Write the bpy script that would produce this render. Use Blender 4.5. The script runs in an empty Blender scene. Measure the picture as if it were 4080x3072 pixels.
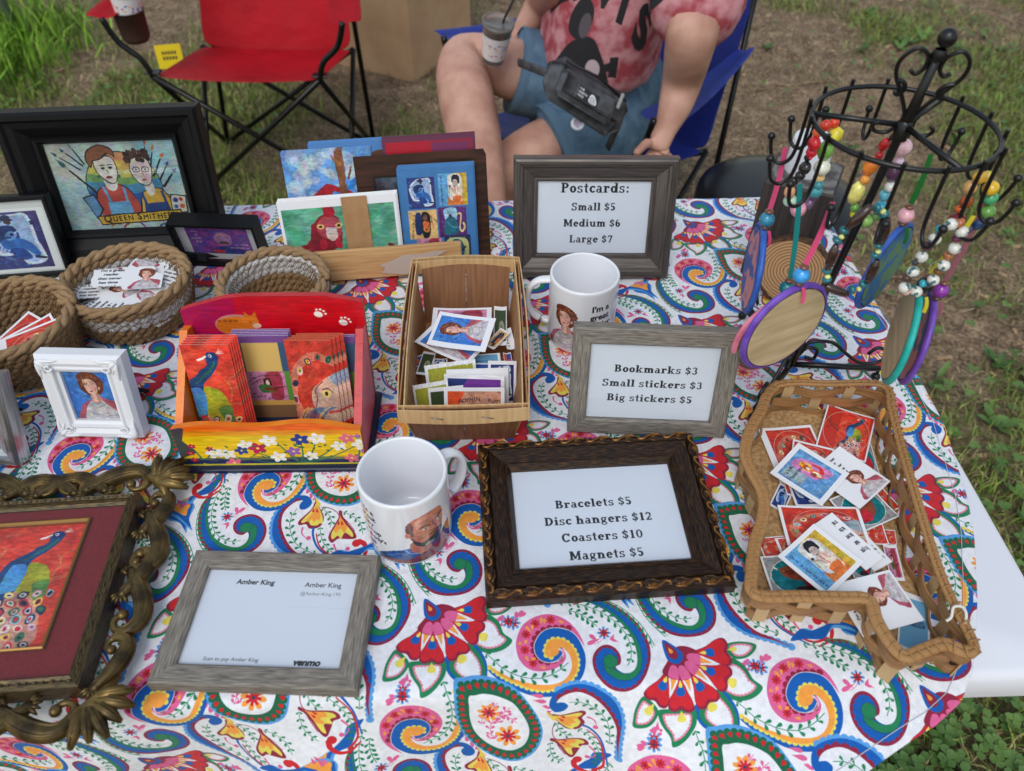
import bpy, math, random
import numpy as np
from mathutils import Vector, Matrix
R = math.radians
rnd = random.Random(7)
nr = np.random.RandomState(11)
scene = bpy.context.scene
# ------------------------------------------------------------------ camera, sky, sun, exposure
TZ = 0.74                      # table top height
CAMH = TZ + 0.6355
cam_d = bpy.data.cameras.new('camera')
cam = bpy.data.objects.new('camera', cam_d)
scene.collection.objects.link(cam)
F_PX, PITCH, ROLL, YAW = 3020.0, R(45.5), R(0.3), R(-2.1)
_fh = Vector((-math.sin(YAW), math.cos(YAW), 0)); _r0 = Vector((math.cos(YAW), math.sin(YAW), 0)); _up = Vector((0, 0, 1))
FWD = _fh*math.cos(PITCH) - _up*math.sin(PITCH)
_uc = _fh*math.sin(PITCH) + _up*math.cos(PITCH)
RIGHT = _r0*math.cos(ROLL) + _uc*math.sin(ROLL)
UPV = -_r0*math.sin(ROLL) + _uc*math.cos(ROLL)
m = Matrix((RIGHT, UPV, -FWD)).transposed().to_4x4()
m.translation = (0, 0, CAMH)
cam.matrix_world = m
cam_d.sensor_width = 36.0
cam_d.lens = 36.0*F_PX/4080
cam_d.clip_start = 0.02
cam_d.clip_end = 400
cam_d.dof.use_dof = True
cam_d.dof.focus_distance = 0.86
cam_d.dof.aperture_fstop = 6.3
scene.camera = cam
world = bpy.data.worlds.new('World')
scene.world = world
world.use_nodes = True
wn, wl = world.node_tree.nodes, world.node_tree.links
sky = wn.new('ShaderNodeTexSky'); sky.sky_type = 'NISHITA'; sky.sun_disc = False
SUN_EL, SUN_AZ = R(52), R(200)
sky.sun_elevation = SUN_EL; sky.sun_rotation = SUN_AZ
sky.air_density = 2.0; sky.dust_density = 1.5; sky.ozone_density = 2.5
hs = wn.new('ShaderNodeHueSaturation'); hs.inputs['Saturation'].default_value = 0.62
wl.new(sky.outputs[0], hs.inputs['Color'])
wl.new(hs.outputs[0], wn['Background'].inputs[0])
wn['Background'].inputs[1].default_value = 0.15
sun_d = bpy.data.lights.new('sun', 'SUN'); sun_d.energy = 1.15; sun_d.angle = R(30); sun_d.color = (1.0, 0.985, 0.965)
sun = bpy.data.objects.new('sun', sun_d); scene.collection.objects.link(sun)
# direction towards the sun (azimuth clockwise from +Y as the sky texture uses it)
sd = Vector((math.sin(SUN_AZ)*math.cos(SUN_EL), math.cos(SUN_AZ)*math.cos(SUN_EL), math.sin(SUN_EL)))
sun.rotation_euler = sd.to_track_quat('Z', 'Y').to_euler()
sun.location = sd*20
scene.view_settings.view_transform = 'Standard'
scene.view_settings.look = 'None'
scene.view_settings.exposure = -0.04
scene.view_settings.gamma = 1.0
scene.render.engine = 'CYCLES'
scene.cycles.use_denoising = True
scene.cycles.max_bounces = 8
scene.cycles.transparent_max_bounces = 12
scene.cycles.caustics_reflective = False; scene.cycles.caustics_refractive = False

# ------------------------------------------------------------------ placement helpers
def U(px, py, z=0.0):
    "photo pixel -> point on the horizontal plane z metres above the table top"
    d = RIGHT*((px-2040)/F_PX) - UPV*((py-1536)/F_PX) + FWD
    t = (z + TZ - CAMH)/d.z
    p = Vector((0, 0, CAMH)) + d*t
    return Vector((p.x, p.y, z+TZ))
def Uy(px, py, Y):
    "photo pixel -> point on the vertical plane y = Y"
    d = RIGHT*((px-2040)/F_PX) - UPV*((py-1536)/F_PX) + FWD
    return Vector((0, 0, CAMH)) + d*(Y/d.y)

# ------------------------------------------------------------------ object helpers
COL = scene.collection
class MB:
    "collects verts / faces / uvs of one mesh"
    def __init__(s): s.v = []; s.f = []; s.uv = {}; s.sm = []; s.mi = []
    def add(s, vs, fs, uvs=None, smooth=False, mat=0):
        b = len(s.v); s.v += [tuple(p) for p in vs]
        for k, f in enumerate(fs):
            if uvs: s.uv[len(s.f)] = uvs[k]
            s.f.append(tuple(b+i for i in f)); s.sm.append(smooth); s.mi.append(mat)
        return s
    def box(s, c, size, M=None, bev=0.0, mat=0):
        x, y, z = size[0]/2, size[1]/2, size[2]/2; c = Vector(c)
        if bev <= 0:
            vs = [Vector((sx*x, sy*y, sz*z)) for sz in (-1, 1) for sy in (-1, 1) for sx in (-1, 1)]
            fs = [(0, 2, 3, 1), (4, 5, 7, 6), (0, 1, 5, 4), (2, 6, 7, 3), (0, 4, 6, 2), (1, 3, 7, 5)]
        else:
            vs = []; b = bev
            for sz in (-1, 1):
                for sy in (-1, 1):
                    for sx in (-1, 1):
                        vs += [Vector((sx*x, sy*(y-b), sz*(z-b))), Vector((sx*(x-b), sy*y, sz*(z-b))), Vector((sx*(x-b), sy*(y-b), sz*z))]
            I = lambda sx, sy, sz, k: ((sz*4+sy*2+sx)*3+k)
            fs = []
            for k, (a, b_) in ((0, (1, 2)), (1, (0, 2)), (2, (0, 1))):
                for e in (0, 1):
                    q = []
                    for u, w in ((0, 0), (1, 0), (1, 1), (0, 1)):
                        t = [0, 0, 0]; t[k] = e; t[a] = u; t[b_] = w; q.append(I(t[0], t[1], t[2], k))
                    if (e == 0) != (k == 1): q = q[::-1]
                    fs.append(tuple(q))
            for k, (a, b_) in ((0, (1, 2)), (1, (0, 2)), (2, (0, 1))):      # edges along axis k
                for ea in (0, 1):
                    for eb in (0, 1):
                        t0 = [0, 0, 0]; t1 = [0, 0, 0]; t1[k] = 1
                        for t in (t0, t1): t[a] = ea; t[b_] = eb
                        fs.append((I(*t0, a), I(*t1, a), I(*t1, b_), I(*t0, b_)))
            for sx in (0, 1):
                for sy in (0, 1):
                    for sz in (0, 1): fs.append((I(sx, sy, sz, 0), I(sx, sy, sz, 1), I(sx, sy, sz, 2)))
        if M is not None: vs = [M @ v for v in vs]
        s.add([v+c for v in vs], fs, mat=mat); return s
    def tube(s, pts, r, n=8, closed=False, caps=True, flat=1.0, upref=None, smooth=True, mat=0):
        pts = [Vector(p) for p in pts]; N = len(pts); rs = r if isinstance(r, (list, tuple)) else [r]*N
        vs = []; prev = None
        for i, p in enumerate(pts):
            if closed: d = pts[(i+1) % N] - pts[i-1]
            else: d = pts[min(i+1, N-1)] - pts[max(i-1, 0)]
            d = d.normalized() if d.length > 1e-9 else Vector((0, 0, 1))
            if upref is not None:
                u = Vector(upref); u = (u - d*u.dot(d))
                if u.length < 1e-4: u = d.orthogonal()
            elif prev is None: u = d.orthogonal()
            else: u = prev - d*prev.dot(d)
            if u.length < 1e-6: u = d.orthogonal()
            u.normalize(); prev = u; w = d.cross(u)
            for k in range(n):
                a = 2*math.pi*k/n
                vs.append(p + u*(math.cos(a)*rs[i]*flat) + w*(math.sin(a)*rs[i]))
        fs = []; uv = []
        L = 0; cum = [0]
        for i in range(1, N): L += (pts[i]-pts[i-1]).length; cum.append(L)
        for i in range(N if closed else N-1):
            j = (i+1) % N
            for k in range(n):
                l = (k+1) % n
                fs.append((i*n+k, i*n+l, j*n+l, j*n+k))
                u0, u1 = cum[i], (cum[j] if j else cum[i]+.01)
                uv.append(((u0, k/n), (u0, (k+1)/n), (u1, (k+1)/n), (u1, k/n)))
        if caps and not closed:
            fs.append(tuple(range(n-1, -1, -1))); uv.append(((0, 0),)*n)
            fs.append(tuple((N-1)*n+k for k in range(n))); uv.append(((0, 0),)*n)
        s.add(vs, fs, uv, smooth=smooth, mat=mat); return s
    def lathe(s, prof, n=32, c=(0, 0, 0), M=None, smooth=True, mat=0):
        "prof: (r, z) pairs; uv = (angle 0..1, profile 0..1)"
        c = Vector(c); vs = []; P = len(prof)
        for k in range(n):
            a = 2*math.pi*k/n
            for r, z in prof:
                q = Vector((r*math.cos(a), r*math.sin(a), z))
                vs.append((M @ q if M is not None else q)+c)
        fs = []; uv = []
        for k in range(n):
            l = (k+1) % n
            for i in range(P-1):
                fs.append((k*P+i, l*P+i, l*P+i+1, k*P+i+1))
                uv.append(((k/n, i/(P-1)), ((k+1)/n, i/(P-1)), ((k+1)/n, (i+1)/(P-1)), (k/n, (i+1)/(P-1))))
        s.add(vs, fs, uv, smooth=smooth, mat=mat); return s
    def sphere(s, c, r, n=10, m_=7, sc=(1, 1, 1), M=None, mat=0):
        prof = [(max(1e-5, math.sin(math.pi*i/(m_))), -math.cos(math.pi*i/m_)) for i in range(m_+1)]
        c = Vector(c); vs = []
        for k in range(n):
            a = 2*math.pi*k/n
            for rr, z in prof:
                q = Vector((rr*math.cos(a)*r*sc[0], rr*math.sin(a)*r*sc[1], z*r*sc[2]))
                vs.append((M @ q if M is not None else q)+c)
        P = m_+1
        fs = [(k*P+i, ((k+1) % n)*P+i, ((k+1) % n)*P+i+1, k*P+i+1) for k in range(n) for i in range(P-1)]
        s.add(vs, fs, smooth=True, mat=mat); return s
    def prism(s, poly, h, M=None, smooth=False, mat=0):
        "poly of (x,y) extruded 0..h in z; fan-free ngon caps; top face gets uv = xy"
        n = len(poly)
        ar = sum(poly[i][0]*poly[(i+1) % n][1]-poly[(i+1) % n][0]*poly[i][1] for i in range(n))
        if ar < 0: poly = poly[::-1]
        vs = [Vector((x, y, 0)) for x, y in poly]+[Vector((x, y, h)) for x, y in poly]
        if M is not None: vs = [M @ v for v in vs]
        fs = [tuple(range(n-1, -1, -1)), tuple(range(n, 2*n))]
        uv = [tuple(poly[i] for i in range(n-1, -1, -1)), tuple(poly)]
        s.add(vs, fs, uv, mat=mat)
        s.add(vs, [(i, (i+1) % n, n+(i+1) % n, n+i) for i in range(n)], smooth=smooth, mat=mat); return s
    def mesh(s, name, mats):
        me = bpy.data.meshes.new(name); me.from_pydata(s.v, [], s.f)
        if s.uv:
            ul = me.uv_layers.new(name='uv'); d = np.zeros((len(me.loops), 2), np.float32); k = 0
            for i, f in enumerate(s.f):
                u = s.uv.get(i)
                if u:
                    for j in range(len(f)): d[k+j] = u[j]
                k += len(f)
            ul.data.foreach_set('uv', d.ravel())
        me.polygons.foreach_set('use_smooth', s.sm)
        for mt in (mats if isinstance(mats, (list, tuple)) else [mats]): me.materials.append(mt)
        if any(s.mi): me.polygons.foreach_set('material_index', s.mi)
        me.update(); return me
    def build(s, name, mats, parent=None, M=None, **kw):
        return link(name, s.mesh(name, mats), parent, M, **kw)
def link(name, me, parent=None, M=None, label=None, cat=None, group=None, kind=None):
    o = bpy.data.objects.new(name, me); COL.objects.link(o)
    if parent is not None: o.parent = parent
    if M is not None: o.matrix_basis = M
    tag(o, label, cat, group, kind); return o
def tag(o, label=None, cat=None, group=None, kind=None):
    if label: o['label'] = label
    if cat: o['category'] = cat
    if group: o['group'] = group
    if kind: o['kind'] = kind
    return o
def empty(name, M, label, cat, group=None):
    o = bpy.data.objects.new(name, None); COL.objects.link(o); o.empty_display_size = .02
    o.matrix_basis = M if isinstance(M, Matrix) else Matrix.Translation(M)
    return tag(o, label, cat, group)
def frameM(loc, yaw=0.0, lean=0.0, roll=0.0):
    "local x right, local z up the face, local -y towards the viewer, leaning back by lean"
    return Matrix.Translation(loc) @ Matrix.Rotation(yaw, 4, 'Z') @ Matrix.Rotation(-lean, 4, 'X') @ Matrix.Rotation(roll, 4, 'Y')
def subsurf(o, lv=2):
    md = o.modifiers.new('s', 'SUBSURF'); md.levels = lv; md.render_levels = lv; return o
def catmull(pts, k=6, closed=False):
    P = [Vector(p) for p in pts]; n = len(P); out = []
    rng = range(n if closed else n-1)
    for i in rng:
        a, b, c, d = P[(i-1) % n if closed else max(i-1, 0)], P[i], P[(i+1) % n], P[(i+2) % n if closed else min(i+2, n-1)]
        for j in range(k):
            t = j/k
            out.append(0.5*((2*b)+(c-a)*t+(2*a-5*b+4*c-d)*t*t+(3*b-a-3*c+d)*t**3))
    if not closed: out.append(P[-1])
    return out

# ------------------------------------------------------------------ procedural materials
def srgb(c):
    f = lambda u: u/12.92 if u <= .04045 else ((u+.055)/1.055)**2.4
    return tuple(f(x/255.0) for x in c)+(1.0,)
_mats = {}
def mat(name, color=None, rough=.6, metal=0.0, spec=.5, noise=0.0, nscale=40.0, bump=0.0, bscale=200.0, stretch=None,
        color2=None, coat=0.0, trans=0.0, sheen=0.0, sub=0.0, img=None, uvmap=True, lin=False, bdist=.001, emit=None, coord='Object', contrast=(.35, .65), attr=None):
    if name in _mats: return _mats[name]
    mt = bpy.data.materials.new(name); mt.use_nodes = True; _mats[name] = mt
    n, l = mt.node_tree.nodes, mt.node_tree.links; b = n['Principled BSDF']
    b.inputs['Roughness'].default_value = rough; b.inputs['Metallic'].default_value = metal
    b.inputs['Specular IOR Level'].default_value = spec
    if coat: b.inputs['Coat Weight'].default_value = coat; b.inputs['Coat Roughness'].default_value = .12
    if sub: b.inputs['Subsurface Weight'].default_value = sub; b.inputs['Subsurface Radius'].default_value = (.01, .004, .002)
    if sheen: b.inputs['Sheen Weight'].default_value = sheen
    tc = n.new('ShaderNodeTexCoord'); mp = n.new('ShaderNodeMapping')
    if stretch: mp.inputs['Scale'].default_value = stretch
    l.new(tc.outputs[coord], mp.inputs[0])
    base = None
    if color is not None:
        c1 = tuple(color) if lin else srgb(color)
        if len(c1) == 3: c1 = c1+(1,)
        if color2 is not None or noise:
            c2 = srgb(color2) if color2 is not None else tuple(min(1, x*(1+noise)) for x in c1[:3])+(1,)
            if color2 is None: c1 = tuple(x*(1-noise) for x in c1[:3])+(1,)
            nz = n.new('ShaderNodeTexNoise'); nz.inputs['Scale'].default_value = nscale; nz.inputs['Detail'].default_value = 6
            l.new(mp.outputs[0], nz.inputs['Vector'])
            rp = n.new('ShaderNodeValToRGB'); rp.color_ramp.elements[0].color = c1; rp.color_ramp.elements[1].color = c2
            rp.color_ramp.elements[0].position = contrast[0]; rp.color_ramp.elements[1].position = contrast[1]
            l.new(nz.outputs['Fac'], rp.inputs[0]); base = rp.outputs[0]
        else:
            b.inputs['Base Color'].default_value = c1
    if img is not None:
        t = n.new('ShaderNodeTexImage'); t.image = img; t.extension = 'REPEAT'; t.interpolation = 'Cubic'
        uvn = n.new('ShaderNodeUVMap'); uvn.uv_map = 'uv'; l.new(uvn.outputs[0], t.inputs[0]); base = t.outputs['Color']
    if attr:
        at = n.new('ShaderNodeAttribute'); at.attribute_name = attr; base = at.outputs['Color']
    if base is not None: l.new(base, b.inputs['Base Color'])
    if bump:
        nb = n.new('ShaderNodeTexNoise'); nb.inputs['Scale'].default_value = bscale; nb.inputs['Detail'].default_value = 5
        l.new(mp.outputs[0], nb.inputs['Vector'])
        bp = n.new('ShaderNodeBump'); bp.inputs['Strength'].default_value = bump; bp.inputs['Distance'].default_value = bdist
        l.new(nb.outputs['Fac'], bp.inputs['Height']); l.new(bp.outputs[0], b.inputs['Normal'])
    if trans: b.inputs['Transmission Weight'].default_value = trans
    return mt
def node_of(mt, t):
    return [x for x in mt.node_tree.nodes if x.bl_idname == t]
# ------------------------------------------------------------------ small vector painter: flat print for paper, cloth and ceramics
KEY = (255, 0, 255)
PAL = dict(w=(236, 236, 240), b=(0, 92, 178), b2=(18, 66, 96), lb=(88, 158, 222), g=(26, 128, 82), gl=(40, 140, 100), dg=(18, 100, 66),
           r=(206, 32, 44), m=(146, 30, 60), p=(226, 98, 150), lp=(232, 130, 158), y=(234, 218, 92), y2=(240, 205, 80), o=(246, 160, 66))
def smooth2(pts, closed, k=5):
    P = np.asarray(pts, float).reshape(-1, 2); n = len(P)
    if n < 3: return P
    out = []
    idx = np.arange(n if closed else n-1); t = (np.arange(k)/k)[:, None]
    for i in idx:
        if closed: a, b, c, d = P[(i-1) % n], P[i], P[(i+1) % n], P[(i+2) % n]
        else: a, b, c, d = P[max(i-1, 0)], P[i], P[i+1], P[min(i+2, n-1)]
        out.append(.5*((2*b)+(c-a)*t+(2*a-5*b+4*c-d)*t*t+(3*b-a-3*c+d)*t**3))
    if not closed: out.append(P[-1:])
    return np.vstack(out)
class Cv:
    """canvas; user units -> pixels by scale k, origin top-left (y down) unless yup; wrap = tiling"""
    def __init__(s, W, H, k=1.0, bg=(255, 255, 255), wrap=False, ss=2):
        s.ss = ss; s.k = k*ss; s.W, s.H = int(round(W*k))*ss, int(round(H*k))*ss; s.wrap = wrap
        s.a = np.empty((s.H, s.W, 3), np.float32); s.a[:] = bg; s.clip = None
    def mask(s, contours):
        "even-odd fill of a list of (n,2) pixel contours -> (x0, y0, bool mask)"
        if not len(contours): return None
        al = np.vstack(contours); x0, y0 = np.floor(al.min(0)).astype(int)-1; x1, y1 = np.ceil(al.max(0)).astype(int)+1
        if not s.wrap: x0 = max(x0, 0); y0 = max(y0, 0); x1 = min(x1, s.W); y1 = min(y1, s.H)
        if x1 <= x0 or y1 <= y0: return None
        w, h = x1-x0, y1-y0; T = np.zeros((h, w+1), np.int32)
        A = np.vstack(contours); B = np.vstack([np.roll(c, -1, 0) for c in contours])
        ya, yb = A[:, 1], B[:, 1]; sw = ya > yb
        lo = np.where(sw[:, None], B, A); hi = np.where(sw[:, None], A, B)
        r0 = np.maximum(np.ceil(lo[:, 1]-.5).astype(int), y0); r1 = np.minimum(np.ceil(hi[:, 1]-.5).astype(int), y1)
        n = np.maximum(r1-r0, 0); ok = n > 0
        if not ok.any(): return None
        lo, hi, r0, n = lo[ok], hi[ok], r0[ok], n[ok]
        e = np.repeat(np.arange(len(n)), n); rows = np.arange(n.sum())-np.repeat(np.cumsum(n)-n, n)+r0[e]
        xi = lo[e, 0]+(rows+.5-lo[e, 1])*(hi[e, 0]-lo[e, 0])/(hi[e, 1]-lo[e, 1])
        c = np.clip(np.ceil(xi-.5).astype(int)-x0, 0, w)
        np.add.at(T, (rows-y0, c), 1)
        return x0, y0, (np.cumsum(T, 1)[:, :w] & 1).astype(bool)
    def paint(s, mk, col, op=1.0):
        if mk is None: return
        x0, y0, m_ = mk; h, w = m_.shape
        ys, xs = np.nonzero(m_); ys = ys+y0; xs = xs+x0
        if s.wrap: ys %= s.H; xs %= s.W
        if s.clip is not None:
            k = s.clip[ys, xs]; ys = ys[k]; xs = xs[k]
        col = np.array(PAL[col] if isinstance(col, str) else col, np.float32)
        if op >= 1: s.a[ys, xs] = col
        else: s.a[ys, xs] = s.a[ys, xs]*(1-op)+col*op
    def setclip(s, pts=None, smooth=True):
        if pts is None: s.clip = None; return
        p = (smooth2(pts, True) if smooth else np.asarray(pts, float).reshape(-1, 2))*s.k; mk = s.mask([p]); s.clip = np.zeros((s.H, s.W), bool)
        if mk is None: return
        x0, y0, m_ = mk; ys, xs = np.nonzero(m_); ys += y0; xs += x0
        if s.wrap: ys %= s.H; xs %= s.W
        s.clip[ys, xs] = True
    def poly(s, pts, col, smooth=False, op=1.0):
        p = smooth2(pts, True) if smooth else np.asarray(pts, float).reshape(-1, 2)
        s.paint(s.mask([p*s.k]), col, op)
    def rect(s, x0, y0, x1, y1, col, op=1.0): s.poly([(x0, y0), (x1, y0), (x1, y1), (x0, y1)], col, op=op)
    def ell(s, x, y, rx, ry, col, rot=0.0, op=1.0, n=20):
        t = np.linspace(0, 2*np.pi, n, endpoint=False); c, q = math.cos(rot), math.sin(rot)
        X, Y = rx*np.cos(t), ry*np.sin(t)
        s.poly(np.stack([x+c*X-q*Y, y+q*X+c*Y], 1), col, op=op)
    def circ(s, x, y, r, col, op=1.0): s.ell(x, y, r, r, col, op=op)
    def line(s, pts, w, col, w2=None, smooth=True, op=1.0):
        p = smooth2(pts, False) if smooth else np.asarray(pts, float).reshape(-1, 2)
        if len(p) < 2: return
        d = np.gradient(p, axis=0); L = np.hypot(d[:, 0], d[:, 1]); L[L == 0] = 1; nn = np.stack([-d[:, 1], d[:, 0]], 1)/L[:, None]
        ww = (np.linspace(w, w if w2 is None else w2, len(p))/2)[:, None]
        s.stroke_quads(p, nn, ww, col, op)
    def stroke_quads(s, p, nn, ww, col, op):
        a = (p+nn*ww)*s.k; b = (p-nn*ww)*s.k
        if op < 1: s.paint(s.mask([np.vstack([a, b[::-1]])]), col, op); return
        for i in range(len(p)-1):
            s.paint(s.mask([np.array([a[i], a[i+1], b[i+1], b[i]])]), col)
            s.paint(s.mask([np.array([p[i+1]*s.k+np.array([math.cos(t), math.sin(t)])*ww[i+1, 0]*s.k for t in np.linspace(0, 6.283, 9)[:-1]])]), col)
    def drop(s, x0, y0, x1, y1, r, col):
        "pointed at 0, round at 1"
        d = np.array([x1-x0, y1-y0], float); L = math.hypot(*d) or 1e-6; d /= L; n = np.array([-d[1], d[0]]); A = np.array([x0, y0])
        prof = [(0, 0), (.3, .35), (.6, .85), (.8, 1), (.95, .9), (1.06, .55), (1.1, 0)]
        up = [A+d*L*t+n*r*w for t, w in prof]; dn = [A+d*L*t-n*r*w for t, w in prof[::-1]]
        s.poly(np.array(up+dn[1:-1]), col)
    def along(s, pts, step):
        p = smooth2(pts, False); d = np.hypot(*np.diff(p, axis=0).T); c = np.concatenate([[0], np.cumsum(d)]); n = max(2, int(c[-1]/step)+1)
        q = np.linspace(0, c[-1], n); x = np.interp(q, c, p[:, 0]); y = np.interp(q, c, p[:, 1])
        X = np.stack([x, y], 1); t = np.gradient(X, axis=0); t /= np.maximum(np.hypot(t[:, 0], t[:, 1]), 1e-9)[:, None]
        return X, t
    def text(s, txt, x, y, size, col, font='sans', rot=0.0, align='c', bold=0.0, shear=0.0, op=1.0, ax=1.0):
        "y = baseline; size = cap height"
        cs, w = glyphs(txt, font, bold); o = {'c': -w/2, 'l': 0, 'r': -w}[align]; c, q = math.cos(rot), math.sin(rot); out = []
        for g in cs:
            X = (g[:, 0]+o+shear*g[:, 1])*size*ax; Y = -g[:, 1]*size
            out.append(np.stack([x+c*X-q*Y, y+q*X+c*Y], 1)*s.k)
        if font == 'sans': s.paint(s.mask(out), col, op)
        else:
            for g in out: s.paint(s.mask([g]), col, op)
    def wobble(s, amp, scale, seed=1):
        r = np.random.RandomState(seed); gy, gx = np.mgrid[0:s.H, 0:s.W]
        dx = (noise2(s.H, s.W, scale*s.k, r)-.5)*2*amp*s.k; dy = (noise2(s.H, s.W, scale*s.k, r)-.5)*2*amp*s.k
        s.a = s.a[np.clip(gy+dy, 0, s.H-1).astype(int), np.clip(gx+dx, 0, s.W-1).astype(int)]
    def painterly(s, seed=1, amp=.16, wob=.5):
        "brush marks: jittered edges, uneven pigment and small strokes, leaving the cut-out key colour alone"
        s.wobble(wob, 2.2, seed); s.wobble(wob*1.4, 7, seed+9); r = np.random.RandomState(seed+3); ok = np.abs(s.a-np.array(KEY)).sum(-1) > 6
        f = (noise2(s.H, s.W, 1.1*s.k, r, 3)-.5)*amp*1.5+(noise2(s.H, s.W, .5*s.k, r, .4)-.5)*amp+(noise2(s.H, s.W, 9*s.k, r)-.5)*amp*1.6
        t = np.stack([noise2(s.H, s.W, 5*s.k, r)-.5 for _ in range(3)], -1)*amp*.9
        s.a = np.where(ok[..., None], s.a*(1+f[..., None]+t), s.a); return s
    def grain(s, amp, scale, seed=1, aniso=1.0, col=None):
        r = np.random.RandomState(seed); n_ = noise2(s.H, s.W, scale*s.k, r, aniso)-.5
        if col is None: s.a = s.a*(1+n_[..., None]*2*amp)
        else: f = np.clip((n_-.05)*4, 0, 1)[..., None]*amp; s.a = s.a*(1-f)+np.array(col)*f
    def image(s, name):
        a = np.clip(s.a, 0, 255)/255; ss = s.ss; H, W = s.H//ss, s.W//ss
        a = a[:H*ss, :W*ss].reshape(H, ss, W, ss, 3).mean((1, 3))[::-1]
        im = bpy.data.images.new(name, W, H, alpha=False); px = np.ones((H, W, 4), np.float32); px[..., :3] = a
        im.pixels.foreach_set(px.ravel()); im.update(); im.pack(); return im
def noise2(H, W, cell, r, aniso=1.0):
    cell = max(2.0, cell); h, w = int(H/cell)+3, int(W/(cell*aniso))+3; g = r.rand(h, w)
    y = np.arange(H)/cell; x = np.arange(W)/(cell*aniso); yi, xi = y.astype(int), x.astype(int); fy, fx = y-yi, x-xi
    fy = fy*fy*(3-2*fy); fx = fx*fx*(3-2*fx)
    a = g[yi][:, xi]; b = g[yi][:, xi+1]; c = g[yi+1][:, xi]; d = g[yi+1][:, xi+1]; FX = fx[None]; FY = fy[:, None]
    return (a*(1-FX)+b*FX)*(1-FY)+(c*(1-FX)+d*FX)*FY
_gc = {}
def glyphs(txt, font, bold):
    key = (txt, font, round(bold, 3))
    if key in _gc: return _gc[key]
    if font == 'sans':
        cu = bpy.data.curves.new('t', 'FONT'); cu.body = txt; cu.size = 1/.72; cu.offset = bold; cu.resolution_u = 3
        ob = bpy.data.objects.new('t', cu); COL.objects.link(ob); bpy.context.view_layer.update()
        me = ob.to_mesh(); V = np.empty(len(me.vertices)*3); me.vertices.foreach_get('co', V); V = V.reshape(-1, 3)[:, :2]
        out = [V[list(p.vertices)] for p in me.polygons]
        w = V[:, 0].max() if len(V) else .3; ob.to_mesh_clear(); bpy.data.objects.remove(ob); bpy.data.curves.remove(cu)
    else: out, w = serif(txt)
    _gc[key] = (out, w); return out, w
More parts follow.
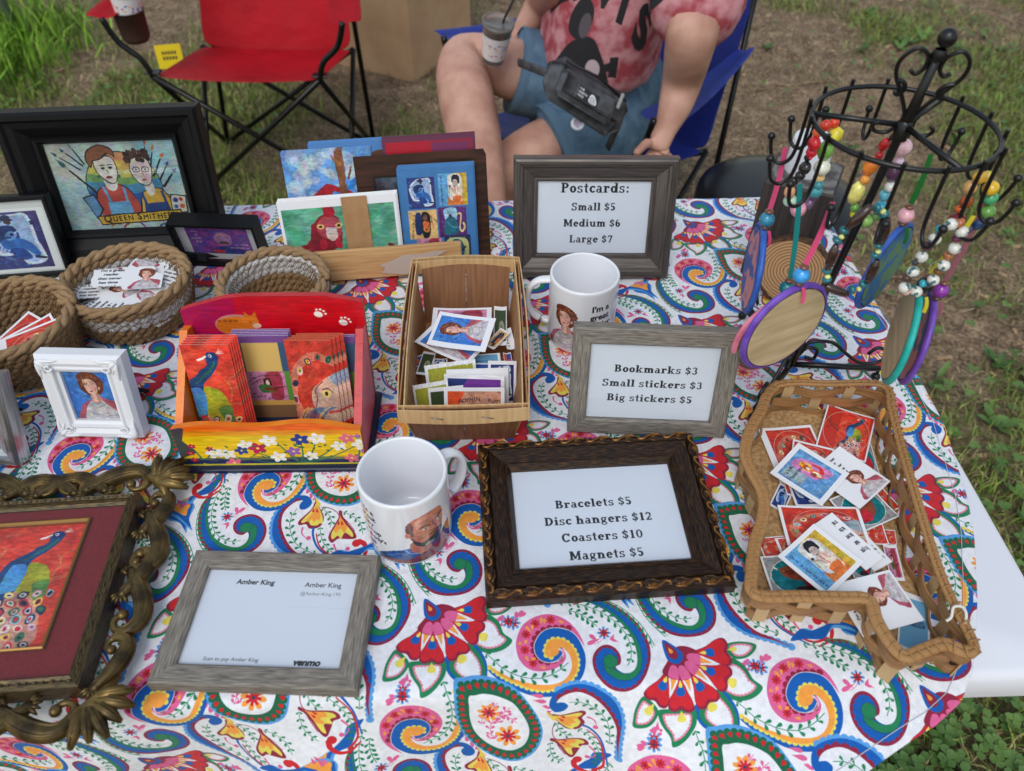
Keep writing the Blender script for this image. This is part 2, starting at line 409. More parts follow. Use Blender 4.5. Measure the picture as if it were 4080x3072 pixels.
# slab serif letters for the price cards, cap height 1, x height .68
def serif(txt):
    V, H = .24, .15
    def q(x0, y0, x1, y1): return np.array([(x0, y0), (x1, y0), (x1, y1), (x0, y1)])
    def stem(x, y0, y1, sb=1, st=1, l=.1):
        o = [q(x-V/2, y0, x+V/2, y1)]
        if sb: o.append(q(x-V/2-l, y0, x+V/2+l, y0+.09))
        if st: o.append(q(x-V/2-l, y1-.09, x+V/2+(l if st == 2 else 0), y1))
        return o
    def arc(cx, cy, rx, ry, a0, a1, wv=V, wh=H, n=14):
        t = np.radians(np.linspace(a0, a1, n)); c, s_ = np.cos(t), np.sin(t)
        o = np.stack([cx+rx*c, cy+ry*s_], 1); i = np.stack([cx+(rx-wv)*c, cy+(ry-wh)*s_], 1)
        return [np.array([o[k], o[k+1], i[k+1], i[k]]) for k in range(n-1)]
    def dg(x0, y0, x1, y1, w): return [np.array([(x0, y0), (x0+w, y0), (x1+w, y1), (x1, y1)])]
    X = .68
    G = {}
    G['o'] = (arc(.34, .34, .34, .36, 0, 360), .68); G['c'] = (arc(.34, .34, .34, .36, 45, 325)+[q(.5, .48, .6, .66)], .62)
    G['e'] = (arc(.34, .34, .34, .36, 0, 320)+[q(.1, .32, .66, .42)], .68)
    G['a'] = (arc(.26, .2, .26, .22, 0, 360, .17, .09)+[q(.38, .0, .57, .45), q(.5, 0, .68, .09)]+arc(.3, .42, .27, .28, 0, 150, .2, .1), .68)
    G['d'] = (arc(.34, .34, .34, .36, 0, 360)+stem(.6, 0, 1.02, 0, 1)+[q(.6, 0, .8, .09)], .8)
    G['g'] = (arc(.3, .44, .28, .25, 0, 360, .18, .09)+[q(.5, .58, .7, .67), q(.12, .06, .5, .2), q(.06, .1, .2, .24)]+arc(.32, -.08, .32, .2, 0, 360, .14, .09), .7)
    G['m'] = (stem(.2, 0, X)+stem(.58, 0, .6, 1, 0, .08)+stem(.96, 0, .6, 1, 0, .08)+arc(.39, .4, .29, .29, 0, 180, V, .13)+arc(.77, .4, .29, .29, 0, 180, V, .13), 1.2)
    G['n'] = (stem(.2, 0, X)+stem(.62, 0, .5, 1, 0)+arc(.42, .4, .3, .29, 0, 180, V, .13), .86)
    G['h'] = (stem(.2, 0, 1.02)+stem(.62, 0, .5, 1, 0)+arc(.42, .4, .3, .29, 0, 180, V, .13), .86)
    G['u'] = (stem(.2, .2, X, 0, 1)+stem(.64, 0, X, 0, 1)+[q(.6, 0, .86, .09)]+arc(.42, .27, .32, .29, 180, 360, V, .13), .88)
    G['r'] = (stem(.2, 0, X)+arc(.44, .38, .24, .31, 55, 180, .1, .13)+[q(.42, .46, .62, .64)], .64)
    G['s'] = (arc(.3, .5, .27, .19, 20, 270, .17, .09)+arc(.3, .19, .28, .21, -160, 90, .17, .09)+[q(.44, .5, .54, .68), q(.02, 0, .12, .2)], .6)
    G['t'] = ([q(.14, .14, .33, .92), q(0, .58, .46, .68)]+arc(.36, .18, .22, .2, 180, 300, V, .12), .5)
    G['i'] = (stem(.2, 0, X)+arc(.19, .9, .12, .12, 0, 360, .12, .12), .42)
    G['l'] = (stem(.2, 0, 1.02), .42)
    G['k'] = (stem(.2, 0, 1.02)+dg(.28, .26, .56, .6, .14)+dg(.56, .05, .32, .36, .2)+[q(.44, .59, .8, .68), q(.44, 0, .86, .09)], .88)
    G['P'] = (stem(.24, 0, 1, 1, 1)+arc(.46, .72, .34, .28, -90, 90)+[q(.3, .88, .48, 1), q(.3, .44, .48, .56)], .84)
    G['B'] = (stem(.24, 0, 1, 1, 1)+arc(.46, .74, .32, .26, -90, 90)+arc(.48, .27, .38, .27, -90, 90)+[q(.1, .9, .48, 1), q(.3, .46, .5, .56), q(.1, 0, .5, .1)], .92)
    G['D'] = (stem(.24, 0, 1, 1, 1)+arc(.42, .5, .5, .5, -90, 90)+[q(.1, .89, .44, 1), q(.1, 0, .44, .11)], 1.0)
    G['S'] = (arc(.38, .74, .33, .27, 20, 270, .2, .1)+arc(.38, .28, .35, .3, -160, 90, .2, .1)+[q(.58, .7, .7, 1), q(.04, 0, .16, .3)], .8)
    G['C'] = (arc(.48, .5, .46, .52, 40, 320)+[q(.74, .66, .86, 1), q(.76, .1, .84, .26)], .94)
    G['L'] = (stem(.24, 0, 1, 1, 2)+[q(.2, 0, .78, .11), q(.66, 0, .78, .34)], .84)
    G['M'] = (stem(.2, 0, 1, 1, 1)+stem(1.0, 0, 1, 1, 0)+[q(.98, .91, 1.2, 1)]+dg(.5, .12, .16, 1, .22)+dg(.52, .12, .9, 1, .14), 1.24)
    G['$'] = (arc(.32, .7, .3, .22, 20, 270, .19, .09)+arc(.32, .28, .31, .25, -160, 90, .19, .09)+[q(.28, -.12, .36, 1.08), q(.5, .62, .6, .86), q(.03, .1, .13, .34)], .7)
    G['5'] = ([q(.1, .86, .56, .98), q(.08, .5, .18, .98)]+arc(.3, .3, .32, .32, -150, 130), .66)
    G['6'] = (arc(.33, .3, .32, .32, 0, 360)+arc(.42, .46, .41, .54, 95, 190, .18, .1), .7)
    G['7'] = ([q(.04, .84, .62, .98), q(.04, .68, .13, .98)]+dg(.18, 0, .46, .9, .18), .66)
    G['3'] = (arc(.3, .73, .27, .26, -90, 160, .18, .1)+arc(.3, .27, .31, .29, -160, 90, .19, .1), .66)
    G['1'] = (stem(.3, 0, .98, 1, 0)+[q(.08, .8, .3, .9)], .6)
    G['2'] = (arc(.32, .68, .3, .31, -20, 170, .2, .11)+dg(.02, .06, .4, .52, .2)+[q(.04, 0, .62, .13), q(.54, 0, .63, .24)], .68)
    G['0'] = (arc(.35, .49, .34, .5, 0, 360, .19, .1), .72)
    G[':'] = (arc(.2, .1, .11, .11, 0, 360, .11, .11)+arc(.2, .55, .11, .11, 0, 360, .11, .11), .4)
    G[' '] = ([], .34)
    out = []; x = 0
    for ch in txt:
        g, w = G[ch]
        for p in g: out.append(p+np.array([x, 0]))
        x += w+.09
    return out, x-.09
# ---- recurring printed subjects (own drawings in the spirit of the hand painted cards)
def flower(c, x, y, r, kind, a0=0.0):
    if kind == 1:
        for i in range(8): a = i*math.pi/4+.2; c.ell(x+math.cos(a)*r*.72, y+math.sin(a)*r*.72, r*.26, r*.2, 'lb', a)
        for i in range(8): a = i*math.pi/4+.2; c.ell(x+math.cos(a)*r*.4, y+math.sin(a)*r*.4, r*.28, r*.15, 'r' if i % 2 else 'm', a)
        c.circ(x, y, r*.16, 'b2')
    elif kind == 2:
        for i in range(8): a = i*math.pi/4; c.ell(x+math.cos(a)*r*.6, y+math.sin(a)*r*.6, r*.36, r*.2, 'r', a)
        c.circ(x, y, r*.3, 'm')
    else:
        for i in range(8): a = i*math.pi/4; c.ell(x+math.cos(a)*r*.68, y+math.sin(a)*r*.68, r*.34, r*.21, 'o', a)
        for i in range(8): a = i*math.pi/4; c.ell(x+math.cos(a)*r*.36, y+math.sin(a)*r*.36, r*.28, r*.12, 'r', a)
        c.circ(x, y, r*.13, 'b2')
def sprig(c, pts, sz, col, side=0, step=None):
    X, t = c.along(pts, step or sz*1.2); n = len(X)
    c.line(X, sz*.1, col, smooth=False)
    for i in range(n-1):
        f = .6+.45*math.sin(math.pi*min(1, (i+.6)/n)) ; d = t[i]; nn = np.array([-d[1], d[0]])
        for s_ in ((-1, 1) if side == 0 else (side,)):
            a = X[i]; e = a+(d*.62+nn*s_*.62)*sz*f; c.drop(a[0], a[1], e[0], e[1], sz*.23*f, col)
def run_ops(c, ops):
    for o in ops:
        k = o[0]
        if k == 'P': c.poly(o[2], o[1], smooth=True)
        elif k == 'L': c.line(o[3], o[2], o[1], *(o[4:5]))
        elif k == 'S':
            X, _ = c.along(o[4], o[3])
            for x, y in X: c.circ(x, y, o[2], o[1])
        elif k == 'C': c.circ(o[3][0], o[3][1], o[2], o[1])
        elif k == 'K': c.setclip(o[1] if len(o) > 1 else None)
        elif k == 'F': sprig(c, o[3], o[2], o[1], o[4], o[5])
        elif k == 'D': c.drop(*o[3], o[2], o[1])
        elif k == 'W': flower(c, o[3][0], o[3][1], o[2], o[1])
        elif k == 'R':
            X, _ = c.along(o[4], o[3]*.8); cx, cy = o[5]
            for x, y in X:
                d = np.array([cx-x, cy-y]); d /= np.hypot(*d)
                c.drop(x+d[0]*o[2]*1.2, y+d[1]*o[2]*1.2, x-d[0]*o[2]*.9, y-d[1]*o[2]*.9, o[2]*.85, o[1])
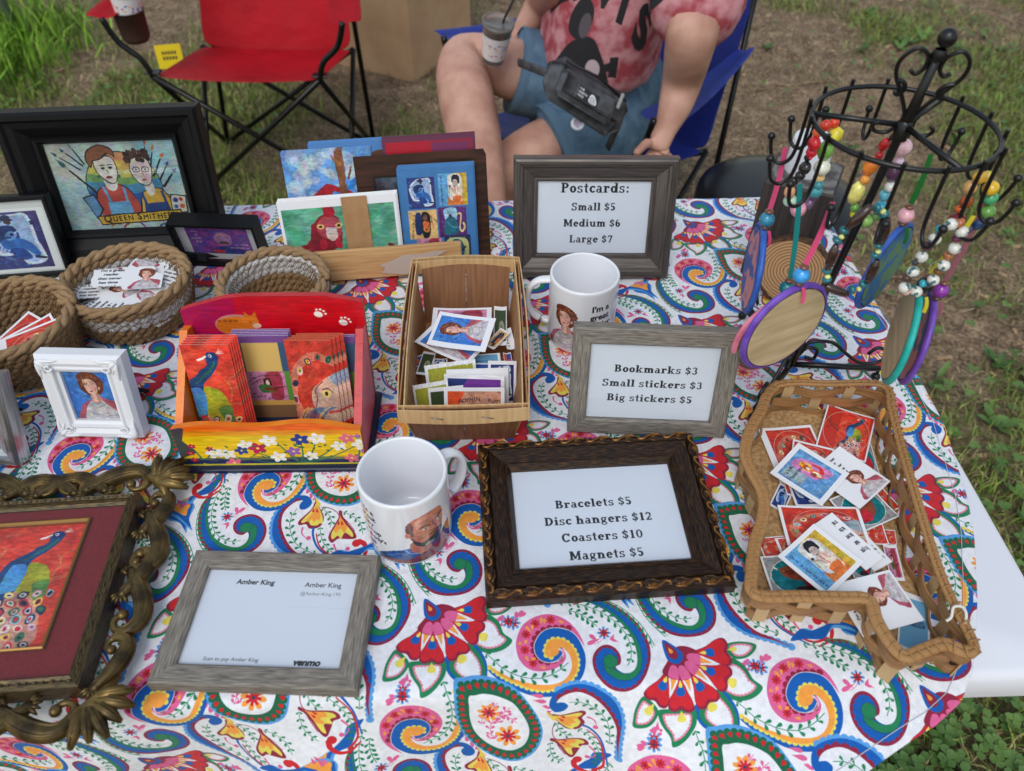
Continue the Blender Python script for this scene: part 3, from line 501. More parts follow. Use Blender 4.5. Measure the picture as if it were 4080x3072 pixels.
MIR_O=(-7.28,25.45); TILE_N=102; TILE_OPS = [["S","lb",0.35,0.57,[-30.11,41.15,-30.69,40.14,-30.96,38.95,-30.78,37.63,-30.18,36.3,-29.26,35.41,-28.22,34.91,-27.11,34.72,-25.82,34.57,-24.47,34.26]],["P","b",[-28.19,40.17,-27.94,40.91,-28.52,41.58,-29.41,41.61,-30.11,41.15,-30.69,40.14,-30.96,38.95,-30.78,37.63,-30.18,36.3,-29.26,35.41,-28.22,34.91,-27.11,34.72,-25.82,34.57,-24.47,34.26,-24.95,34.45,-26.13,34.85,-27.4,35.18,-28.43,35.92,-29.37,36.93,-30.03,38.01,-30.3,39.2,-30.03,40.14,-29.54,40.81,-28.97,41.04,-29.06,40.7,-29.07,40.32,-28.75,39.93]],["K",[-28.19,40.17,-27.94,40.91,-28.52,41.58,-29.41,41.61,-30.11,41.15,-30.69,40.14,-30.96,38.95,-30.78,37.63,-30.18,36.3,-29.26,35.41,-28.22,34.91,-27.11,34.72,-25.82,34.57,-24.47,34.26,-24.95,34.45,-26.13,34.85,-27.4,35.18,-28.43,35.92,-29.37,36.93,-30.03,38.01,-30.3,39.2,-30.03,40.14,-29.54,40.81,-28.97,41.04,-29.06,40.7,-29.07,40.32,-28.75,39.93]],["S","m",0.39,0.66,[-24.95,34.45,-26.13,34.85,-27.4,35.18,-28.43,35.92,-29.37,36.93,-30.03,38.01,-30.3,39.2,-30.03,40.14,-29.54,40.81]],["K"],["F","g",0.62,[-25.48,35.31,-26.14,35.42,-27.6,35.96,-28.49,36.85,-29.14,37.94,-29.36,38.88,-29.18,39.92],0,0.77],["P","b",[-38.5,40.29,-38.75,39.26,-38.74,38.24,-38.36,36.94,-37.69,35.6,-36.75,34.47,-35.51,33.66,-34.22,33.39,-32.78,33.66,-31.7,34.26,-31.06,35.19,-30.95,36.27,-31.28,37.29,-32.02,38.13,-32.95,38.52,-33.77,38.42,-34.42,37.93,-34.66,37.27,-34.45,36.57,-33.89,36.08,-33.23,36.02,-32.98,36.31,-32.89,36.45,-32.64,36.19,-32.47,35.63,-32.66,35.01,-33.22,34.61,-34.17,34.61,-35.3,34.98,-36.26,35.63,-37.1,36.69,-37.73,37.8,-38.12,39.0,-38.37,40.25]],["K",[-38.5,40.29,-38.75,39.26,-38.74,38.24,-38.36,36.94,-37.69,35.6,-36.75,34.47,-35.51,33.66,-34.22,33.39,-32.78,33.66,-31.7,34.26,-31.06,35.19,-30.95,36.27,-31.28,37.29,-32.02,38.13,-32.95,38.52,-33.77,38.42,-34.42,37.93,-34.66,37.27,-34.45,36.57,-33.89,36.08,-33.23,36.02,-32.98,36.31,-32.89,36.45,-32.64,36.19,-32.47,35.63,-32.66,35.01,-33.22,34.61,-34.17,34.61,-35.3,34.98,-36.26,35.63,-37.1,36.69,-37.73,37.8,-38.12,39.0,-38.37,40.25]],["S","m",0.32,0.58,[-38.5,40.29,-38.75,39.26,-38.74,38.24,-38.36,36.94,-37.69,35.6,-36.75,34.47,-35.51,33.66,-34.22,33.39,-32.78,33.66,-31.7,34.26,-31.06,35.19,-30.95,36.27,-31.28,37.29,-32.02,38.13,-32.95,38.52,-33.77,38.42,-34.42,37.93,-34.66,37.27,-34.45,36.57,-33.89,36.08,-33.23,36.02,-32.98,36.31]],["L","b2",0.83,[-33.31,36.91,-32.62,37.04,-32.17,36.16,-32.22,35.32,-32.71,34.65,-33.63,34.36,-34.9,34.59,-36.1,35.3,-37.13,36.43,-37.9,37.77,-38.28,39.1,-38.41,40.24],0.04],["L","g",0.73,[-33.31,36.91,-32.62,37.04,-32.17,36.16,-32.22,35.32,-32.71,34.65,-33.63,34.36,-34.9,34.59,-36.1,35.3,-37.13,36.43,-37.9,37.77,-38.28,39.1,-38.41,40.24],0.02],["K"],["C","b2",0.64,[-33.26,36.92]],["C","g",0.6,[-33.26,36.92]],["L","gl",0.05,[-38.54,40.08,-38.83,38.86,-38.68,37.63,-38.2,36.23,-37.42,34.94,-36.34,33.85,-35.11,33.28]],["F","g",0.71,[-38.59,40.2,-38.83,38.86,-38.68,37.63,-38.2,36.23,-37.42,34.94,-36.34,33.85,-35.35,33.12],1,0.63],["F","g",0.61,[-37.75,42.23,-37.9,40.86,-37.84,39.69,-37.61,38.58,-37.23,37.52,-36.64,36.53,-35.86,35.71,-34.77,35.2,-33.88,35.13,-33.15,35.38],0,0.76],["F","g",0.64,[-37.13,41.27,-37.05,40.36,-36.64,39.28,-36.15,38.48],0,0.54],["W",1,0.63,[-35.66,37.78]],["D","p",0.2,[-35.15,37.98,-34.44,39.05]],["D","p",0.2,[-34.73,38.12,-35.23,38.97]],["L","p",0.04,[-35.22,37.78,-34.8,38.04,-34.48,38.54]],["D","p",0.16,[-35.75,36.82,-35.15,37.05]],["D","p",0.14,[-35.09,36.33,-35.18,36.98]],["D","p",0.19,[-29.36,43.61,-29.38,42.44]],["D","p",0.17,[-28.86,42.9,-28.91,42.03]],["D","p",0.12,[-28.47,42.24,-28.47,41.78]],["P","lb",[-39.28,42.08,-38.06,43.13,-38.19,42.55,-38.59,41.13,-38.76,40.3,-39.69,39.47,-39.85,38.67,-39.71,37.43,-38.72,35.29,-39.35,35.77,-40.04,36.25,-41.31,36.38,-41.77,37.04,-41.7,37.94,-40.47,39.46,-39.24,40.61]],["P","b",[-39.19,42.36,-37.94,43.36,-38.32,41.99,-38.65,40.32,-39.93,39.5,-40.16,38.74,-40.06,37.62,-39.04,35.59,-39.94,36.27,-41.33,36.63,-41.54,37.02,-41.07,38.44,-40.22,39.64,-39.19,41.42]],["P","o",[-40.51,39.43,-40.48,38.17,-40.15,36.79,-40.82,36.91,-41.45,36.95,-41.42,37.74,-41.19,38.68,-40.8,39.01]],["D","p",0.17,[-41.62,38.85,-41.07,38.44]],["D","p",0.21,[-41.68,38.33,-41.06,37.62]],["D","p",0.14,[-41.75,37.93,-41.34,37.38]],["P","m",[-27.68,41.09,-27.72,40.07,-28.43,38.56,-28.15,38.12,-27.59,38.35,-27.12,37.95,-26.48,38.07,-26.06,38.52,-26.15,39.48,-27.04,40.57]],["P","y",[-27.58,40.98,-27.62,40.08,-28.15,38.68,-27.95,38.43,-27.53,38.73,-27.05,38.33,-26.46,38.44,-26.29,38.72,-26.0,38.77,-26.35,39.57,-27.09,40.56]],["P","o",[-27.44,40.62,-27.43,39.87,-27.72,38.94,-27.43,38.75,-27.22,39.04,-26.89,38.73,-26.72,39.13,-26.45,39.0,-26.57,39.65,-27.1,40.43]],["D","r",0.12,[-27.56,40.35,-27.41,39.87]],["D","r",0.11,[-27.28,40.4,-27.02,39.94]],["L","y2",0.22,[-27.81,41.58,-27.49,41.19,-27.13,40.81],0.31],["L","m",0.07,[-28.01,41.68,-27.58,40.98,-27.72,40.07,-28.4,38.63]],["P","m",[-24.95,40.46,-24.71,39.63,-24.95,37.52,-24.37,36.8,-23.95,37.35,-23.46,37.44,-22.3,37.72,-22.51,38.34,-23.55,39.23,-24.34,39.95,-24.64,40.52]],["P","y",[-24.78,40.24,-24.57,39.54,-24.76,37.8,-24.42,37.2,-24.07,37.69,-23.65,37.41,-23.5,38.15,-22.65,37.83,-22.76,38.29,-23.71,39.08,-24.5,39.8]],["P","o",[-24.68,40.01,-24.52,39.42,-24.7,38.29,-24.28,38.0,-24.05,38.53,-23.59,38.13,-23.49,38.76,-23.85,39.18,-24.31,39.58]],["D","r",0.11,[-24.59,39.41,-24.42,38.92]],["D","r",0.11,[-24.35,39.45,-24.05,38.99]],["L","m",0.07,[-26.84,40.61,-25.99,40.64,-25.25,40.4,-24.78,39.99,-24.67,39.39,-24.93,37.76]],["L","m",0.07,[-24.7,40.38,-24.44,39.93,-23.59,39.35,-22.64,38.56]],["L","p",0.21,[-27.76,37.95,-27.59,37.26,-27.01,36.84],0.06],["C","p",0.24,[-26.76,36.88]],["L","p",0.21,[-24.14,36.73,-23.57,36.02,-22.86,36.04,-22.59,36.44],0.06],["C","p",0.23,[-22.65,36.48]],["F","g",0.51,[-26.7,40.51,-25.83,39.92,-25.27,39.28,-25.13,38.45],0,0.63],["F","g",0.53,[-26.07,38.27,-25.56,37.17,-24.7,36.27,-23.56,35.68,-21.82,35.72],0,0.66],["F","g",0.51,[-24.4,40.44,-23.33,40.14,-22.4,39.57,-21.73,38.36],0,0.64],["L","b",0.24,[-26.72,38.15,-26.43,37.24,-25.58,36.11,-24.25,35.32,-22.93,34.77],0.14],["L","r",0.11,[-26.21,37.52,-25.42,36.25,-24.09,35.46,-22.52,35.07,-21.29,35.65],0.25],["L","r",0.59,[-21.91,37.5,-21.22,37.28,-20.83,36.42,-21.12,35.45,-22.09,34.71],0.14],["C","r",0.42,[-22.03,37.24]],["P","p",[0.95,30.9,0.31,32.02,-0.7,32.92,-1.89,33.32,-2.91,33.25,-3.96,32.68,-4.72,31.8,-5.0,30.55,-4.87,29.52,-4.37,28.59,-3.5,28.0,-2.41,27.98,-1.29,28.42,-0.64,29.18,-0.62,29.97,-1.13,30.34,-1.43,31.7,0.14,31.63]],["S","m",0.28,0.55,[-0.62,32.33,-2.16,32.07,-2.99,31.59,-3.46,30.72,-3.35,29.69,-2.8,28.99,-1.9,28.89,-1.0,29.44]],["W",2,0.45,[-2.32,32.8]],["W",2,0.45,[-3.63,32.19]],["W",2,0.45,[-4.25,31.05]],["W",2,0.44,[-4.11,29.61]],["W",2,0.43,[-3.22,28.58]],["D","o",0.14,[-3.07,32.11,-3.18,32.83]],["D","o",0.15,[-2.87,32.27,-2.83,32.77]],["D","o",0.14,[-3.83,31.25,-4.37,31.75]],["D","o",0.14,[-3.81,31.49,-3.84,31.97]],["D","o",0.14,[-4.41,30.07,-4.76,30.13]],["D","o",0.14,[-4.2,30.11,-4.15,30.48]],["D","o",0.14,[-3.61,28.62,-3.9,29.01]],["D","o",0.14,[-3.52,28.75,-3.13,29.04]],["D","o",0.13,[-2.68,28.31,-2.15,28.36]],["D","o",0.14,[-1.71,32.86,-1.24,32.76]],["L","w",0.11,[1.19,28.58,1.18,29.85,0.72,30.92,0.01,31.79,-0.93,32.15,-2.15,32.02,-2.96,31.41,-3.35,30.39,-3.22,29.6,-2.69,29.01,-1.9,28.89,-1.19,29.24,-0.85,29.93,-1.01,30.25]],["P","b",[-7.03,27.33,-5.85,26.59,-4.46,26.13,-2.77,25.84,-1.38,26.0,-0.19,26.54,0.72,27.47,1.19,28.58,1.18,29.85,0.72,30.92,0.01,31.79,-0.93,32.15,-2.15,32.02,-2.96,31.41,-3.35,30.39,-3.22,29.6,-2.69,29.01,-1.9,28.89,-1.19,29.24,-0.85,29.93,-1.01,30.25,-0.8,30.34,-0.24,29.87,0.09,29.0,-0.05,28.15,-0.58,27.43,-1.58,26.98,-2.96,26.8,-4.61,26.92,-5.98,27.27,-7.1,27.64]],["S","y",0.23,0.45,[-6.83,27.51,-5.51,26.91,-4.2,26.58,-2.82,26.39,-1.51,26.58,-0.47,27.13,0.24,27.81,0.56,28.7,0.48,29.7,-0.05,30.59,-0.86,31.11,-1.5,31.12,-2.1,30.88,-2.37,30.16,-2.27,29.51,-1.77,29.37]],["P","o",[-6.83,27.51,-5.51,26.91,-4.2,26.58,-2.82,26.39,-1.51,26.58,-0.47,27.13,0.24,27.81,0.56,28.7,0.48,29.7,-0.05,30.59,-0.86,31.11,-1.5,31.12,-2.1,30.88,-2.37,30.16,-2.27,29.51,-1.77,29.37,-1.19,29.98,-1.24,30.32,-0.8,30.34,-0.24,29.87,0.09,29.0,-0.05,28.15,-0.58,27.43,-1.58,26.98,-2.96,26.8,-4.61,26.92,-5.98,27.27,-7.1,27.64]],["C","o",0.61,[-1.77,30.05]],["P","w",[-1.22,30.21,-0.79,30.29,-0.29,29.81,-0.01,28.98,-0.17,28.22,-0.8,27.49,-0.52,29.09,-0.73,29.84]],["L","p",0.29,[-1.01,30.25,-0.63,29.74,-0.73,29.05,-1.39,28.4],0.06],["L","w",0.08,[-1.24,30.32,-0.75,29.95,-0.88,29.35,-1.58,28.89],0.03],["F","g",0.66,[-7.37,28.68,-6.61,28.22,-5.85,27.71,-4.8,27.35,-3.68,27.2,-2.51,27.32,-1.42,27.89,-0.76,28.52,-0.25,29.14],0,0.83],["W",1,0.69,[-5.58,31.88]],["W",1,0.65,[-13.53,24.16]],["D","p",0.2,[-6.22,31.95,-6.94,32.12]],["D","p",0.16,[-6.38,31.86,-6.66,32.42]],["D","p",0.18,[-5.17,32.45,-4.7,33.04]],["D","p",0.13,[-6.54,31.83,-6.58,31.45]],["D","p",0.17,[-13.56,25.68,-13.45,25.0]],["D","p",0.15,[-13.52,25.08,-13.85,24.87]],["D","p",0.14,[-13.36,25.11,-13.06,24.97]],["D","p",0.18,[-13.8,23.62,-14.67,23.06]],["D","p",0.15,[-13.8,23.62,-14.49,23.55]],["D","p",0.19,[-6.73,26.62,-6.52,26.15]],["D","p",0.19,[-6.28,26.56,-5.9,26.17]],["D","p",0.19,[-8.18,25.22,-7.7,24.98]],["D","p",0.19,[-8.03,24.75,-7.71,24.2]],["D","p",0.23,[-2.73,25.42,-1.69,25.42]],["D","p",0.16,[-1.8,24.91,-1.06,24.82]],["D","p",0.09,[-1.31,24.48,-0.86,24.44]],["P","g",[-8.63,31.93,-7.9,32.31,-6.87,31.77,-6.23,30.8,-5.34,30.25,-5.94,29.32,-7.16,28.75,-8.3,28.88,-8.94,29.23,-8.96,29.81]],["P","w",[-8.31,31.5,-7.78,31.78,-7.02,31.38,-6.54,30.67,-5.88,30.26,-6.32,29.57,-7.23,29.14,-8.08,29.24,-8.55,29.5,-8.56,29.93]],["K",[-8.31,31.5,-7.78,31.78,-7.02,31.38,-6.54,30.67,-5.88,30.26,-6.32,29.57,-7.23,29.14,-8.08,29.24,-8.55,29.5,-8.56,29.93]],["S","lp",0.18,0.33,[-8.31,31.5,-7.78,31.78,-7.02,31.38,-6.54,30.67,-5.88,30.26,-6.32,29.57,-7.23,29.14,-8.08,29.24,-8.55,29.5,-8.56,29.93,-8.31,31.5]],["K"],["D","y",0.43,[-8.63,30.35,-7.66,30.05]],["P","b",[-10.79,27.61,-8.97,29.34,-7.98,28.94,-7.14,27.84,-6.87,26.55,-7.07,25.64,-8.13,25.54,-9.38,25.77,-10.28,26.41]],["P","g",[-10.23,27.6,-9.29,29.28,-8.3,28.88,-7.43,27.9,-7.04,26.82,-7.15,25.78,-8.06,25.71,-9.21,26.0,-10.12,26.64]],["P","w",[-9.78,27.47,-9.08,28.7,-8.36,28.41,-7.71,27.7,-7.42,26.9,-7.5,26.13,-8.18,26.08,-9.03,26.29,-9.7,26.77]],["K",[-9.78,27.47,-9.08,28.7,-8.36,28.41,-7.71,27.7,-7.42,26.9,-7.5,26.13,-8.18,26.08,-9.03,26.29,-9.7,26.77]],["S","lp",0.17,0.32,[-9.78,27.47,-9.08,28.7,-8.36,28.41,-7.71,27.7,-7.42,26.9,-7.5,26.13,-8.18,26.08,-9.03,26.29,-9.7,26.77,-9.78,27.47]],["K"],["D","y",0.44,[-9.86,28.36,-9.12,27.58]],["P","g",[-13.65,26.62,-12.3,26.99,-10.71,27.28,-10.38,26.39,-10.52,25.55,-11.07,24.51,-11.91,23.86,-12.27,24.6,-13.1,25.36,-13.53,26.0]],["P","w",[-13.19,26.37,-12.19,26.64,-11.02,26.86,-10.79,26.21,-10.89,25.59,-11.29,24.84,-11.91,24.37,-12.18,24.9,-12.79,25.45,-13.11,25.92]],["K",[-13.19,26.37,-12.19,26.64,-11.02,26.86,-10.79,26.21,-10.89,25.59,-11.29,24.84,-11.91,24.37,-12.18,24.9,-12.79,25.45,-13.11,25.92]],["S","lp",0.18,0.31,[-13.19,26.37,-12.19,26.64,-11.02,26.86,-10.79,26.21,-10.89,25.59,-11.29,24.84,-11.91,24.37,-12.18,24.9,-12.79,25.45,-13.11,25.92,-13.19,26.37]],["K"],["D","y",0.39,[-11.79,26.97,-11.58,26.11]],["P","g",[-15.24,27.46,-14.64,27.35,-13.7,26.61,-13.74,25.75,-14.3,24.93,-15.36,24.58,-15.57,25.4,-15.58,26.37]],["P","w",[-15.11,27.08,-14.67,27.0,-13.97,26.46,-14.0,25.82,-14.41,25.21,-15.2,24.95,-15.36,25.56,-15.36,26.28]],["K",[-15.11,27.08,-14.67,27.0,-13.97,26.46,-14.0,25.82,-14.41,25.21,-15.2,24.95,-15.36,25.56,-15.36,26.28]],["S","lp",0.18,0.32,[-15.11,27.08,-14.67,27.0,-13.97,26.46,-14.0,25.82,-14.41,25.21,-15.2,24.95,-15.36,25.56,-15.36,26.28,-15.11,27.08]],["K"],["D","y",0.37,[-14.12,27.1,-14.56,26.12]],["P","g",[-8.55,33.19,-8.18,33.64,-7.08,33.98,-5.91,33.94,-6.02,33.29,-6.79,32.52,-7.9,32.31]],["P","w",[-8.2,33.21,-7.92,33.54,-7.11,33.79,-6.24,33.77,-6.32,33.28,-6.9,32.71,-7.72,32.56]],["K",[-8.2,33.21,-7.92,33.54,-7.11,33.79,-6.24,33.77,-6.32,33.28,-6.9,32.71,-7.72,32.56]],["S","lp",0.19,0.34,[-8.2,33.21,-7.92,33.54,-7.11,33.79,-6.24,33.77,-6.32,33.28,-6.9,32.71,-7.72,32.56,-8.2,33.21]],["K"],["D","y",0.23,[-8.39,32.97,-7.62,33.18]],["P","m",[-11.27,32.26,-10.27,32.91,-9.43,33.72,-8.73,34.0,-8.31,33.52,-8.36,32.81,-7.97,32.21,-8.1,31.61,-8.84,31.53,-9.97,31.84,-11.17,31.93]],["P","r",[-11.15,32.27,-10.25,32.85,-9.52,33.6,-8.92,33.82,-8.54,33.4,-8.69,32.72,-8.23,32.21,-8.35,31.67,-8.97,31.6,-9.99,31.9,-11.07,31.98]],["D","b",0.41,[-10.67,32.23,-9.57,32.51]],["D","y",0.16,[-10.83,32.19,-10.23,32.34]],["P","m",[-11.14,31.32,-9.95,31.33,-8.84,31.55,-8.1,31.42,-7.95,30.82,-8.32,30.27,-8.26,29.6,-8.65,29.19,-9.32,29.49,-10.18,30.31,-11.21,31.01]],["P","r",[-11.04,31.27,-9.97,31.27,-8.97,31.5,-8.35,31.37,-8.21,30.84,-8.65,30.37,-8.48,29.73,-8.83,29.36,-9.41,29.61,-10.17,30.37,-11.1,30.99]],["D","b",0.4,[-10.62,30.99,-9.52,30.65]],["D","y",0.17,[-10.79,31.04,-10.18,30.85]],["P","m",[-11.51,30.45,-10.46,29.81,-9.38,29.39,-8.82,28.89,-8.98,28.35,-9.56,28.11,-9.84,27.54,-10.38,27.42,-10.82,28.02,-11.17,29.13,-11.73,30.24]],["P","r",[-11.45,30.35,-10.5,29.77,-9.52,29.41,-9.05,28.99,-9.19,28.49,-9.8,28.36,-9.97,27.76,-10.46,27.66,-10.84,28.16,-11.13,29.17,-11.64,30.16]],["D","b",0.4,[-11.22,29.91,-10.42,29.04]],["D","y",0.16,[-11.34,30.04,-10.9,29.56]],["P","m",[-12.31,29.95,-11.71,28.86,-10.98,27.94,-10.75,27.24,-11.17,26.9,-11.8,27.03,-12.34,26.73,-12.88,26.92,-12.97,27.64,-12.69,28.72,-12.62,29.91]],["P","r",[-12.3,29.83,-11.77,28.86,-11.09,28.04,-10.9,27.44,-11.27,27.13,-11.88,27.35,-12.34,26.97,-12.83,27.15,-12.91,27.76,-12.64,28.73,-12.57,29.8]],["D","b",0.4,[-12.33,29.36,-12.08,28.23]],["D","y",0.16,[-12.37,29.53,-12.23,28.9]],["P","m",[-13.19,29.98,-13.17,28.77,-12.95,27.64,-13.06,26.94,-13.62,26.87,-14.14,27.29,-14.79,27.31,-15.21,27.75,-14.93,28.4,-14.15,29.16,-13.5,30.1]],["P","r",[-13.24,29.88,-13.22,28.8,-13.0,27.78,-13.11,27.18,-13.6,27.11,-14.05,27.6,-14.67,27.52,-15.04,27.92,-14.81,28.47,-14.09,29.14,-13.51,29.98]],["D","b",0.4,[-13.5,29.5,-13.81,28.44]],["D","y",0.16,[-13.45,29.66,-13.63,29.07]],["P","w",[-11.49,31.86,-10.8,32.01,-10.12,31.85,-9.09,31.48,-10.11,31.23,-10.78,31.15,-11.47,31.38]],["P","o",[-11.37,31.78,-10.8,31.87,-10.28,31.72,-9.71,31.52,-10.28,31.38,-10.79,31.29,-11.36,31.44]],["P","w",[-11.54,31.11,-10.85,30.88,-10.31,30.4,-9.57,29.58,-10.59,29.89,-11.24,30.17,-11.75,30.71]],["P","o",[-11.47,30.98,-10.91,30.76,-10.52,30.37,-10.11,29.92,-10.67,30.1,-11.17,30.29,-11.62,30.71]],["P","w",[-11.99,30.48,-11.5,29.92,-11.28,29.24,-11.05,28.19,-11.79,29.0,-12.21,29.58,-12.39,30.29]],["P","o",[-11.99,30.35,-11.62,29.86,-11.47,29.34,-11.34,28.75,-11.75,29.21,-12.09,29.63,-12.27,30.21]],["P","w",[-12.67,30.25,-12.5,29.53,-12.64,28.86,-12.95,27.89,-13.22,28.93,-13.32,29.63,-13.12,30.3]],["P","o",[-12.74,30.14,-12.64,29.55,-12.77,29.05,-12.94,28.5,-13.08,29.08,-13.18,29.61,-13.06,30.18]],["P","m",[-12.7,32.41,-11.18,32.45,-10.76,31.65,-10.97,30.63,-11.46,29.82,-12.27,29.43,-13.31,29.47,-13.87,29.85,-13.54,30.76]],["P","p",[-11.83,31.8,-11.49,32.03,-10.75,32.06,-10.68,31.57,-10.73,31.1,-11.47,31.21,-11.82,31.47]],["P","p",[-11.87,31.24,-11.46,31.25,-10.78,30.89,-10.94,30.46,-11.21,30.1,-11.83,30.57,-12.02,30.96]],["P","p",[-12.21,30.78,-11.85,30.55,-11.43,29.88,-11.8,29.64,-12.22,29.51,-12.52,30.22,-12.49,30.64]],["P","p",[-12.73,30.6,-12.51,30.23,-12.46,29.47,-12.91,29.46,-13.37,29.58,-13.28,30.32,-13.05,30.64]],["P","b",[-14.02,32.74,-13.07,32.47,-12.33,31.98,-12.18,31.39,-12.53,30.85,-13.1,30.84,-13.62,31.24]],["P","m",[-13.81,32.52,-13.2,32.32,-12.69,31.91,-12.62,31.43,-12.96,31.18,-13.39,31.41]],["D","o",0.18,[-13.52,32.2,-13.14,31.76]],["P","lb",[-52.11,48.72,-51.01,49.14,-49.37,49.17,-47.43,48.63,-45.84,47.16,-44.73,45.65,-44.24,44.19,-44.4,42.53,-45.3,41.51,-46.51,41.09,-48.1,41.16,-49.71,41.78,-50.9,42.81,-51.58,43.96,-52.11,45.31,-52.47,46.85,-52.8,48.38]],["S","dg",0.29,0.57,[-51.61,48.24,-50.65,48.61,-49.21,48.64,-47.51,48.17,-46.11,46.88,-45.13,45.56,-44.69,44.28,-44.84,42.81,-45.62,41.9,-46.7,41.53,-48.1,41.59,-49.52,42.14,-50.57,43.06,-51.17,44.07,-51.62,45.26,-51.93,46.61,-52.22,47.95,-51.61,48.24]],["P","dg",[-51.61,48.24,-50.65,48.61,-49.21,48.64,-47.51,48.17,-46.11,46.88,-45.13,45.56,-44.69,44.28,-44.84,42.81,-45.62,41.9,-46.7,41.53,-48.1,41.59,-49.52,42.14,-50.57,43.06,-51.17,44.07,-51.62,45.26,-51.93,46.61,-52.22,47.95]],["P","w",[-50.82,47.48,-50.08,47.76,-48.98,47.78,-47.67,47.42,-46.59,46.44,-45.83,45.42,-45.49,44.43,-45.59,43.29,-46.2,42.58,-47.03,42.29,-48.13,42.34,-49.23,42.77,-50.04,43.48,-50.5,44.27,-50.84,45.19,-51.08,46.23,-51.29,47.25]],["R","r",0.24,0.8,[-51.37,48.01,-50.47,48.35,-49.13,48.37,-47.55,47.94,-46.25,46.74,-45.34,45.51,-44.92,44.32,-45.05,42.95,-45.79,42.1,-46.79,41.76,-48.1,41.81,-49.43,42.33,-50.4,43.18,-50.96,44.13,-51.38,45.23,-51.67,46.49,-51.93,47.73,-51.37,48.01],[-48.1,44.88]],["F","p",0.58,[-49.74,44.57,-49.7,45.63,-49.13,46.54,-48.81,47.14],0,0.56],["F","p",0.58,[-48.18,43.32,-48.79,43.85,-48.85,45.26,-47.94,45.96,-46.78,45.39],0,0.56],["F","p",0.57,[-48.33,45.1,-48.2,46.04,-47.65,46.82],0,0.55],["F","p",0.56,[-48.69,43.1,-48.63,43.75],0,0.54],["W",3,1.12,[-47.25,43.88]],["W",3,0.95,[-49.35,45.96]]]
# ------------------------------------------------------------------ ground
def n2(x, y, s, seed=0):
    "value noise of numpy coordinates"
    X = x/s+seed*17.13+500; Y = y/s+seed*7.77+500; xi = np.floor(X).astype(np.int64); yi = np.floor(Y).astype(np.int64); fx = X-xi; fy = Y-yi
    fx = fx*fx*(3-2*fx); fy = fy*fy*(3-2*fy)
    def h(a, b):
        v = (a*374761393+b*668265263+seed*974711) & 0x7fffffff; v = ((v ^ (v >> 13))*1274126177) & 0x7fffffff
        return ((v ^ (v >> 16)) & 0xffff)/65535.0
    return (h(xi, yi)*(1-fx)+h(xi+1, yi)*fx)*(1-fy)+(h(xi, yi+1)*(1-fx)+h(xi+1, yi+1)*fx)*fy
def gz(x, y):
    return .030*(n2(x, y, .5, 1)-.5)+.016*(n2(x, y, .13, 2)-.5)+.009*(n2(x, y, .04, 3)-.5)
def green(x, y):
    "how grassy the ground is, 0..1, after the patches in the photograph"
    g = .30+1.15*(n2(x, y, .36, 5)-.5)+.8*(n2(x, y, .12, 6)-.5)
    b = lambda cx, cy, rx, ry, w: w*np.exp(-((x-cx)/rx)**2-((y-cy)/ry)**2)
    g = g+b(-2.15, 3.35, .28, .42, 1.5)+b(-1.7, 3.0, .7, .18, .45)+b(-.95, 2.4, .8, .5, .42)+b(0.0, 2.35, .5, .4, .3)-b(.95, 2.5, .8, .8, .42)-b(-1.6, 4.0, 1.2, .4, .5)
    g = g+b(2.1, 3.1, .45, 1.2, .5)+b(2.2, 2.2, .35, .8, .3)+b(1.35, 1.0, .45, .35, .75)+b(.9, .45, .4, .35, .9)+b(-.9, 1.7, .7, .3, .35)+b(1.0, 1.9, .3, .2, .1)-b(1.15, 1.75, .3, .2, .3)
    return np.clip(g, 0, 1)
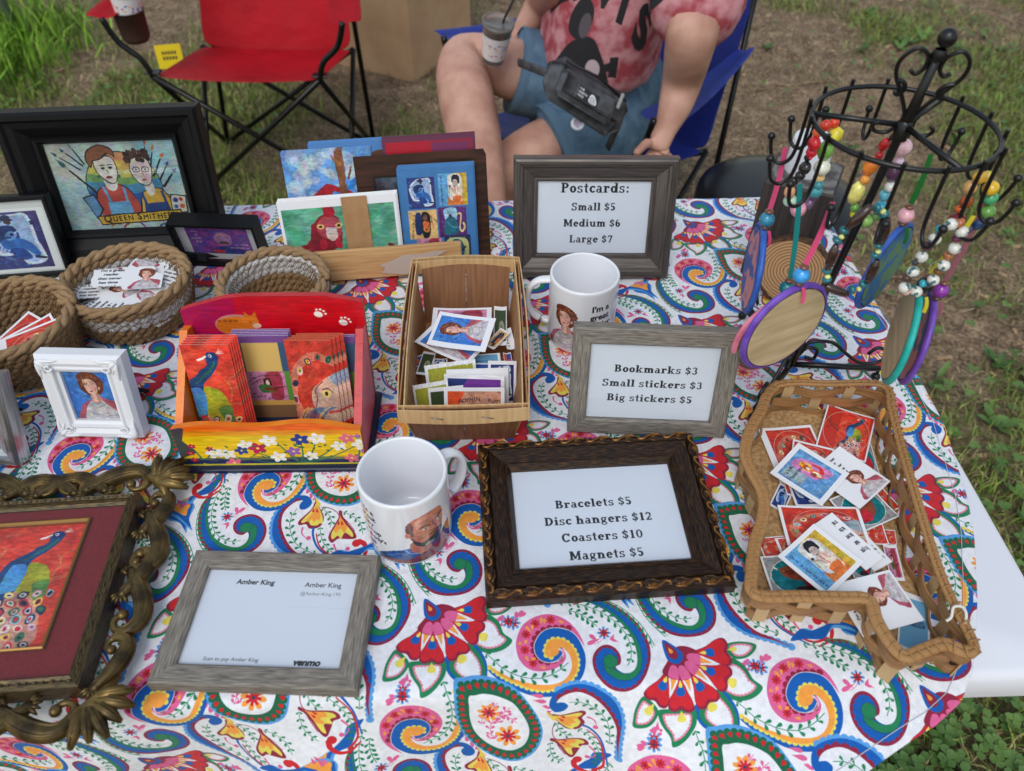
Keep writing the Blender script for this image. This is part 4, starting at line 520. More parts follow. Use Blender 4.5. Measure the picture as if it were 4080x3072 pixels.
def make_ground():
    xs = np.arange(-3.4, 3.41, .02); ys = np.arange(-.6, 5.6, .02); X, Y = np.meshgrid(xs, ys); Z = gz(X, Y)
    fade = np.minimum.reduce([X+3.4, 3.4-X, Y+.6, 5.58-Y]); Z = Z*np.clip(fade/.3, 0, 1)
    n, k = X.shape; v = np.stack([X, Y, Z], -1).reshape(-1, 3); i = np.arange(n*k).reshape(n, k)
    f = np.stack([i[:-1, :-1], i[:-1, 1:], i[1:, 1:], i[1:, :-1]], -1).reshape(-1, 4)
    x0, x1, y0, y1 = xs[0], xs[-1], ys[0], ys[-1]; B = 60; b = len(v)
    ov = [(-B, -B, 0), (B, -B, 0), (B, B, 0), (-B, B, 0), (x0, y0, 0), (x1, y0, 0), (x1, y1, 0), (x0, y1, 0)]
    of = [(b, b+1, b+5, b+4), (b+1, b+2, b+6, b+5), (b+2, b+3, b+7, b+6), (b+3, b, b+4, b+7)]
    me = bpy.data.meshes.new('ground'); me.from_pydata(np.vstack([v, ov]).tolist(), [], f.tolist()+of)
    g = np.concatenate([green(X, Y).ravel(), np.full(8, .5)])
    ca = me.color_attributes.new('grassy', 'FLOAT_COLOR', 'POINT'); c = np.ones((len(g), 4), np.float32); c[:, :3] = g[:, None]; ca.data.foreach_set('color', c.ravel())
    me.polygons.foreach_set('use_smooth', [True]*len(me.polygons))
    mt = bpy.data.materials.new('soil'); mt.use_nodes = True; nn, l = mt.node_tree.nodes, mt.node_tree.links; bs = nn['Principled BSDF']
    bs.inputs['Roughness'].default_value = .95; bs.inputs['Specular IOR Level'].default_value = .15
    tc = nn.new('ShaderNodeTexCoord')
    def nz(s, det=8):
        q = nn.new('ShaderNodeTexNoise'); q.inputs['Scale'].default_value = s; q.inputs['Detail'].default_value = det; l.new(tc.outputs['Object'], q.inputs[0]); return q.outputs['Fac']
    def ramp(inp, *st):
        r = nn.new('ShaderNodeValToRGB'); r.color_ramp.elements[0].position = st[0][0]; r.color_ramp.elements[0].color = srgb(st[0][1])
        r.color_ramp.elements[1].position = st[-1][0]; r.color_ramp.elements[1].color = srgb(st[-1][1])
        for p, c_ in st[1:-1]: e = r.color_ramp.elements.new(p); e.color = srgb(c_)
        l.new(inp, r.inputs[0]); return r.outputs[0]
    soil = ramp(nz(14), (.32, (74, 58, 46)), (.5, (122, 100, 82)), (.68, (168, 142, 116)))
    dry = ramp(nz(90), (.38, (78, 62, 48)), (.62, (184, 160, 128)))
    mx = nn.new('ShaderNodeMixRGB'); l.new(nz(30), mx.inputs[0]); l.new(soil, mx.inputs[1]); l.new(dry, mx.inputs[2])
    at = nn.new('ShaderNodeAttribute'); at.attribute_name = 'grassy'
    gr = ramp(nz(60), (.3, (62, 68, 36)), (.7, (116, 116, 66)))
    m2 = nn.new('ShaderNodeMixRGB'); k2 = nn.new('ShaderNodeMath'); k2.operation = 'MULTIPLY'; k2.inputs[1].default_value = .7
    l.new(at.outputs['Fac'], k2.inputs[0]); l.new(k2.outputs[0], m2.inputs[0]); l.new(mx.outputs[0], m2.inputs[1]); l.new(gr, m2.inputs[2])
    l.new(m2.outputs[0], bs.inputs['Base Color'])
    bp = nn.new('ShaderNodeBump'); bp.inputs['Distance'].default_value = .012; bp.inputs['Strength'].default_value = .9
    l.new(nz(120), bp.inputs['Height']); l.new(bp.outputs[0], bs.inputs['Normal'])
    me.materials.append(mt); link('ground', me, kind='structure')
make_ground()
def blades(name, n, xr, yr, dens, hmin, hmax, wid, lean, cols, matname, label=None, hmul=None, seed=3, cat=None):
    r = np.random.RandomState(seed); x = r.uniform(*xr, n); y = r.uniform(*yr, n); keep = r.rand(n) < dens(x, y); x, y = x[keep], y[keep]; n = len(x)
    h = r.uniform(hmin, hmax, n)*(hmul(x, y) if hmul else 1); a = r.uniform(0, 2*np.pi, n); ln = np.clip(r.normal(lean[0], lean[1], n), 0, 1.52); z = gz(x, y)-.002
    dx, dy = np.cos(a), np.sin(a); px, py = -dy, dx; tw = r.uniform(-.9, .9, n); px, py = px*np.cos(tw)-py*np.sin(tw), px*np.sin(tw)+py*np.cos(tw)
    w = wid*r.uniform(.6, 1.3, n)
    def pt(f, bend): return np.stack([x+dx*h*f*np.sin(ln*bend), y+dy*h*f*np.sin(ln*bend), z+.003+h*f*np.cos(ln*bend)], 1)
    P0, P1, P2 = pt(0, 1), pt(.55, .75), pt(1, 1.12); W = np.stack([px*w/2, py*w/2, 0*w], 1)
    V = np.stack([P0-W*.8, P0+W*.8, P1+W, P1-W, P2], 1).reshape(-1, 3)
    b = (np.arange(n)*5)[:, None]; loops = np.hstack([b+[0, 1, 2, 3], b+[3, 2, 4]]).ravel()
    me = bpy.data.meshes.new(name); me.vertices.add(len(V)); me.vertices.foreach_set('co', V.ravel()); me.loops.add(len(loops)); me.loops.foreach_set('vertex_index', loops.astype(np.int32))
    st = (np.arange(n)*7)[:, None]+[0, 4]; tt = np.tile([4, 3], (n, 1)); me.polygons.add(2*n); me.polygons.foreach_set('loop_start', st.ravel().astype(np.int32)); me.polygons.foreach_set('loop_total', tt.ravel().astype(np.int32))
    me.update(calc_edges=True)
    C = np.array([srgb(c)[:3] for c in cols]); ci = C[r.randint(len(C), size=n)]*r.uniform(.5, 1.3, (n, 1)); cc = np.ones((n, 5, 4), np.float32); cc[..., :3] = ci[:, None]
    ca = me.color_attributes.new('tint', 'FLOAT_COLOR', 'POINT'); ca.data.foreach_set('color', cc.ravel())
    me.materials.append(mat(matname, rough=.6, spec=.3, attr='tint')); return link(name, me, kind='stuff', label=label, cat=cat)
def gd(x, y): return np.clip(green(x, y)*1.25-.12, 0, 1)**1.5
def infront(x, y): return (y > .2)
blades('short_grass', 230000, (-2.7, 2.9), (.25, 4.7), gd, .02, .062, .0032, (.7, .35), [(98, 126, 48), (122, 148, 58), (142, 162, 72), (82, 106, 42), (152, 152, 92), (110, 134, 54), (164, 156, 104)], 'grass_blade', 'short patchy grass growing around the stall', cat='grass', seed=3)
blades('tall_grass', 5200, (-2.7, -1.7), (2.6, 4.1), lambda x, y: np.clip(np.exp(-((x+2.15)/.26)**2-((y-3.4)/.42)**2)*1.3, 0, 1), .09, .22, .0075, (.45, .3), [(124, 168, 48), (104, 150, 42), (150, 186, 66), (90, 132, 42)], 'lush_blade', 'bright green tuft of taller grass at the tent pole', cat='grass tuft', seed=4)
blades('straw_litter', 95000, (-2.7, 2.9), (.25, 4.7), lambda x, y: .25+.75*n2(x, y, .25, 9)**1.2, .012, .065, .0024, (1.42, .12), [(170, 146, 112), (140, 116, 88), (200, 178, 142), (104, 82, 62), (156, 140, 100), (80, 62, 48)], 'dry_straw', 'dry straw and mown grass clippings on the soil', cat='straw', seed=5)
def weeds():
    mb = MB(); r = random.Random(5)
    def leaf(c, a, ln, w, tilt):
        d = Vector((math.cos(a)*math.cos(tilt), math.sin(a)*math.cos(tilt), math.sin(tilt))); s = Vector((-math.sin(a), math.cos(a), 0)); k = Vector((0, 0, 1))
        P = [c, c+d*ln*.35+s*w*.42+k*.1*w, c+d*ln*.7+s*w*.45+k*.1*w, c+d*ln, c+d*ln*.7-s*w*.45+k*.1*w, c+d*ln*.35-s*w*.42+k*.1*w, c+d*ln*.5-k*.06*w]
        mb.add(P, [(0, 1, 6), (1, 2, 6), (2, 3, 6), (3, 4, 6), (4, 5, 6), (5, 0, 6)], smooth=True)
    def patch(cx, cy, rx, ry, n, kind):
        for _ in range(n):
            x, y = r.gauss(cx, rx), r.gauss(cy, ry); z = float(gz(np.array([x]), np.array([y]))[0])
            if kind == 0:      # clover
                h = r.uniform(.02, .05); c = Vector((x, y, z+h)); a0 = r.uniform(0, 6)
                for q in range(3): leaf(c, a0+q*2.09, r.uniform(.012, .02), r.uniform(.013, .02), r.uniform(0, .35))
            else:              # broad rosette
                a0 = r.uniform(0, 6)
                for q in range(r.randint(4, 7)): leaf(Vector((x, y, z+.006)), a0+q*1.1+r.uniform(-.2, .2), r.uniform(.025, .07), r.uniform(.014, .028), r.uniform(.15, .8))
    patch(.72, .35, .13, .12, 330, 0); patch(1.0, .6, .22, .16, 240, 0); patch(1.35, 1.0, .3, .25, 140, 0)
    patch(.75, .38, .2, .16, 20, 1); patch(1.2, 1.05, .25, .3, 22, 1); patch(2.0, 3.2, .35, .5, 26, 1); patch(2.0, 2.4, .3, .4, 9, 1); patch(2.1, 3.2, .3, .5, 160, 0); patch(1.5, 2.0, .5, .6, 120, 0); patch(-1.7, 3.0, .5, .3, 90, 0)
    mb.build('broadleaf_weeds', mat('weed_leaf', (66, 98, 44), color2=(104, 134, 66), nscale=9, rough=.5, spec=.35), kind='stuff', label='clover and broad leaved weeds low on the ground', cat='weeds')
weeds()
def litter():
    r = random.Random(9); tm = mat('twig_bark', (110, 88, 68), color2=(164, 138, 108), nscale=60, rough=.9)
    spots = [(1.55, 1.5, .3, .34), (1.28, 1.75, -.2, .26), (.95, 3.0, .1, .4), (1.9, 1.35, .8, .22), (.7, 3.3, -.5, .3), (1.7, 2.1, 2.2, .24), (-1.1, 3.6, .4, .3), (-1.75, 3.3, 1.0, .2), (1.35, 3.1, .2, .3), (.1, 3.0, .5, .25), (1.05, 1.25, 1.1, .16), (1.65, 1.15, 2.6, .2)]
    where = ['the bare soil right of the ring rack', 'the soil behind the bead strands', 'the dirt far behind the seated person', 'the far right soil', 'the dirt beyond the pink shirt', 'the bare soil left of the weeds', 'the dirt left of the cardboard box', 'the dirt near the tall grass', 'the dirt under the scrollwork finial', 'the grass between box and chair', 'the grass beside the table corner', 'the grass right of the table']
    for k, (x, y, a, ln) in enumerate(spots):
        z = float(gz(np.array([x]), np.array([y]))[0])+.006; pts = [(x+math.cos(a)*ln*t+r.uniform(-.008, .008), y+math.sin(a)*ln*t+r.uniform(-.008, .008), z+r.uniform(0, .006)) for t in (-.5, -.25, 0, .25, .5)]
        MB().tube(pts, [.0045, .004, .0038, .003, .002], 6).build('twig', tm, label='thin dry twig lying on '+where[k], cat='twig', group='twigs on the ground')
    mb = MB()
    for _ in range(420):
        x, y = r.uniform(-2.4, 2.6), r.uniform(.4, 4.3); z = float(gz(np.array([x]), np.array([y]))[0])+.004; a = r.uniform(0, 6); s = r.uniform(.006, .02)
        M = Matrix.Rotation(a, 3, 'Z') @ Matrix.Rotation(r.uniform(-.5, .5), 3, 'X'); mb.box((x, y, z), (s*r.uniform(1, 2.6), s*.6, s*.25), M)
    mb.build('wood_chips', mat('chip', (150, 122, 92), color2=(196, 168, 128), nscale=20, rough=.9), kind='stuff', label='scattered wood chips and leaf crumbs on the soil', cat='wood chips')
litter()
# ------------------------------------------------------------------ folding table, white cover, printed cloth
TX0, TX1, TY0, TY1 = -1.322, .504, .262, 1.022
def table():
    t = empty('folding_table', (-.41, .64, 0), 'white plastic folding table standing under its fitted cover', 'table')
    W = mat('table_plastic', (214, 214, 212), rough=.5, bump=.2); G = mat('table_leg_metal', (120, 122, 126), rough=.4, metal=.8)
    Mi = Matrix.Translation((.41, -.64, 0))
    MB().box((-.41, .642, TZ-.028), (1.80, .735, .045), bev=.008).build('tabletop', W, t, Mi)
    for x in (-1.1, .25):
        for y in (.34, .94): MB().tube([(x, y, .0), (x, y, TZ-.05)], .0125, 10).build('leg', G, t, Mi)
        MB().tube([(x, .34, .25), (x, .94, .25)], .01, 8).build('stretcher', G, t, Mi)
    # cover: a stretched skin with rounded rim, folded under the edge
    prof = [(-.02, -.045), (-.004, -.046), (0, -.04), (0, -.008), (-.0035, -.0025), (-.009, 0)]
    mb = MB(); cs = []; cr = .03
    for cx, cy, a0 in ((TX1, TY1, 0), (TX0, TY1, 90), (TX0, TY0, 180), (TX1, TY0, 270)):
        sx, sy = (1 if cx == TX1 else -1), (1 if cy == TY1 else -1)
        for k in range(7):
            a = R(a0+90*k/6); cs.append((cx-sx*cr, cy-sy*cr, math.cos(a), math.sin(a)))
    n = len(cs); P = len(prof)
    vs = [(x+c*(cr+o), y+s_*(cr+o), TZ-.001+z) for x, y, c, s_ in cs for o, z in prof]
    fs = [(k*P+i, ((k+1) % n)*P+i, ((k+1) % n)*P+i+1, k*P+i+1) for k in range(n) for i in range(P-1)]
    fs.append(tuple(k*P+P-1 for k in range(n))); mb.add(vs, fs, smooth=True)
    c = mb.build('table_cover', mat('cover_fabric', (226, 227, 234), rough=.75, bump=.25, bscale=900, bdist=.0004, sheen=.2), label='white stretch cover over the folding table, bare at its right front corner', cat='table cover')
table()
def phi_of(x): return np.radians(np.interp(x, [-.5, -.28, 0, .08, .13, .22, .3, .4], [92, 80, 68, 62, 52, 30, 14, 8]))
def drape(x, t):
    y0 = .2705+.0015*np.sin(x*9); Rr = .014; ph = phi_of(x)+.10*np.sin(x*17+1)*np.clip((.29-t)/.1, 0, 1); d = np.maximum(y0-t, 0); L = Rr*ph; a = np.minimum(d, L)/Rr; e = np.maximum(d-L, 0)
    y = np.where(t < y0, y0-Rr*np.sin(a)-e*np.cos(ph), t); z = np.where(t < y0, -Rr*(1-np.cos(a))-e*np.sin(ph), 0.0)
    b = np.maximum(t-1.016, 0); y = np.where(t > 1.016, 1.016+.012*np.sin(np.minimum(b/.012, 1.57)), y); z = z-np.where(t > 1.016, np.where(b < .019, .012*(1-np.cos(b/.012)), .012+b-.019), 0)
    q = np.maximum(x-.4985, 0); z = z-q*q*26
    # gentle unevenness of the lying cloth and ripples at the fold
    w = .0016*(n2(x, t, .07, 21)-.5)+.0030*(n2(x, t, .2, 22)-.35)
    z = z+.0018+np.clip(w, 0, 1)+.0035*np.exp(-((t-.27)/.035)**2)*(n2(x, t*.3, .07, 23)-.4)
    rp = np.clip((.25-t)/.08, 0, 1)
    y = y-.009*rp*np.sin(x*34+6*n2(x, t, .3, 25))*(np.sin(ph)); z = z-.004*rp*np.sin(x*21+2)
    return x, y, z+TZ
def cloth():
    c = Cv(21.64, 22.5, 46, PAL['w'], wrap=True)
    run_ops(c, TILE_OPS[:TILE_N]); IX = dict(P=2, L=3, S=4, C=3, K=1, F=3, D=3, W=3)
    for o in TILE_OPS[:TILE_N]:      # the print is mirror symmetric about its diagonal
        o = list(o); k = IX[o[0]]
        if k < len(o): q = o[k]; o[k] = [v for i in range(0, len(q), 2) for v in (MIR_O[0]-(q[i+1]-MIR_O[1])*21.64/22.5, MIR_O[1]-(q[i]-MIR_O[0])*22.5/21.64)]
        if o[0] == 'F': o[4] = -o[4]
        run_ops(c, [o])
    run_ops(c, TILE_OPS[TILE_N:])
    c.grain(.035, .35, 3)
    img = c.image('paisley_print')
    XR = [(-.05, -.3), (.03, -.05), (.09, .12), (.13, .19), (.16, .235), (.185, .275), (.198, .30), (.212, .33), (.225, .36), (.242, .386), (.263, .403), (.285, .416), (.332, .44), (.399, .469), (.446, .484), (.548, .5035), (.606, .506), (.655, .511), (.706, .513), (.766, .510), (.9, .512), (1.1, .512)]
    ts, xs_ = zip(*XR); T = np.concatenate([np.linspace(-.04, .34, 130), np.linspace(.345, 1.0, 80), np.linspace(1.002, 1.09, 22)]); N = 300
    xr = np.interp(T, ts, xs_); s = np.linspace(0, 1, N)
    X = -1.34+(xr[:, None]+1.34)*s[None, :]**.7; TT = np.repeat(T[:, None], N, 1)
    x, y, z = drape(X, TT); v = np.stack([x, y, z], -1).reshape(-1, 3); i = np.arange(len(T)*N).reshape(len(T), N)
    f = np.stack([i[:-1, :-1], i[:-1, 1:], i[1:, 1:], i[1:, :-1]], -1).reshape(-1, 4)
    me = bpy.data.meshes.new('tablecloth'); me.from_pydata(v.tolist(), [], f.tolist())
    a = R(12.4); px, py = X*100, TT*100; tu = (math.cos(a)*px-math.sin(a)*py)/21.64; tv = -(math.sin(a)*px+math.cos(a)*py)/22.5
    uv = np.stack([tu, tv], -1).reshape(-1, 2)[f.ravel()]; ul = me.uv_layers.new(name='uv'); ul.data.foreach_set('uv', uv.ravel().astype(np.float32))
    me.polygons.foreach_set('use_smooth', [True]*len(me.polygons))
    mt = mat('printed_cloth', rough=.72, spec=.3, img=img, sheen=.12); nn, l = mt.node_tree.nodes, mt.node_tree.links
    # canvas weave: two crossed wave bands as fine relief
    uvn = nn.new('ShaderNodeUVMap'); uvn.uv_map = 'uv'; hts = []
    for dr in ('X', 'Y'):
        wv = nn.new('ShaderNodeTexWave'); wv.bands_direction = dr; wv.inputs['Scale'].default_value = 42; wv.inputs['Distortion'].default_value = .4; l.new(uvn.outputs[0], wv.inputs[0]); hts.append(wv.outputs['Fac'])
    ad = nn.new('ShaderNodeMath'); ad.operation = 'ADD'; l.new(hts[0], ad.inputs[0]); l.new(hts[1], ad.inputs[1])
    bp = nn.new('ShaderNodeBump'); bp.inputs['Distance'].default_value = .0006; bp.inputs['Strength'].default_value = .45; l.new(ad.outputs[0], bp.inputs['Height']); l.new(bp.outputs[0], nn['Principled BSDF'].inputs['Normal'])
    me.materials.append(mt)
    o = link('tablecloth', me, label='white tablecloth printed with bright red, blue and green paisley and flowers', cat='tablecloth')
    sd_ = o.modifiers.new('t', 'SOLIDIFY'); sd_.thickness = .0009; sd_.offset = -1
    tt = np.linspace(.03, 1.0, 220); hx = np.interp(tt, np.array(ts), np.array(xs_)); 
    dx = np.gradient(hx); dt = np.gradient(tt); L = np.hypot(dx, dt); hx = hx-dt/L*.012; t2 = tt+dx/L*.012
    a_, b_, c_ = drape(hx, t2); MB().tube([(p, q, r_+.0004) for p, q, r_ in zip(a_, b_, c_)], .0004, 4).build('hem_stitching', mat('thread', (200, 202, 212), rough=.8), o)
cloth()
def czt(x, y):
    "height of the lying cloth"
    a, b, c = drape(np.array([x], float), np.array([y], float)); return float(c[0])
# ------------------------------------------------------------------ hand painted pictures as flat print
def paste(c, s, x, y, w, h, rot=0.0, key=None):
    "draw canvas s into c; (x,y) top-left before rotation about the centre"
    k = c.k; cx, cy = (x+w/2)*k, (y+h/2)*k; hw, hh = w*k/2, h*k/2; r = math.hypot(hw, hh)
    x0, x1, y0, y1 = max(0, int(cx-r)), min(c.W, int(cx+r)+1), max(0, int(cy-r)), min(c.H, int(cy+r)+1)
    if x1 <= x0 or y1 <= y0: return
    Y, X = np.mgrid[y0:y1, x0:x1]; X = X+.5-cx; Y = Y+.5-cy; co, si = math.cos(rot), math.sin(rot)
    u = (co*X+si*Y)/hw*.5+.5; v = (-si*X+co*Y)/hh*.5+.5; ok = (u >= 0) & (u < 1) & (v >= 0) & (v < 1)
    px = s.a[np.clip((v*s.H).astype(int), 0, s.H-1), np.clip((u*s.W).astype(int), 0, s.W-1)]
    if key is not None: ok &= np.abs(px-np.array(key, np.float32)).sum(-1) > 6
    sub = c.a[y0:y1, x0:x1]; sub[ok] = px[ok]
SKIN, SKD, HAIR = (226, 178, 158), (190, 134, 118), (112, 56, 40)
def woman(bg=True, k=3, seed=1):
    c = Cv(100, 118, k, (62, 120, 200) if bg else KEY)
    if bg:
        r = random.Random(seed)
        for _ in range(60): c.ell(r.uniform(0, 100), r.uniform(0, 70), r.uniform(4, 14), r.uniform(1.5, 4), r.choice([(84, 142, 214), (50, 106, 188), (106, 158, 220), (66, 126, 204)]), r.uniform(-.6, .6), op=.6)
    c.poly([(14, 118), (18, 92), (26, 80), (42, 70), (60, 62), (80, 70), (100, 78), (100, 118)], (176, 84, 100), True)
    r = random.Random(4)
    for _ in range(150): x = r.uniform(14, 100); y = r.uniform(66, 117); (c.line([(x, y), (x+r.uniform(-2, 2), y+2)], .8, r.choice([(214, 132, 146), (140, 52, 74), (196, 104, 122)]), smooth=False) if c.a[min(int(y*c.k), c.H-1), min(int(x*c.k), c.W-1), 0] in (176,) else None)
    c.poly([(28, 118), (27, 98), (36, 80), (46, 72), (64, 70), (78, 84), (100, 104), (100, 118)], (196, 190, 192), True)
    c.line([(40, 84), (52, 88), (66, 83), (72, 78)], 1.6, (160, 154, 162)); c.line([(34, 100), (50, 104), (70, 100)], 1.4, (168, 162, 170)); c.line([(60, 112), (80, 104), (94, 106)], 1.6, (152, 148, 158)); c.line([(44, 76), (54, 79), (66, 76)], 3, (176, 172, 178))
    c.poly([(46, 56), (62, 52), (66, 72), (58, 78), (47, 74)], SKD, True); c.poly([(46, 58), (56, 58), (58, 74), (49, 74)], SKIN, True)
    c.poly([(30, 30), (28, 18), (38, 10), (54, 8), (68, 14), (76, 24), (78, 36), (74, 50), (66, 58), (60, 56), (44, 60), (34, 52), (28, 42)], HAIR, True)
    c.poly([(38, 28), (44, 24), (56, 24), (63, 32), (64, 44), (60, 54), (53, 60), (46, 57), (40, 46)], SKIN, True)
    c.poly([(57, 28), (63, 33), (64, 44), (60, 54), (53, 60), (57, 48)], SKD, True, op=.5)
    c.line([(40, 34), (44, 32), (47, 34)], .9, (90, 50, 40)); c.line([(52, 33), (56, 31), (60, 33)], .9, (90, 50, 40))
    for x in (44, 56): c.ell(x, 37, 2.4, 1.2, (246, 240, 236)); c.circ(x-.4, 37, 1.0, (60, 70, 90)); c.line([(x-2.6, 36.2), (x, 35.3), (x+2.6, 36.4)], .7, (70, 40, 36))
    c.line([(50, 36), (48.6, 43), (50, 45), (52, 44)], .8, SKD); c.ell(50, 50.4, 3.6, 1.4, (150, 40, 46)); c.ell(42, 44, 2.4, 1.8, (224, 150, 140), op=.5)
    r = random.Random(3)
    for _ in range(70):
        a = r.uniform(2.6, 6.9); x, y = 53+math.cos(a)*r.uniform(14, 24), 30+math.sin(a)*r.uniform(10, 21)
        c.line([(x, y), (x+r.uniform(-4, 4), y+r.uniform(-3, 3)), (x+r.uniform(-5, 5), y+r.uniform(0, 5))], 1.1, r.choice([(146, 82, 56), (84, 38, 30), (128, 66, 46), (170, 104, 72)]))
    c.ell(67, 44, 2, 3.4, SKIN); return c.painterly(8)
def man(k=3):
    "bearded man in a blue shirt, for the mug"
    c = Cv(100, 96, k, KEY)
    c.poly([(2, 96), (6, 78), (26, 66), (44, 60), (74, 60), (100, 48), (100, 96)], (52, 82, 136), True); c.poly([(2, 96), (14, 86), (40, 84), (60, 74), (80, 62), (100, 50), (100, 96)], (118, 52, 64), True)
    c.line([(10, 82), (26, 74), (40, 72)], 1.5, (96, 136, 186)); c.line([(34, 62), (42, 72), (54, 76)], 2, (110, 150, 200)); c.line([(70, 60), (62, 74)], 2.5, (90, 120, 170))
    c.poly([(44, 50), (68, 54), (66, 70), (54, 76), (44, 68)], (176, 104, 84), True)
    c.poly([(40, 16), (50, 4), (70, 1), (84, 4), (88, 20), (86, 40), (80, 56), (66, 64), (52, 58), (44, 44), (40, 30)], (196, 124, 98), True)
    c.poly([(40, 16), (46, 10), (48, 24), (47, 38), (42, 34)], (86, 60, 52), True, op=.8); c.poly([(52, 8), (66, 4), (62, 20), (54, 28), (50, 18)], (222, 158, 132), True, op=.7)
    c.poly([(46, 40), (50, 50), (60, 54), (70, 48), (80, 42), (85, 44), (80, 57), (66, 65), (52, 60), (46, 50)], (70, 58, 56), True); c.poly([(64, 58), (72, 60), (68, 64), (60, 62)], (150, 140, 134), True)
    c.line([(66, 46), (74, 42), (82, 42)], 2, (60, 46, 44)); c.line([(68, 50), (74, 49), (80, 47)], 1.8, (164, 84, 78))
    c.line([(54, 26), (60, 23), (68, 26)], 2.2, (52, 36, 32)); c.line([(76, 23), (82, 18), (87, 18)], 2.2, (52, 36, 32))
    for x, y in ((62, 29), (81, 24)): c.ell(x, y, 3.4, 1.7, (236, 226, 216), -.2); c.circ(x+.4, y, 1.4, (48, 50, 56)); c.line([(x-4, y-1), (x, y-2.2), (x+4, y-1)], 1, (50, 34, 32))
    c.line([(72, 24), (76, 36), (72, 39), (68, 37)], 1.6, (150, 84, 70)); c.ell(41, 34, 3.4, 5.4, (204, 132, 108)); c.line([(56, 14), (66, 12), (76, 12)], .9, (160, 92, 76)); c.line([(72, 20), (73, 25)], .9, (130, 70, 60))
    return c.painterly(6)
def eyespot(c, x, y, r, rn):
    cols = [(236, 214, 200), (200, 52, 60), (60, 110, 84), (236, 168, 176), (44, 52, 78), (230, 196, 90), (168, 190, 204)]
    a = rn.uniform(0, 3); k0 = rn.choice(cols); c.ell(x, y, r, r*.78, k0, a); c.ell(x, y, r*.66, r*.5, rn.choice(cols), a); c.ell(x, y, r*.36, r*.28, rn.choice([(36, 30, 50), (200, 40, 60), (60, 130, 90)]), a)
def peacock(W=62, H=100, k=4, seed=2, branches=True):
    c = Cv(W, H, k, (222, 66, 48)); r = random.Random(seed)
    for _ in range(130): c.ell(r.uniform(0, W), r.uniform(0, H), r.uniform(3, 12), r.uniform(.8, 2.4), r.choice([(232, 84, 62), (206, 52, 40), (238, 100, 76), (216, 60, 46)]), r.uniform(-.8, .8), op=.5)
    if branches:
        for pts, w in (([(0, 36), (6, 29), (12, 22), (11, 17)], 2.2), ([(0, 49), (8, 47), (18, 50), (26, 48)], 2.6), ([(8, 47), (9, 42), (5, 38)], 2), ([(0, 54), (3, 60), (5, 66)], 1.8), ([(50, 44), (54, 36), (53, 28), (58, 23)], 1.5), ([(46, 47), (56, 45), (62, 45)], 1.6), ([(53, 30), (50, 26)], 1.2)): c.line(pts, w, (206, 118, 78), w*.5)
    c.poly([(24, 50), (40, 48), (48, 58), (52, 76), (50, 100), (0, 100), (0, 92), (14, 74), (22, 60)], (206, 142, 120), True)
    for _ in range(60): c.line([(r.uniform(2, 46), r.uniform(62, 98)), (r.uniform(2, 46), r.uniform(62, 98))], .5, r.choice([(232, 184, 170), (150, 176, 140), (196, 96, 88)]), op=.4)
    c.poly([(28, 36), (36, 32), (45, 36), (49, 46), (50, 60), (42, 60), (32, 56), (27, 46)], (170, 166, 44), True); c.poly([(40, 50), (49, 48), (50, 62), (44, 62)], (96, 138, 66), True)
    c.poly([(45, 7), (49, 9), (47, 16), (40, 24), (33, 32), (32, 44), (29, 56), (22, 66), (10, 80), (8, 78), (18, 64), (20, 54), (16, 46), (16, 36), (22, 28), (32, 21), (39, 15), (40, 9)], (34, 70, 120), True)
    c.poly([(22, 34), (30, 33), (33, 42), (30, 53), (22, 56), (19, 46)], (78, 148, 206), True); c.line([(46, 13), (38, 22), (28, 29)], 2, (40, 110, 90), 1)
    c.ell(44, 9, 4.2, 3.4, (30, 56, 108)); c.poly([(41, 9), (34, 12.5), (33, 11), (40, 7.6)], (236, 232, 226)); c.circ(43.5, 8.4, 1.1, (240, 240, 240)); c.circ(43.4, 8.4, .6, (20, 20, 30))
    for a in (-.3, 0, .3, .6): c.line([(48, 7), (52+3*math.sin(a), 4+a*4)], .5, (240, 200, 190), smooth=False)
    rn = random.Random(seed+5)
    for j in range(7):
        for i in range(6):
            x = 3+i*8.5+(j % 2)*4-j*.8+8; y = 58+j*6.6
            if x < 55-j*.4 and x > 26-j*5: eyespot(c, x, y, rn.uniform(3.0, 4.3), rn)
    return c.painterly(10)
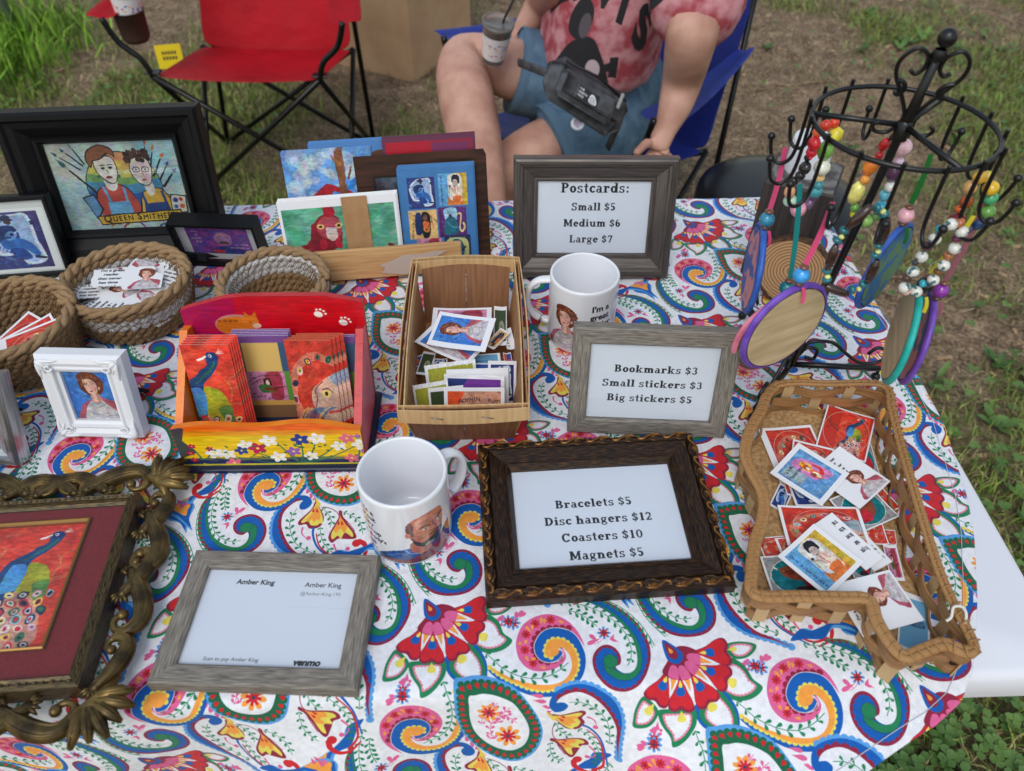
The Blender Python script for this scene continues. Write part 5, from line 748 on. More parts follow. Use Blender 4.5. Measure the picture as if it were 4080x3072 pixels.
def swirlcard(W=100, H=100, k=3, seed=1, eye=False):
    "red card with curling feather eyes"
    c = Cv(W, H, k, (196, 58, 44)); r = random.Random(seed)
    for _ in range(90): c.ell(r.uniform(0, W), r.uniform(0, H), r.uniform(4, 16), r.uniform(1, 4), r.choice([(210, 76, 56), (180, 46, 38), (216, 90, 66), (190, 60, 50)]), r.uniform(-1, 1), op=.5)
    c.line([(20, 90), (10, 60), (22, 30), (50, 16), (80, 24)], 14, (214, 140, 112), 8, op=.75); c.line([(60, 80), (50, 60), (66, 44), (92, 44)], 12, (208, 120, 96), 8, op=.75)
    for i, (x, y) in enumerate([(20, 84), (12, 64), (16, 46), (26, 32), (40, 22), (56, 17), (72, 20), (84, 26), (54, 62), (60, 50), (74, 44), (88, 46)]): eyespot(c, x*W/100, y*H/100, 5.2, r)
    if eye:
        c.poly([(38, 56), (56, 44), (84, 34), (100, 36), (100, 84), (60, 92), (40, 76)], (206, 170, 150), True); c.poly([(70, 40), (100, 30), (100, 60), (84, 54)], (110, 150, 180), True, op=.7)
        c.ell(62, 58, 7, 4.4, (226, 200, 120)); c.circ(61, 58, 2.6, (60, 46, 30)); c.line([(56, 54), (64, 52), (70, 56)], 1.4, (110, 66, 56)); c.line([(40, 76), (46, 62), (44, 54), (58, 44)], 1.6, (150, 66, 60))
        for q in range(8): c.line([(10+q*5, 92), (20+q*5, 80), (30+q*6, 74)], 2.6, r.choice([(90, 150, 190), (120, 170, 120), (226, 200, 130), (60, 120, 160)]), op=.7)
        c.line([(60, 80), (80, 78), (98, 70)], 3, (190, 60, 60), op=.8)
    return c.painterly(12)
def blues(k=3, seed=3, tint=0):
    "guitar player sitting on the outline of a state"
    c = Cv(100, 116, k, (44, 58, 120)); r = random.Random(seed)
    for _ in range(120): c.ell(r.uniform(0, 100), r.uniform(0, 116), r.uniform(2, 9), r.uniform(1, 3), r.choice([(60, 110, 176), (40, 44, 96), (70, 62, 120), (96, 152, 204)]) if True else 0, r.uniform(-1, 1), op=.45)
    c.rect(62, 0, 100, 116, (58, 40, 92), op=.6)
    c.poly([(28, 10), (60, 4), (84, 8), (88, 60), (92, 100), (60, 108), (50, 88), (18, 84), (6, 40)], (206, 214, 228), True); c.poly([(34, 12), (58, 8), (80, 12), (82, 60), (86, 96), (62, 102), (56, 84), (24, 78), (14, 42)], (150, 176, 212), True)
    c.poly([(22, 34), (40, 26), (58, 30), (60, 56), (44, 66), (26, 58)], (28, 54, 108), True); c.poly([(30, 56), (56, 52), (74, 62), (84, 82), (80, 92), (60, 74), (34, 74)], (46, 100, 172), True); c.poly([(40, 74), (60, 74), (70, 92), (60, 98), (44, 90)], (30, 70, 140), True)
    c.ell(48, 14, 13, 2.6, (22, 34, 70), .15); c.ell(49, 10, 7.5, 5, (28, 44, 86)); c.ell(50, 19, 5.4, 6, (70, 50, 56))
    c.ell(48, 47, 11, 8, (96, 138, 190), -.5); c.circ(50, 45, 3, (24, 30, 60)); c.line([(54, 42), (72, 32), (86, 26)], 2.6, (170, 186, 206)); c.rect(83, 20, 90, 28, (32, 36, 60)); c.line([(74, 92), (90, 96)], 5, (24, 26, 50))
    c.line([(24, 40), (34, 50), (46, 50)], 4, (36, 70, 130))
    return c.painterly(8)
def blues_text(c, col=(20, 24, 60)):
    for i, ch in enumerate('Mississippi'): a = -1.1+i*.07; c.text(ch, 8+i*4.2+(2 if i < 3 else 0), 38-i*2.9+(i*i*.06), 5, col, rot=-.62+i*.02, bold=.02)
    for i, ch in enumerate('Blues'): c.text(ch, 22+i*5.2, 72+i*3.2, 6, col, rot=.6, bold=.02)
    return c
def singer(k=3):
    c = Cv(100, 96, k, (96, 160, 206)); r = random.Random(8)
    c.poly([(52, 0), (100, 0), (100, 96), (80, 96), (84, 40), (60, 14)], (206, 170, 52)); c.rect(30, 72, 84, 96, (214, 118, 50))
    for _ in range(70): c.ell(r.uniform(0, 100), r.uniform(0, 96), r.uniform(2, 8), r.uniform(1, 2.4), (255, 255, 255), r.uniform(-1, 1), op=.10)
    c.poly([(36, 6), (80, 8), (82, 68), (72, 88), (36, 74), (34, 40)], (222, 218, 210), True)
    c.poly([(46, 44), (58, 38), (76, 44), (82, 66), (74, 78), (50, 80), (44, 62)], (232, 210, 190), True); c.line([(56, 40), (60, 60), (58, 78)], 1.6, (200, 60, 44)); c.line([(66, 42), (72, 58)], 1.4, (210, 80, 60)); c.poly([(50, 70), (78, 68), (72, 90), (52, 88)], (216, 112, 54), True)
    c.poly([(50, 20), (62, 16), (68, 26), (64, 38), (56, 42), (49, 34)], (196, 176, 166), True); c.poly([(46, 22), (50, 8), (64, 4), (74, 12), (74, 28), (68, 32), (66, 20), (54, 18), (49, 26)], (34, 36, 44), True)
    c.line([(52, 26), (56, 25)], 1, (30, 30, 34), smooth=False); c.line([(60, 26), (64, 26)], 1, (30, 30, 34), smooth=False); c.ell(56, 37, 2.6, 1.3, (80, 30, 30))
    c.line([(38, 40), (36, 60), (34, 84)], 1.2, (30, 30, 34)); c.ell(40, 38, 4, 3, (50, 50, 56)); c.line([(40, 42), (50, 50), (56, 60)], 4, (190, 166, 150))
    for i, ch in enumerate("MISSISSIPPI'S KING"): c.text(ch, 14+.3*math.sin(i), 94-i*4.9, 6.4, (24, 34, 60), rot=-math.pi/2, align='l', bold=.02)
    return c.painterly(9)
def hound(k=3):
    c = Cv(100, 92, k, (214, 178, 116)); r = random.Random(5)
    for _ in range(60): c.ell(r.uniform(0, 100), r.uniform(0, 92), r.uniform(3, 9), r.uniform(1, 3), r.choice([(226, 192, 132), (196, 150, 96), (216, 150, 120)]), r.uniform(-1, 1), op=.5)
    c.poly([(24, 14), (44, 12), (46, 70), (22, 74)], (30, 50, 96), True); c.poly([(46, 12), (70, 10), (76, 36), (70, 84), (46, 84)], (34, 38, 44), True); c.ell(58, 24, 8, 10, (120, 74, 60)); c.line([(48, 14), (58, 8), (68, 14), (72, 30)], 6, (24, 24, 28))
    c.poly([(50, 38), (68, 38), (72, 58), (52, 62)], (222, 112, 60), True); c.ell(60, 62, 12, 9, (206, 128, 60), .4); c.circ(60, 62, 3, (60, 30, 20)); c.line([(64, 58), (80, 36)], 2.4, (70, 46, 34)); c.line([(80, 26), (86, 60)], 1.4, (80, 60, 40))
    for i, ch in enumerate('NOTHIN BUT A'): c.text(ch, 12+i*.9, 84-i*6.2, 6, (70, 30, 20), rot=-1.4, bold=.02)
    for i, ch in enumerate('HOUND DOG'): c.text(ch, 62+i*4.2, 12+i*3.4, 5.4, (70, 30, 20), rot=.7, bold=.02)
    return c.painterly(8)
def sax(k=3):
    c = Cv(100, 92, k, (92, 46, 110)); r = random.Random(6)
    for _ in range(70): c.ell(r.uniform(0, 100), r.uniform(0, 92), r.uniform(2, 8), r.uniform(1, 3), r.choice([(120, 60, 130), (70, 36, 96), (150, 90, 150)]), r.uniform(-1, 1), op=.5)
    c.poly([(20, 8), (62, 4), (64, 40), (30, 44)], (150, 196, 220), True); c.ell(40, 22, 17, 3, (196, 214, 224), -.1); c.ell(42, 17, 9, 6, (120, 160, 180)); c.poly([(28, 34), (46, 28), (62, 40), (68, 80), (20, 82), (22, 50)], (40, 104, 124), True); c.line([(30, 44), (48, 60), (64, 62)], 4, (70, 140, 156)); c.ell(42, 27, 6, 6, (74, 60, 70))
    c.line([(62, 24), (78, 20), (80, 34), (74, 66), (84, 76), (92, 62), (88, 50)], 4.5, (222, 204, 150), 7)
    for i, ch in enumerate('Catfish and blues'): c.text(ch, 9, 88-i*5.2, 5.2, (24, 16, 40), rot=-1.5, bold=.02)
    return c.painterly(6)
def june(k=3):
    c = Cv(100, 92, k, (196, 128, 160)); r = random.Random(7)
    for _ in range(60): c.ell(r.uniform(0, 100), r.uniform(0, 92), r.uniform(3, 9), r.uniform(1, 3), r.choice([(210, 150, 176), (178, 110, 146)]), r.uniform(-1, 1), op=.5)
    c.poly([(50, 8), (88, 4), (88, 84), (60, 88), (54, 60)], (168, 58, 76), True); c.line([(4, 34), (30, 16), (60, 12), (88, 14)], 1.6, (90, 40, 50)); c.line([(6, 42), (32, 26), (60, 22)], 1.6, (90, 40, 50))
    for x in range(10, 60, 8): c.line([(x, 36-x*.3), (x, 44-x*.36)], 1.2, (90, 40, 50), smooth=False)
    c.poly([(26, 46), (44, 40), (62, 48), (66, 64), (36, 66)], (60, 110, 60), True); c.ell(52, 34, 6, 8, (220, 180, 160)); c.line([(44, 40), (46, 26), (56, 24), (60, 42)], 5, (30, 22, 26)); c.ell(58, 56, 16, 6, (130, 60, 40), .1); c.line([(66, 54), (96, 48)], 2.4, (50, 30, 30))
    c.text('it', 12, 12, 6, (40, 20, 40)); c.text('was', 16, 22, 6, (40, 20, 40)); c.text('the', 12, 72, 6, (40, 20, 40)); c.text('third of', 28, 81, 6, (40, 20, 40)); c.text('June', 52, 88, 6, (40, 20, 40)); return c.painterly(7)
def lucille(k=3):
    c = Cv(100, 92, k, (40, 52, 84)); c.poly([(10, 16), (80, 14), (92, 50), (80, 88), (14, 84)], (196, 196, 130), True); c.poly([(30, 20), (60, 18), (76, 50), (62, 86), (26, 86)], (50, 100, 120), True); c.ell(46, 34, 8, 9, (100, 70, 60)); c.poly([(34, 46), (62, 44), (70, 84), (32, 86)], (60, 110, 176), True); c.line([(40, 70), (60, 60), (80, 44)], 5, (40, 30, 34)); c.text('BB KING & Lucille', 50, 12, 6, (226, 226, 180)); return c
def squirrel(k=3):
    c = Cv(100, 76, k, (96, 146, 196)); r = random.Random(2)
    for _ in range(60): c.ell(r.uniform(0, 100), r.uniform(0, 76), r.uniform(3, 9), r.uniform(1, 3), r.choice([(130, 172, 210), (76, 128, 186), (150, 186, 214)]), r.uniform(-1, 1), op=.5)
    c.rect(6, 4, 40, 40, (186, 192, 178), op=.7); c.poly([(44, 8), (74, 10), (88, 40), (86, 66), (62, 62), (58, 54), (42, 50)], (206, 128, 180), True)
    c.ell(62, 26, 12, 11, (230, 190, 70)); c.ell(61, 28, 8, 7, (222, 96, 50)); c.poly([(54, 22), (54, 14), (59, 20)], (220, 90, 50)); c.poly([(64, 19), (70, 14), (69, 23)], (220, 90, 50)); c.ell(61, 31, 4, 3, (246, 236, 220)); c.circ(58, 27, 1.2, (20, 20, 20)); c.circ(64, 27, 1.2, (20, 20, 20)); c.ell(60, 46, 9, 12, (226, 100, 60)); c.ell(60, 48, 5, 8, (244, 224, 200)); c.line([(68, 54), (80, 46), (78, 34)], 8, (216, 50, 40), 5); c.ell(54, 44, 6, 4.4, (140, 76, 46), .3)
    c.text("Y'all, I'm still a", 7, 13, 5.4, (24, 30, 50), align='l', bold=.02, ax=.86); c.text('Mississippi Squirrel', 9, 24, 5.4, (24, 30, 50), align='l', bold=.02, ax=.8); return c.painterly(11)
def nothin(k=3):
    c = Cv(100, 70, k, (196, 140, 116)); c.poly([(0, 0), (30, 0), (16, 40), (18, 70), (0, 70)], (226, 84, 40), True); r = random.Random(3)
    for _ in range(50): c.ell(r.uniform(16, 100), r.uniform(0, 70), r.uniform(3, 9), r.uniform(1, 2), r.choice([(206, 150, 120), (170, 110, 80)]), r.uniform(-.5, .5), op=.5)
    c.poly([(26, 40), (30, 34), (50, 44), (76, 38), (94, 52), (98, 70), (30, 70)], (74, 156, 214), True); c.ell(38, 50, 7, 2.6, (16, 16, 20)); c.ell(80, 60, 12, 5, (16, 16, 20)); c.ell(20, 62, 5, 6, (180, 70, 50))
    for i, ch in enumerate('NOTHIN'): c.text(ch, 24+i*6.4, 22-i*.8, 7.5, (30, 34, 50), bold=.01, shear=.15)
    for i, ch in enumerate('BUT'): c.text(ch, 78+i*7, 20+i*2, 7.5, (30, 34, 50), bold=.01, rot=.15)
    return c.painterly(9)
def longhorn(k=3):
    "teal round picture with a brown animal on grey"
    c = Cv(100, 100, k, (150, 150, 148)); c.circ(50, 50, 47, (226, 232, 232)); c.circ(50, 50, 45.6, (18, 116, 126)); c.setclip([(50+45*math.cos(t), 50+45*math.sin(t)) for t in np.linspace(0, 6.28, 24)[:-1]]); r = random.Random(4)
    for _ in range(60): c.ell(r.uniform(0, 100), r.uniform(0, 100), r.uniform(3, 10), r.uniform(1, 2), r.choice([(40, 150, 160), (10, 84, 100), (20, 130, 136)]), r.uniform(-1, 1), op=.5)
    c.poly([(20, 30), (40, 22), (66, 30), (76, 46), (60, 60), (30, 52)], (140, 72, 48), True); c.poly([(56, 46), (84, 50), (80, 80), (56, 78)], (190, 36, 52), True); c.ell(34, 38, 8, 6, (104, 50, 36)); c.line([(18, 30), (10, 22)], 3, (230, 220, 200)); c.poly([(40, 74), (70, 78), (66, 100), (30, 100)], (60, 40, 44), True); c.setclip(); return c.painterly(11)
def rooster(k=3):
    c = Cv(120, 92, k, (96, 168, 140)); r = random.Random(12)
    for _ in range(160): c.ell(r.uniform(0, 120), r.uniform(0, 92), r.uniform(3, 9), r.uniform(2, 5), r.choice([(70, 150, 116), (140, 190, 166), (52, 140, 104), (116, 178, 150)]), r.uniform(-1, 1), op=.4)
    c.poly([(8, 92), (12, 76), (26, 60), (36, 52), (40, 36), (50, 26), (60, 30), (62, 44), (60, 60), (52, 66), (50, 92)], (134, 36, 50), True); c.poly([(100, 92), (96, 62), (104, 66), (112, 74), (120, 78), (120, 92)], (140, 44, 58), True)
    c.ell(53, 40, 10, 12, (172, 70, 80)); c.poly([(50, 28), (50, 16), (54, 8), (57, 16), (58, 28)], (168, 30, 48), True)
    for x in (46, 60): c.circ(x, 38, 3, (216, 178, 110)); c.circ(x, 38, 1.4, (24, 20, 20))
    c.poly([(50, 40), (57, 40), (58, 50), (54, 54), (50, 50)], (216, 206, 196), True); c.ell(46, 56, 3, 6, (196, 40, 60)); c.ell(58, 57, 3, 6, (190, 40, 60))
    for _ in range(90): x, y = r.uniform(12, 50), r.uniform(60, 92); c.line([(x, y), (x+2, y+3)], .8, r.choice([(176, 66, 76), (100, 22, 40)]), smooth=False)
    return c.painterly(10)
def treehouse(k=3):
    c = Cv(120, 86, k, (104, 156, 214)); r = random.Random(13)
    for _ in range(60): c.ell(r.uniform(0, 120), r.uniform(0, 86), r.uniform(5, 16), r.uniform(3, 7), (206, 208, 210), r.uniform(-.4, .4), op=.5)
    c.poly([(8, 46), (56, 26), (112, 40), (120, 48), (12, 50)], (170, 36, 46)); c.rect(44, 48, 104, 86, (52, 44, 44)); c.rect(10, 47, 112, 50, (190, 140, 70)); c.rect(30, 50, 34, 86, (196, 160, 70)); c.rect(44, 50, 50, 86, (150, 104, 60))
    c.line([(76, 0), (78, 40), (80, 86)], 12, (130, 82, 54), 10); c.line([(78, 12), (66, 4)], 4, (170, 110, 60), 2); c.line([(82, 30), (92, 14)], 4, (120, 70, 60), 2)
    for x, y, a in ((70, 38, .3), (90, 28, -.4), (74, 62, .4), (94, 50, -.2), (92, 68, .3)): c.ell(x, y, 9, 3.4, (60, 130, 206), a); c.circ(x-6, y-2, 3, (84, 150, 220))
    c.line([(6, 78), (14, 74), (24, 80)], 2, (90, 70, 66)); return c.painterly(12)
def queen(k=4):
    W, H = 140, 98; c = Cv(W, H, k, (182, 204, 200)); r = random.Random(21)
    for _ in range(140):
        x, y = r.uniform(0, W), r.uniform(0, H); col = (120, 190, 214) if x > 90 and y < 50 else ((214, 188, 168) if x < 34 and y < 36 else ((150, 190, 206) if x < 40 else r.choice([(196, 212, 200), (176, 200, 196), (210, 214, 190)])))
        c.ell(x, y, r.uniform(6, 16), r.uniform(4, 10), col, r.uniform(-1, 1), op=.22)
    K = (30, 30, 34); cx, cy = 74, 50
    c.ell(cx, cy, 41.6, 38.6, K); c.ell(cx, cy, 40.6, 37.6, (206, 140, 100)); c.setclip([(cx+40.4*math.cos(t), cy+37.4*math.sin(t)) for t in np.linspace(0, 6.28, 28)[:-1]])
    for y, col in ((20, (214, 176, 84)), (30, (206, 196, 92)), (38, (120, 166, 96)), (46, (74, 140, 180)), (56, (42, 88, 160)), (68, (34, 66, 140))): c.poly([(20, y+2), (50, y-2), (80, y+2), (120, y-1), (120, 100), (20, 100)], col, True)
    c.setclip()
    def brush(x0, y0, x1, y1, w, tip):
        c.line([(x0, y0), (x1, y1)], w, K, w*.6, smooth=False); c.line([(x1, y1), (x1+(x1-x0)*.13, y1+(y1-y0)*.13)], w*1.1, (170, 170, 160), smooth=False); c.drop(x1+(x1-x0)*.42, y1+(y1-y0)*.42, x1+(x1-x0)*.15, y1+(y1-y0)*.15, w*.8, tip)
    brush(46, 60, 20, 30, 3, (40, 100, 96)); brush(36, 26, 22, 12, 2, (40, 70, 110)); brush(32, 30, 14, 16, 1.8, (30, 60, 110)); brush(38, 24, 30, 8, 1.8, (110, 150, 90)); brush(102, 30, 107, 8, 1.8, (200, 90, 60)); brush(106, 34, 113, 14, 2, (200, 130, 60)); brush(108, 40, 120, 22, 2.6, (214, 96, 60)); brush(114, 44, 124, 30, 2.2, (50, 80, 130)); brush(116, 52, 129, 38, 3, (56, 100, 150))
    # left person: red shirt, overalls
    c.poly([(36, 72), (42, 54), (54, 46), (68, 46), (80, 56), (84, 76), (84, 80), (40, 80)], K, True); c.poly([(37.6, 76), (43, 55), (54, 47.4), (68, 47.4), (79, 57), (83, 80), (40, 80)], (186, 74, 66), True); c.poly([(50, 66), (74, 66), (76, 80), (50, 80)], (106, 164, 204)); c.line([(50, 48), (54, 66)], 3, (106, 164, 204), smooth=False); c.line([(72, 50), (72, 66)], 3, (106, 164, 204), smooth=False)
    c.poly([(54, 40), (66, 40), (66, 50), (60, 54), (54, 50)], (222, 214, 206), True); c.poly([(47, 26), (50, 18), (66, 16), (71, 26), (70, 38), (64, 46), (56, 44), (50, 36)], K, True); c.poly([(48, 26), (51, 19), (66, 17), (70, 26), (69, 38), (64, 45), (57, 43), (51, 36)], (226, 216, 206), True)
    c.poly([(40, 20), (44, 10), (58, 4), (70, 8), (72, 18), (66, 14), (56, 20), (48, 22), (44, 28)], K, True); c.poly([(41, 20), (45, 11), (58, 5), (69, 9), (71, 16), (64, 13), (55, 19), (47, 21), (44, 26)], (138, 84, 58), True)
    # right person: curly hair, glasses, yellow shirt
    c.poly([(84, 78), (88, 62), (96, 54), (108, 52), (118, 60), (124, 80), (84, 80)], K, True); c.poly([(86, 78), (89, 62), (96, 55), (108, 53), (117, 61), (122, 80), (86, 80)], (214, 166, 66), True); c.poly([(90, 70), (116, 68), (118, 82), (88, 82)], (40, 66, 124)); c.line([(90, 58), (92, 70)], 3, (40, 66, 124), smooth=False); c.line([(112, 56), (114, 68)], 3, (40, 66, 124), smooth=False)
    c.poly([(96, 46), (104, 46), (105, 56), (100, 62), (96, 56)], (222, 210, 200), True); c.poly([(84, 30), (88, 20), (102, 18), (108, 28), (106, 42), (100, 50), (92, 48), (86, 40)], K, True); c.poly([(85, 30), (89, 21), (102, 19), (107, 28), (105, 42), (100, 49), (92, 47), (87, 40)], (224, 208, 196), True)
    for _ in range(46): c.circ(r.uniform(82, 108), r.uniform(11, 23), 2.4, r.choice([(60, 36, 34), (34, 24, 26), (84, 52, 46)]))
    for x0 in (56, 64): c.ell(x0, 29, 2.2, 1.2, K); c.line([(x0-3, 26), (x0+3, 25.6)], .9, K, smooth=False)
    for x0 in (91, 101): c.ell(x0, 32, 4.2, 3.2, K); c.ell(x0, 32, 3.3, 2.3, (220, 214, 206)); c.circ(x0, 32, 1, K)
    c.ell(60, 39, 3.4, 1.4, (120, 40, 50)); c.ell(97, 43, 2.8, 1.2, (170, 70, 70)); c.line([(59, 30), (60.5, 35)], .7, K, smooth=False); c.line([(97, 33), (97.5, 38)], .7, K, smooth=False); c.circ(49, 38, 1.8, (40, 110, 96)); c.circ(70.5, 38, 1.8, (40, 110, 96))
    c.poly([(24, 60), (38, 56), (44, 74), (34, 86)], K); c.poly([(25.5, 61), (37, 58), (42, 74), (34, 84)], (96, 140, 180)); c.poly([(120, 60), (138, 62), (136, 82), (118, 82)], K); c.poly([(121, 61.4), (136.4, 63.2), (134.6, 80.6), (119, 80.8)], (210, 206, 190)); c.circ(125, 67, 2.6, (40, 60, 130)); c.circ(131, 66, 2.2, (180, 50, 50)); c.circ(124, 74, 2.2, (60, 90, 150)); c.circ(131, 74, 2.6, (206, 90, 50))
    for i, (a, b, col) in enumerate([((60, 96), (66, 92), (170, 60, 60)), ((84, 97), (80, 92), (120, 70, 140)), ((100, 96), (112, 94), (50, 90, 150)), ((46, 94), (56, 92), (206, 150, 60))]): c.line([a, ((a[0]+b[0])/2, a[1]-3), b], 2, col)
    c.poly([(26, 88), (36, 84), (38, 92), (30, 92)], (196, 200, 196)); c.poly([(130, 86), (140, 84), (138, 90), (142, 92), (130, 93)], (196, 200, 196)); c.poly([(34, 81), (80, 79), (128, 77), (130, 89), (80, 91), (36, 92)], K); c.poly([(35.4, 82.2), (80, 80.4), (127, 78.4), (128.6, 87.8), (80, 89.6), (37, 90.6)], (214, 172, 66))
    x = 40
    for w_ in ('QUEEN', 'SMITHERY'):
        for i, ch in enumerate(w_): s_ = 7.8 if i == 0 else 5.8; c.text(ch, x, 88.4-(x-40)*.03, s_, (40, 30, 24), align='l', bold=.03); x += glyphs(ch, 'sans', .03)[1]*s_+1.3
        x += 3.4
    return c
def darkpic(k=2):
    c = Cv(100, 80, k, (60, 62, 74)); r = random.Random(31)
    for _ in range(140): c.ell(r.uniform(0, 100), r.uniform(0, 80), r.uniform(2, 8), r.uniform(2, 7), r.choice([(84, 100, 120), (50, 46, 52), (70, 84, 70), (120, 76, 54), (40, 44, 60)]), r.uniform(-1, 1), op=.5)
    return c.painterly(10)
def goodday(k=3):
    W, H = 110, 80; c = Cv(W, H, k, (120, 60, 140)); r = random.Random(14)
    for _ in range(120): c.ell(r.uniform(0, W), r.uniform(0, H), r.uniform(4, 12), r.uniform(3, 8), r.choice([(150, 60, 130), (90, 60, 160), (60, 90, 180), (170, 90, 150), (90, 70, 150)]), r.uniform(-1, 1), op=.4)
    c.ell(62, 34, 16, 20, (176, 120, 150)); c.ell(66, 40, 11, 12, (150, 110, 160)); c.line([(52, 30), (60, 27)], 2, (60, 40, 90), smooth=False); c.line([(66, 28), (74, 30)], 2, (60, 40, 90), smooth=False); c.ell(62, 46, 9, 5, (80, 70, 60)); c.poly([(34, 80), (44, 60), (80, 58), (96, 80)], (40, 60, 130), True); c.ell(46, 72, 12, 5, (190, 50, 60))
    for i, w_ in enumerate(("It's", 'a', 'good', 'day')): c.text(w_, 14+(i % 2)*3, 16+i*10, 6, (206, 190, 190), bold=.03)
    c.text('to whup', 92, 52, 5, (206, 190, 190), bold=.03); c.text("somebody's ass", 88, 62, 4.4, (206, 190, 190), bold=.03); return c.painterly(10)
IMG = {}
def card_image(name, pic, W, H, m=6, mt=None, bg=(238, 238, 240), k=3, rot=False, cut=True):
    "white bordered card with a picture; m = margin in percent of width"
    c = Cv(W, H, k, bg); mt = mt if mt is not None else m
    if cut: c.rect(m*.5, m*.5, W-m*.5, H-m*.5, (216, 216, 220)); c.rect(m*.5+.35, m*.5+.35, W-m*.5-.35, H-m*.5-.35, bg)
    paste(c, pic, m, mt, W-2*m, H-m-mt) if not rot else rot_paste(c, pic, m, mt, W-2*m, H-m-mt, rot)
    return c.image(name)
def rot_paste(c, pic, x, y, w, h, q):
    s = Cv(1, 1, 1); s.a = np.rot90(pic.a, q); s.H, s.W = s.a.shape[:2]; paste(c, s, x, y, w, h)
def reader_text(c, x, y, s, col=(40, 40, 44), rot=0.0, upto=5):
    for i, t in enumerate(("I'm a great", 'reader', 'that never', 'has time', 'to read')[:upto]): c.text(t, x-math.sin(rot)*i*s*1.75, y+math.cos(rot)*i*s*1.75, s, col, bold=.05, rot=rot)
def mk_images():
    W_ = woman(); WK = woman(False)
    IMG['woman'] = W_.image('woman_painting'); IMG['womankey'] = WK; IMG['womanbg'] = W_
    P_ = peacock(); IMG['peacock_c'] = P_; P_.grain(.06, 1.2, 2); IMG['peacock'] = P_.image('peacock_painting')
    q = queen(); q.painterly(5, .12, .25); q.a = q.a*.88; IMG['queen'] = q.image('painted_sign_print'); B = blues_text(blues()); IMG['blues_c'] = B
    c = Cv(100, 100, 3, (206, 208, 206)); c.rect(6, 12, 94, 96, (224, 226, 224)); paste(c, B, 12, 16, 74, 76); IMG['blues'] = c.image('blues_print_in_mat')
    c = Cv(120, 92, 3, (206, 204, 208)); paste(c, goodday(), 14, 12, 92, 66); IMG['goodday'] = c.image('purple_print_in_mat')
    R_ = rooster(); c = Cv(120, 104, 3, (240, 240, 242)); paste(c, R_, -22, -14, 160, 124); c.rect(0, 0, 120, 11, (240, 240, 242)); c.rect(0, 0, 3, 104, (240, 240, 242)); c.rect(117, 0, 120, 104, (240, 240, 242)); IMG['rooster'] = c.image('rooster_card')
    IMG['treehouse'] = treehouse().image('treehouse_card')
    c = Cv(120, 94, 3, (62, 36, 24)); c.grain(.35, 2, 3, aniso=10); c.rect(14, 13, 106, 81, (34, 18, 14)); paste(c, darkpic(), 16, 15, 88, 64); IMG['darkframe'] = c.image('brown_framed_painting_card')
    S_, Hn, Sx, Jn, Lc = singer(), hound(), sax(), june(), lucille()
    c = Cv(100, 126, 4, (66, 122, 178)); c.grain(.03, 8, 2)
    for pic, x, y, w, h in ((B, 12, 12, 36, 40), (S_, 53, 9, 38, 41), (Hn, 10, 54, 38, 38), (Sx, 50, 52, 38, 40), (Jn, 18, 92, 34, 32), (Lc, 56, 90, 36, 34)): paste(c, pic, x, y, w, h)
    IMG['blue6'] = c.image('six_pictures_card')
    c = Cv(120, 94, 3, (104, 52, 78)); c.rect(4, 4, 116, 90, (150, 40, 60)); c.rect(4, 4, 62, 90, (176, 30, 48)); c.rect(64, 6, 112, 90, (120, 50, 90)); c.ell(44, 20, 18, 5, (206, 190, 190)); c.text('I f   l', 86, 22, 7, (210, 180, 200), bold=.02); IMG['redpurple'] = c.image('red_purple_card')
    c = Cv(120, 94, 3, (80, 130, 190)); c.ell(84, 22, 20, 14, (96, 64, 50)); c.ell(84, 28, 14, 12, (210, 170, 150)); IMG['skyblue'] = c.image('sky_blue_portrait_card')
    # cards of the state shaped basket and the berry box
    D = {'peacock_sq': (lambda: None)}
    c = Cv(100, 100, 3, (240, 240, 242)); rr = peacock(96, 96, 3, 7, False)
    c.rect(3, 3, 97, 97, (196, 52, 40)); pc = peacock(62, 100, 3, 7); paste(c, pc, 34, 4, 58, 93); c.rect(3, 3, 34, 97, (200, 56, 44)); c.line([(4, 30), (20, 44), (34, 50)], 2.4, (110, 60, 46)); c.line([(12, 22), (16, 36), (30, 42)], 1.6, (110, 60, 46)); c.line([(10, 52), (20, 44)], 1.6, (110, 60, 46))
    t = np.linspace(0, 2*np.pi, 40); c.line(np.stack([50+46*np.cos(t), 50+46*np.sin(t)], 1), .7, (232, 200, 180), smooth=False); IMG['peacock_sq'] = c.image('peacock_sticker')
    for i in (1, 2, 3):
        c = Cv(100, 100, 3, (240, 240, 242)); paste(c, swirlcard(100, 100, 3, i, eye=(i == 3)), 12 if i == 1 else 4, 5, 84 if i == 1 else 92, 91); c.line(np.stack([54+40*np.cos(t), 50+42*np.sin(t)], 1), .7, (232, 200, 180), smooth=False); IMG['swirl%d' % i] = c.image('feather_sticker')
    L_ = longhorn(); c = Cv(100, 100, 3, (240, 240, 242)); paste(c, L_, 3, 3, 94, 94); IMG['teal'] = c.image('teal_round_sticker')
    IMG['squirrel'] = card_image('squirrel_sticker', squirrel(), 84, 100, 9); IMG['singer'] = card_image('singer_sticker', S_, 100, 96, 8, k=3); IMG['nothin'] = card_image('hound_song_sticker', nothin(), 100, 74, 6)
    IMG['houndc'] = card_image('guitar_sticker', Hn, 100, 94, 8); IMG['saxc'] = card_image('sax_sticker', Sx, 100, 94, 8); IMG['junec'] = card_image('bridge_sticker', Jn, 100, 94, 8); IMG['bluesc'] = card_image('blue_guitar_sticker', B, 86, 100, 8)
    c = Cv(100, 130, 3, (240, 240, 242)); rot_paste(c, W_, 7, 12, 86, 106, 0); IMG['womancard'] = c.image('portrait_card')
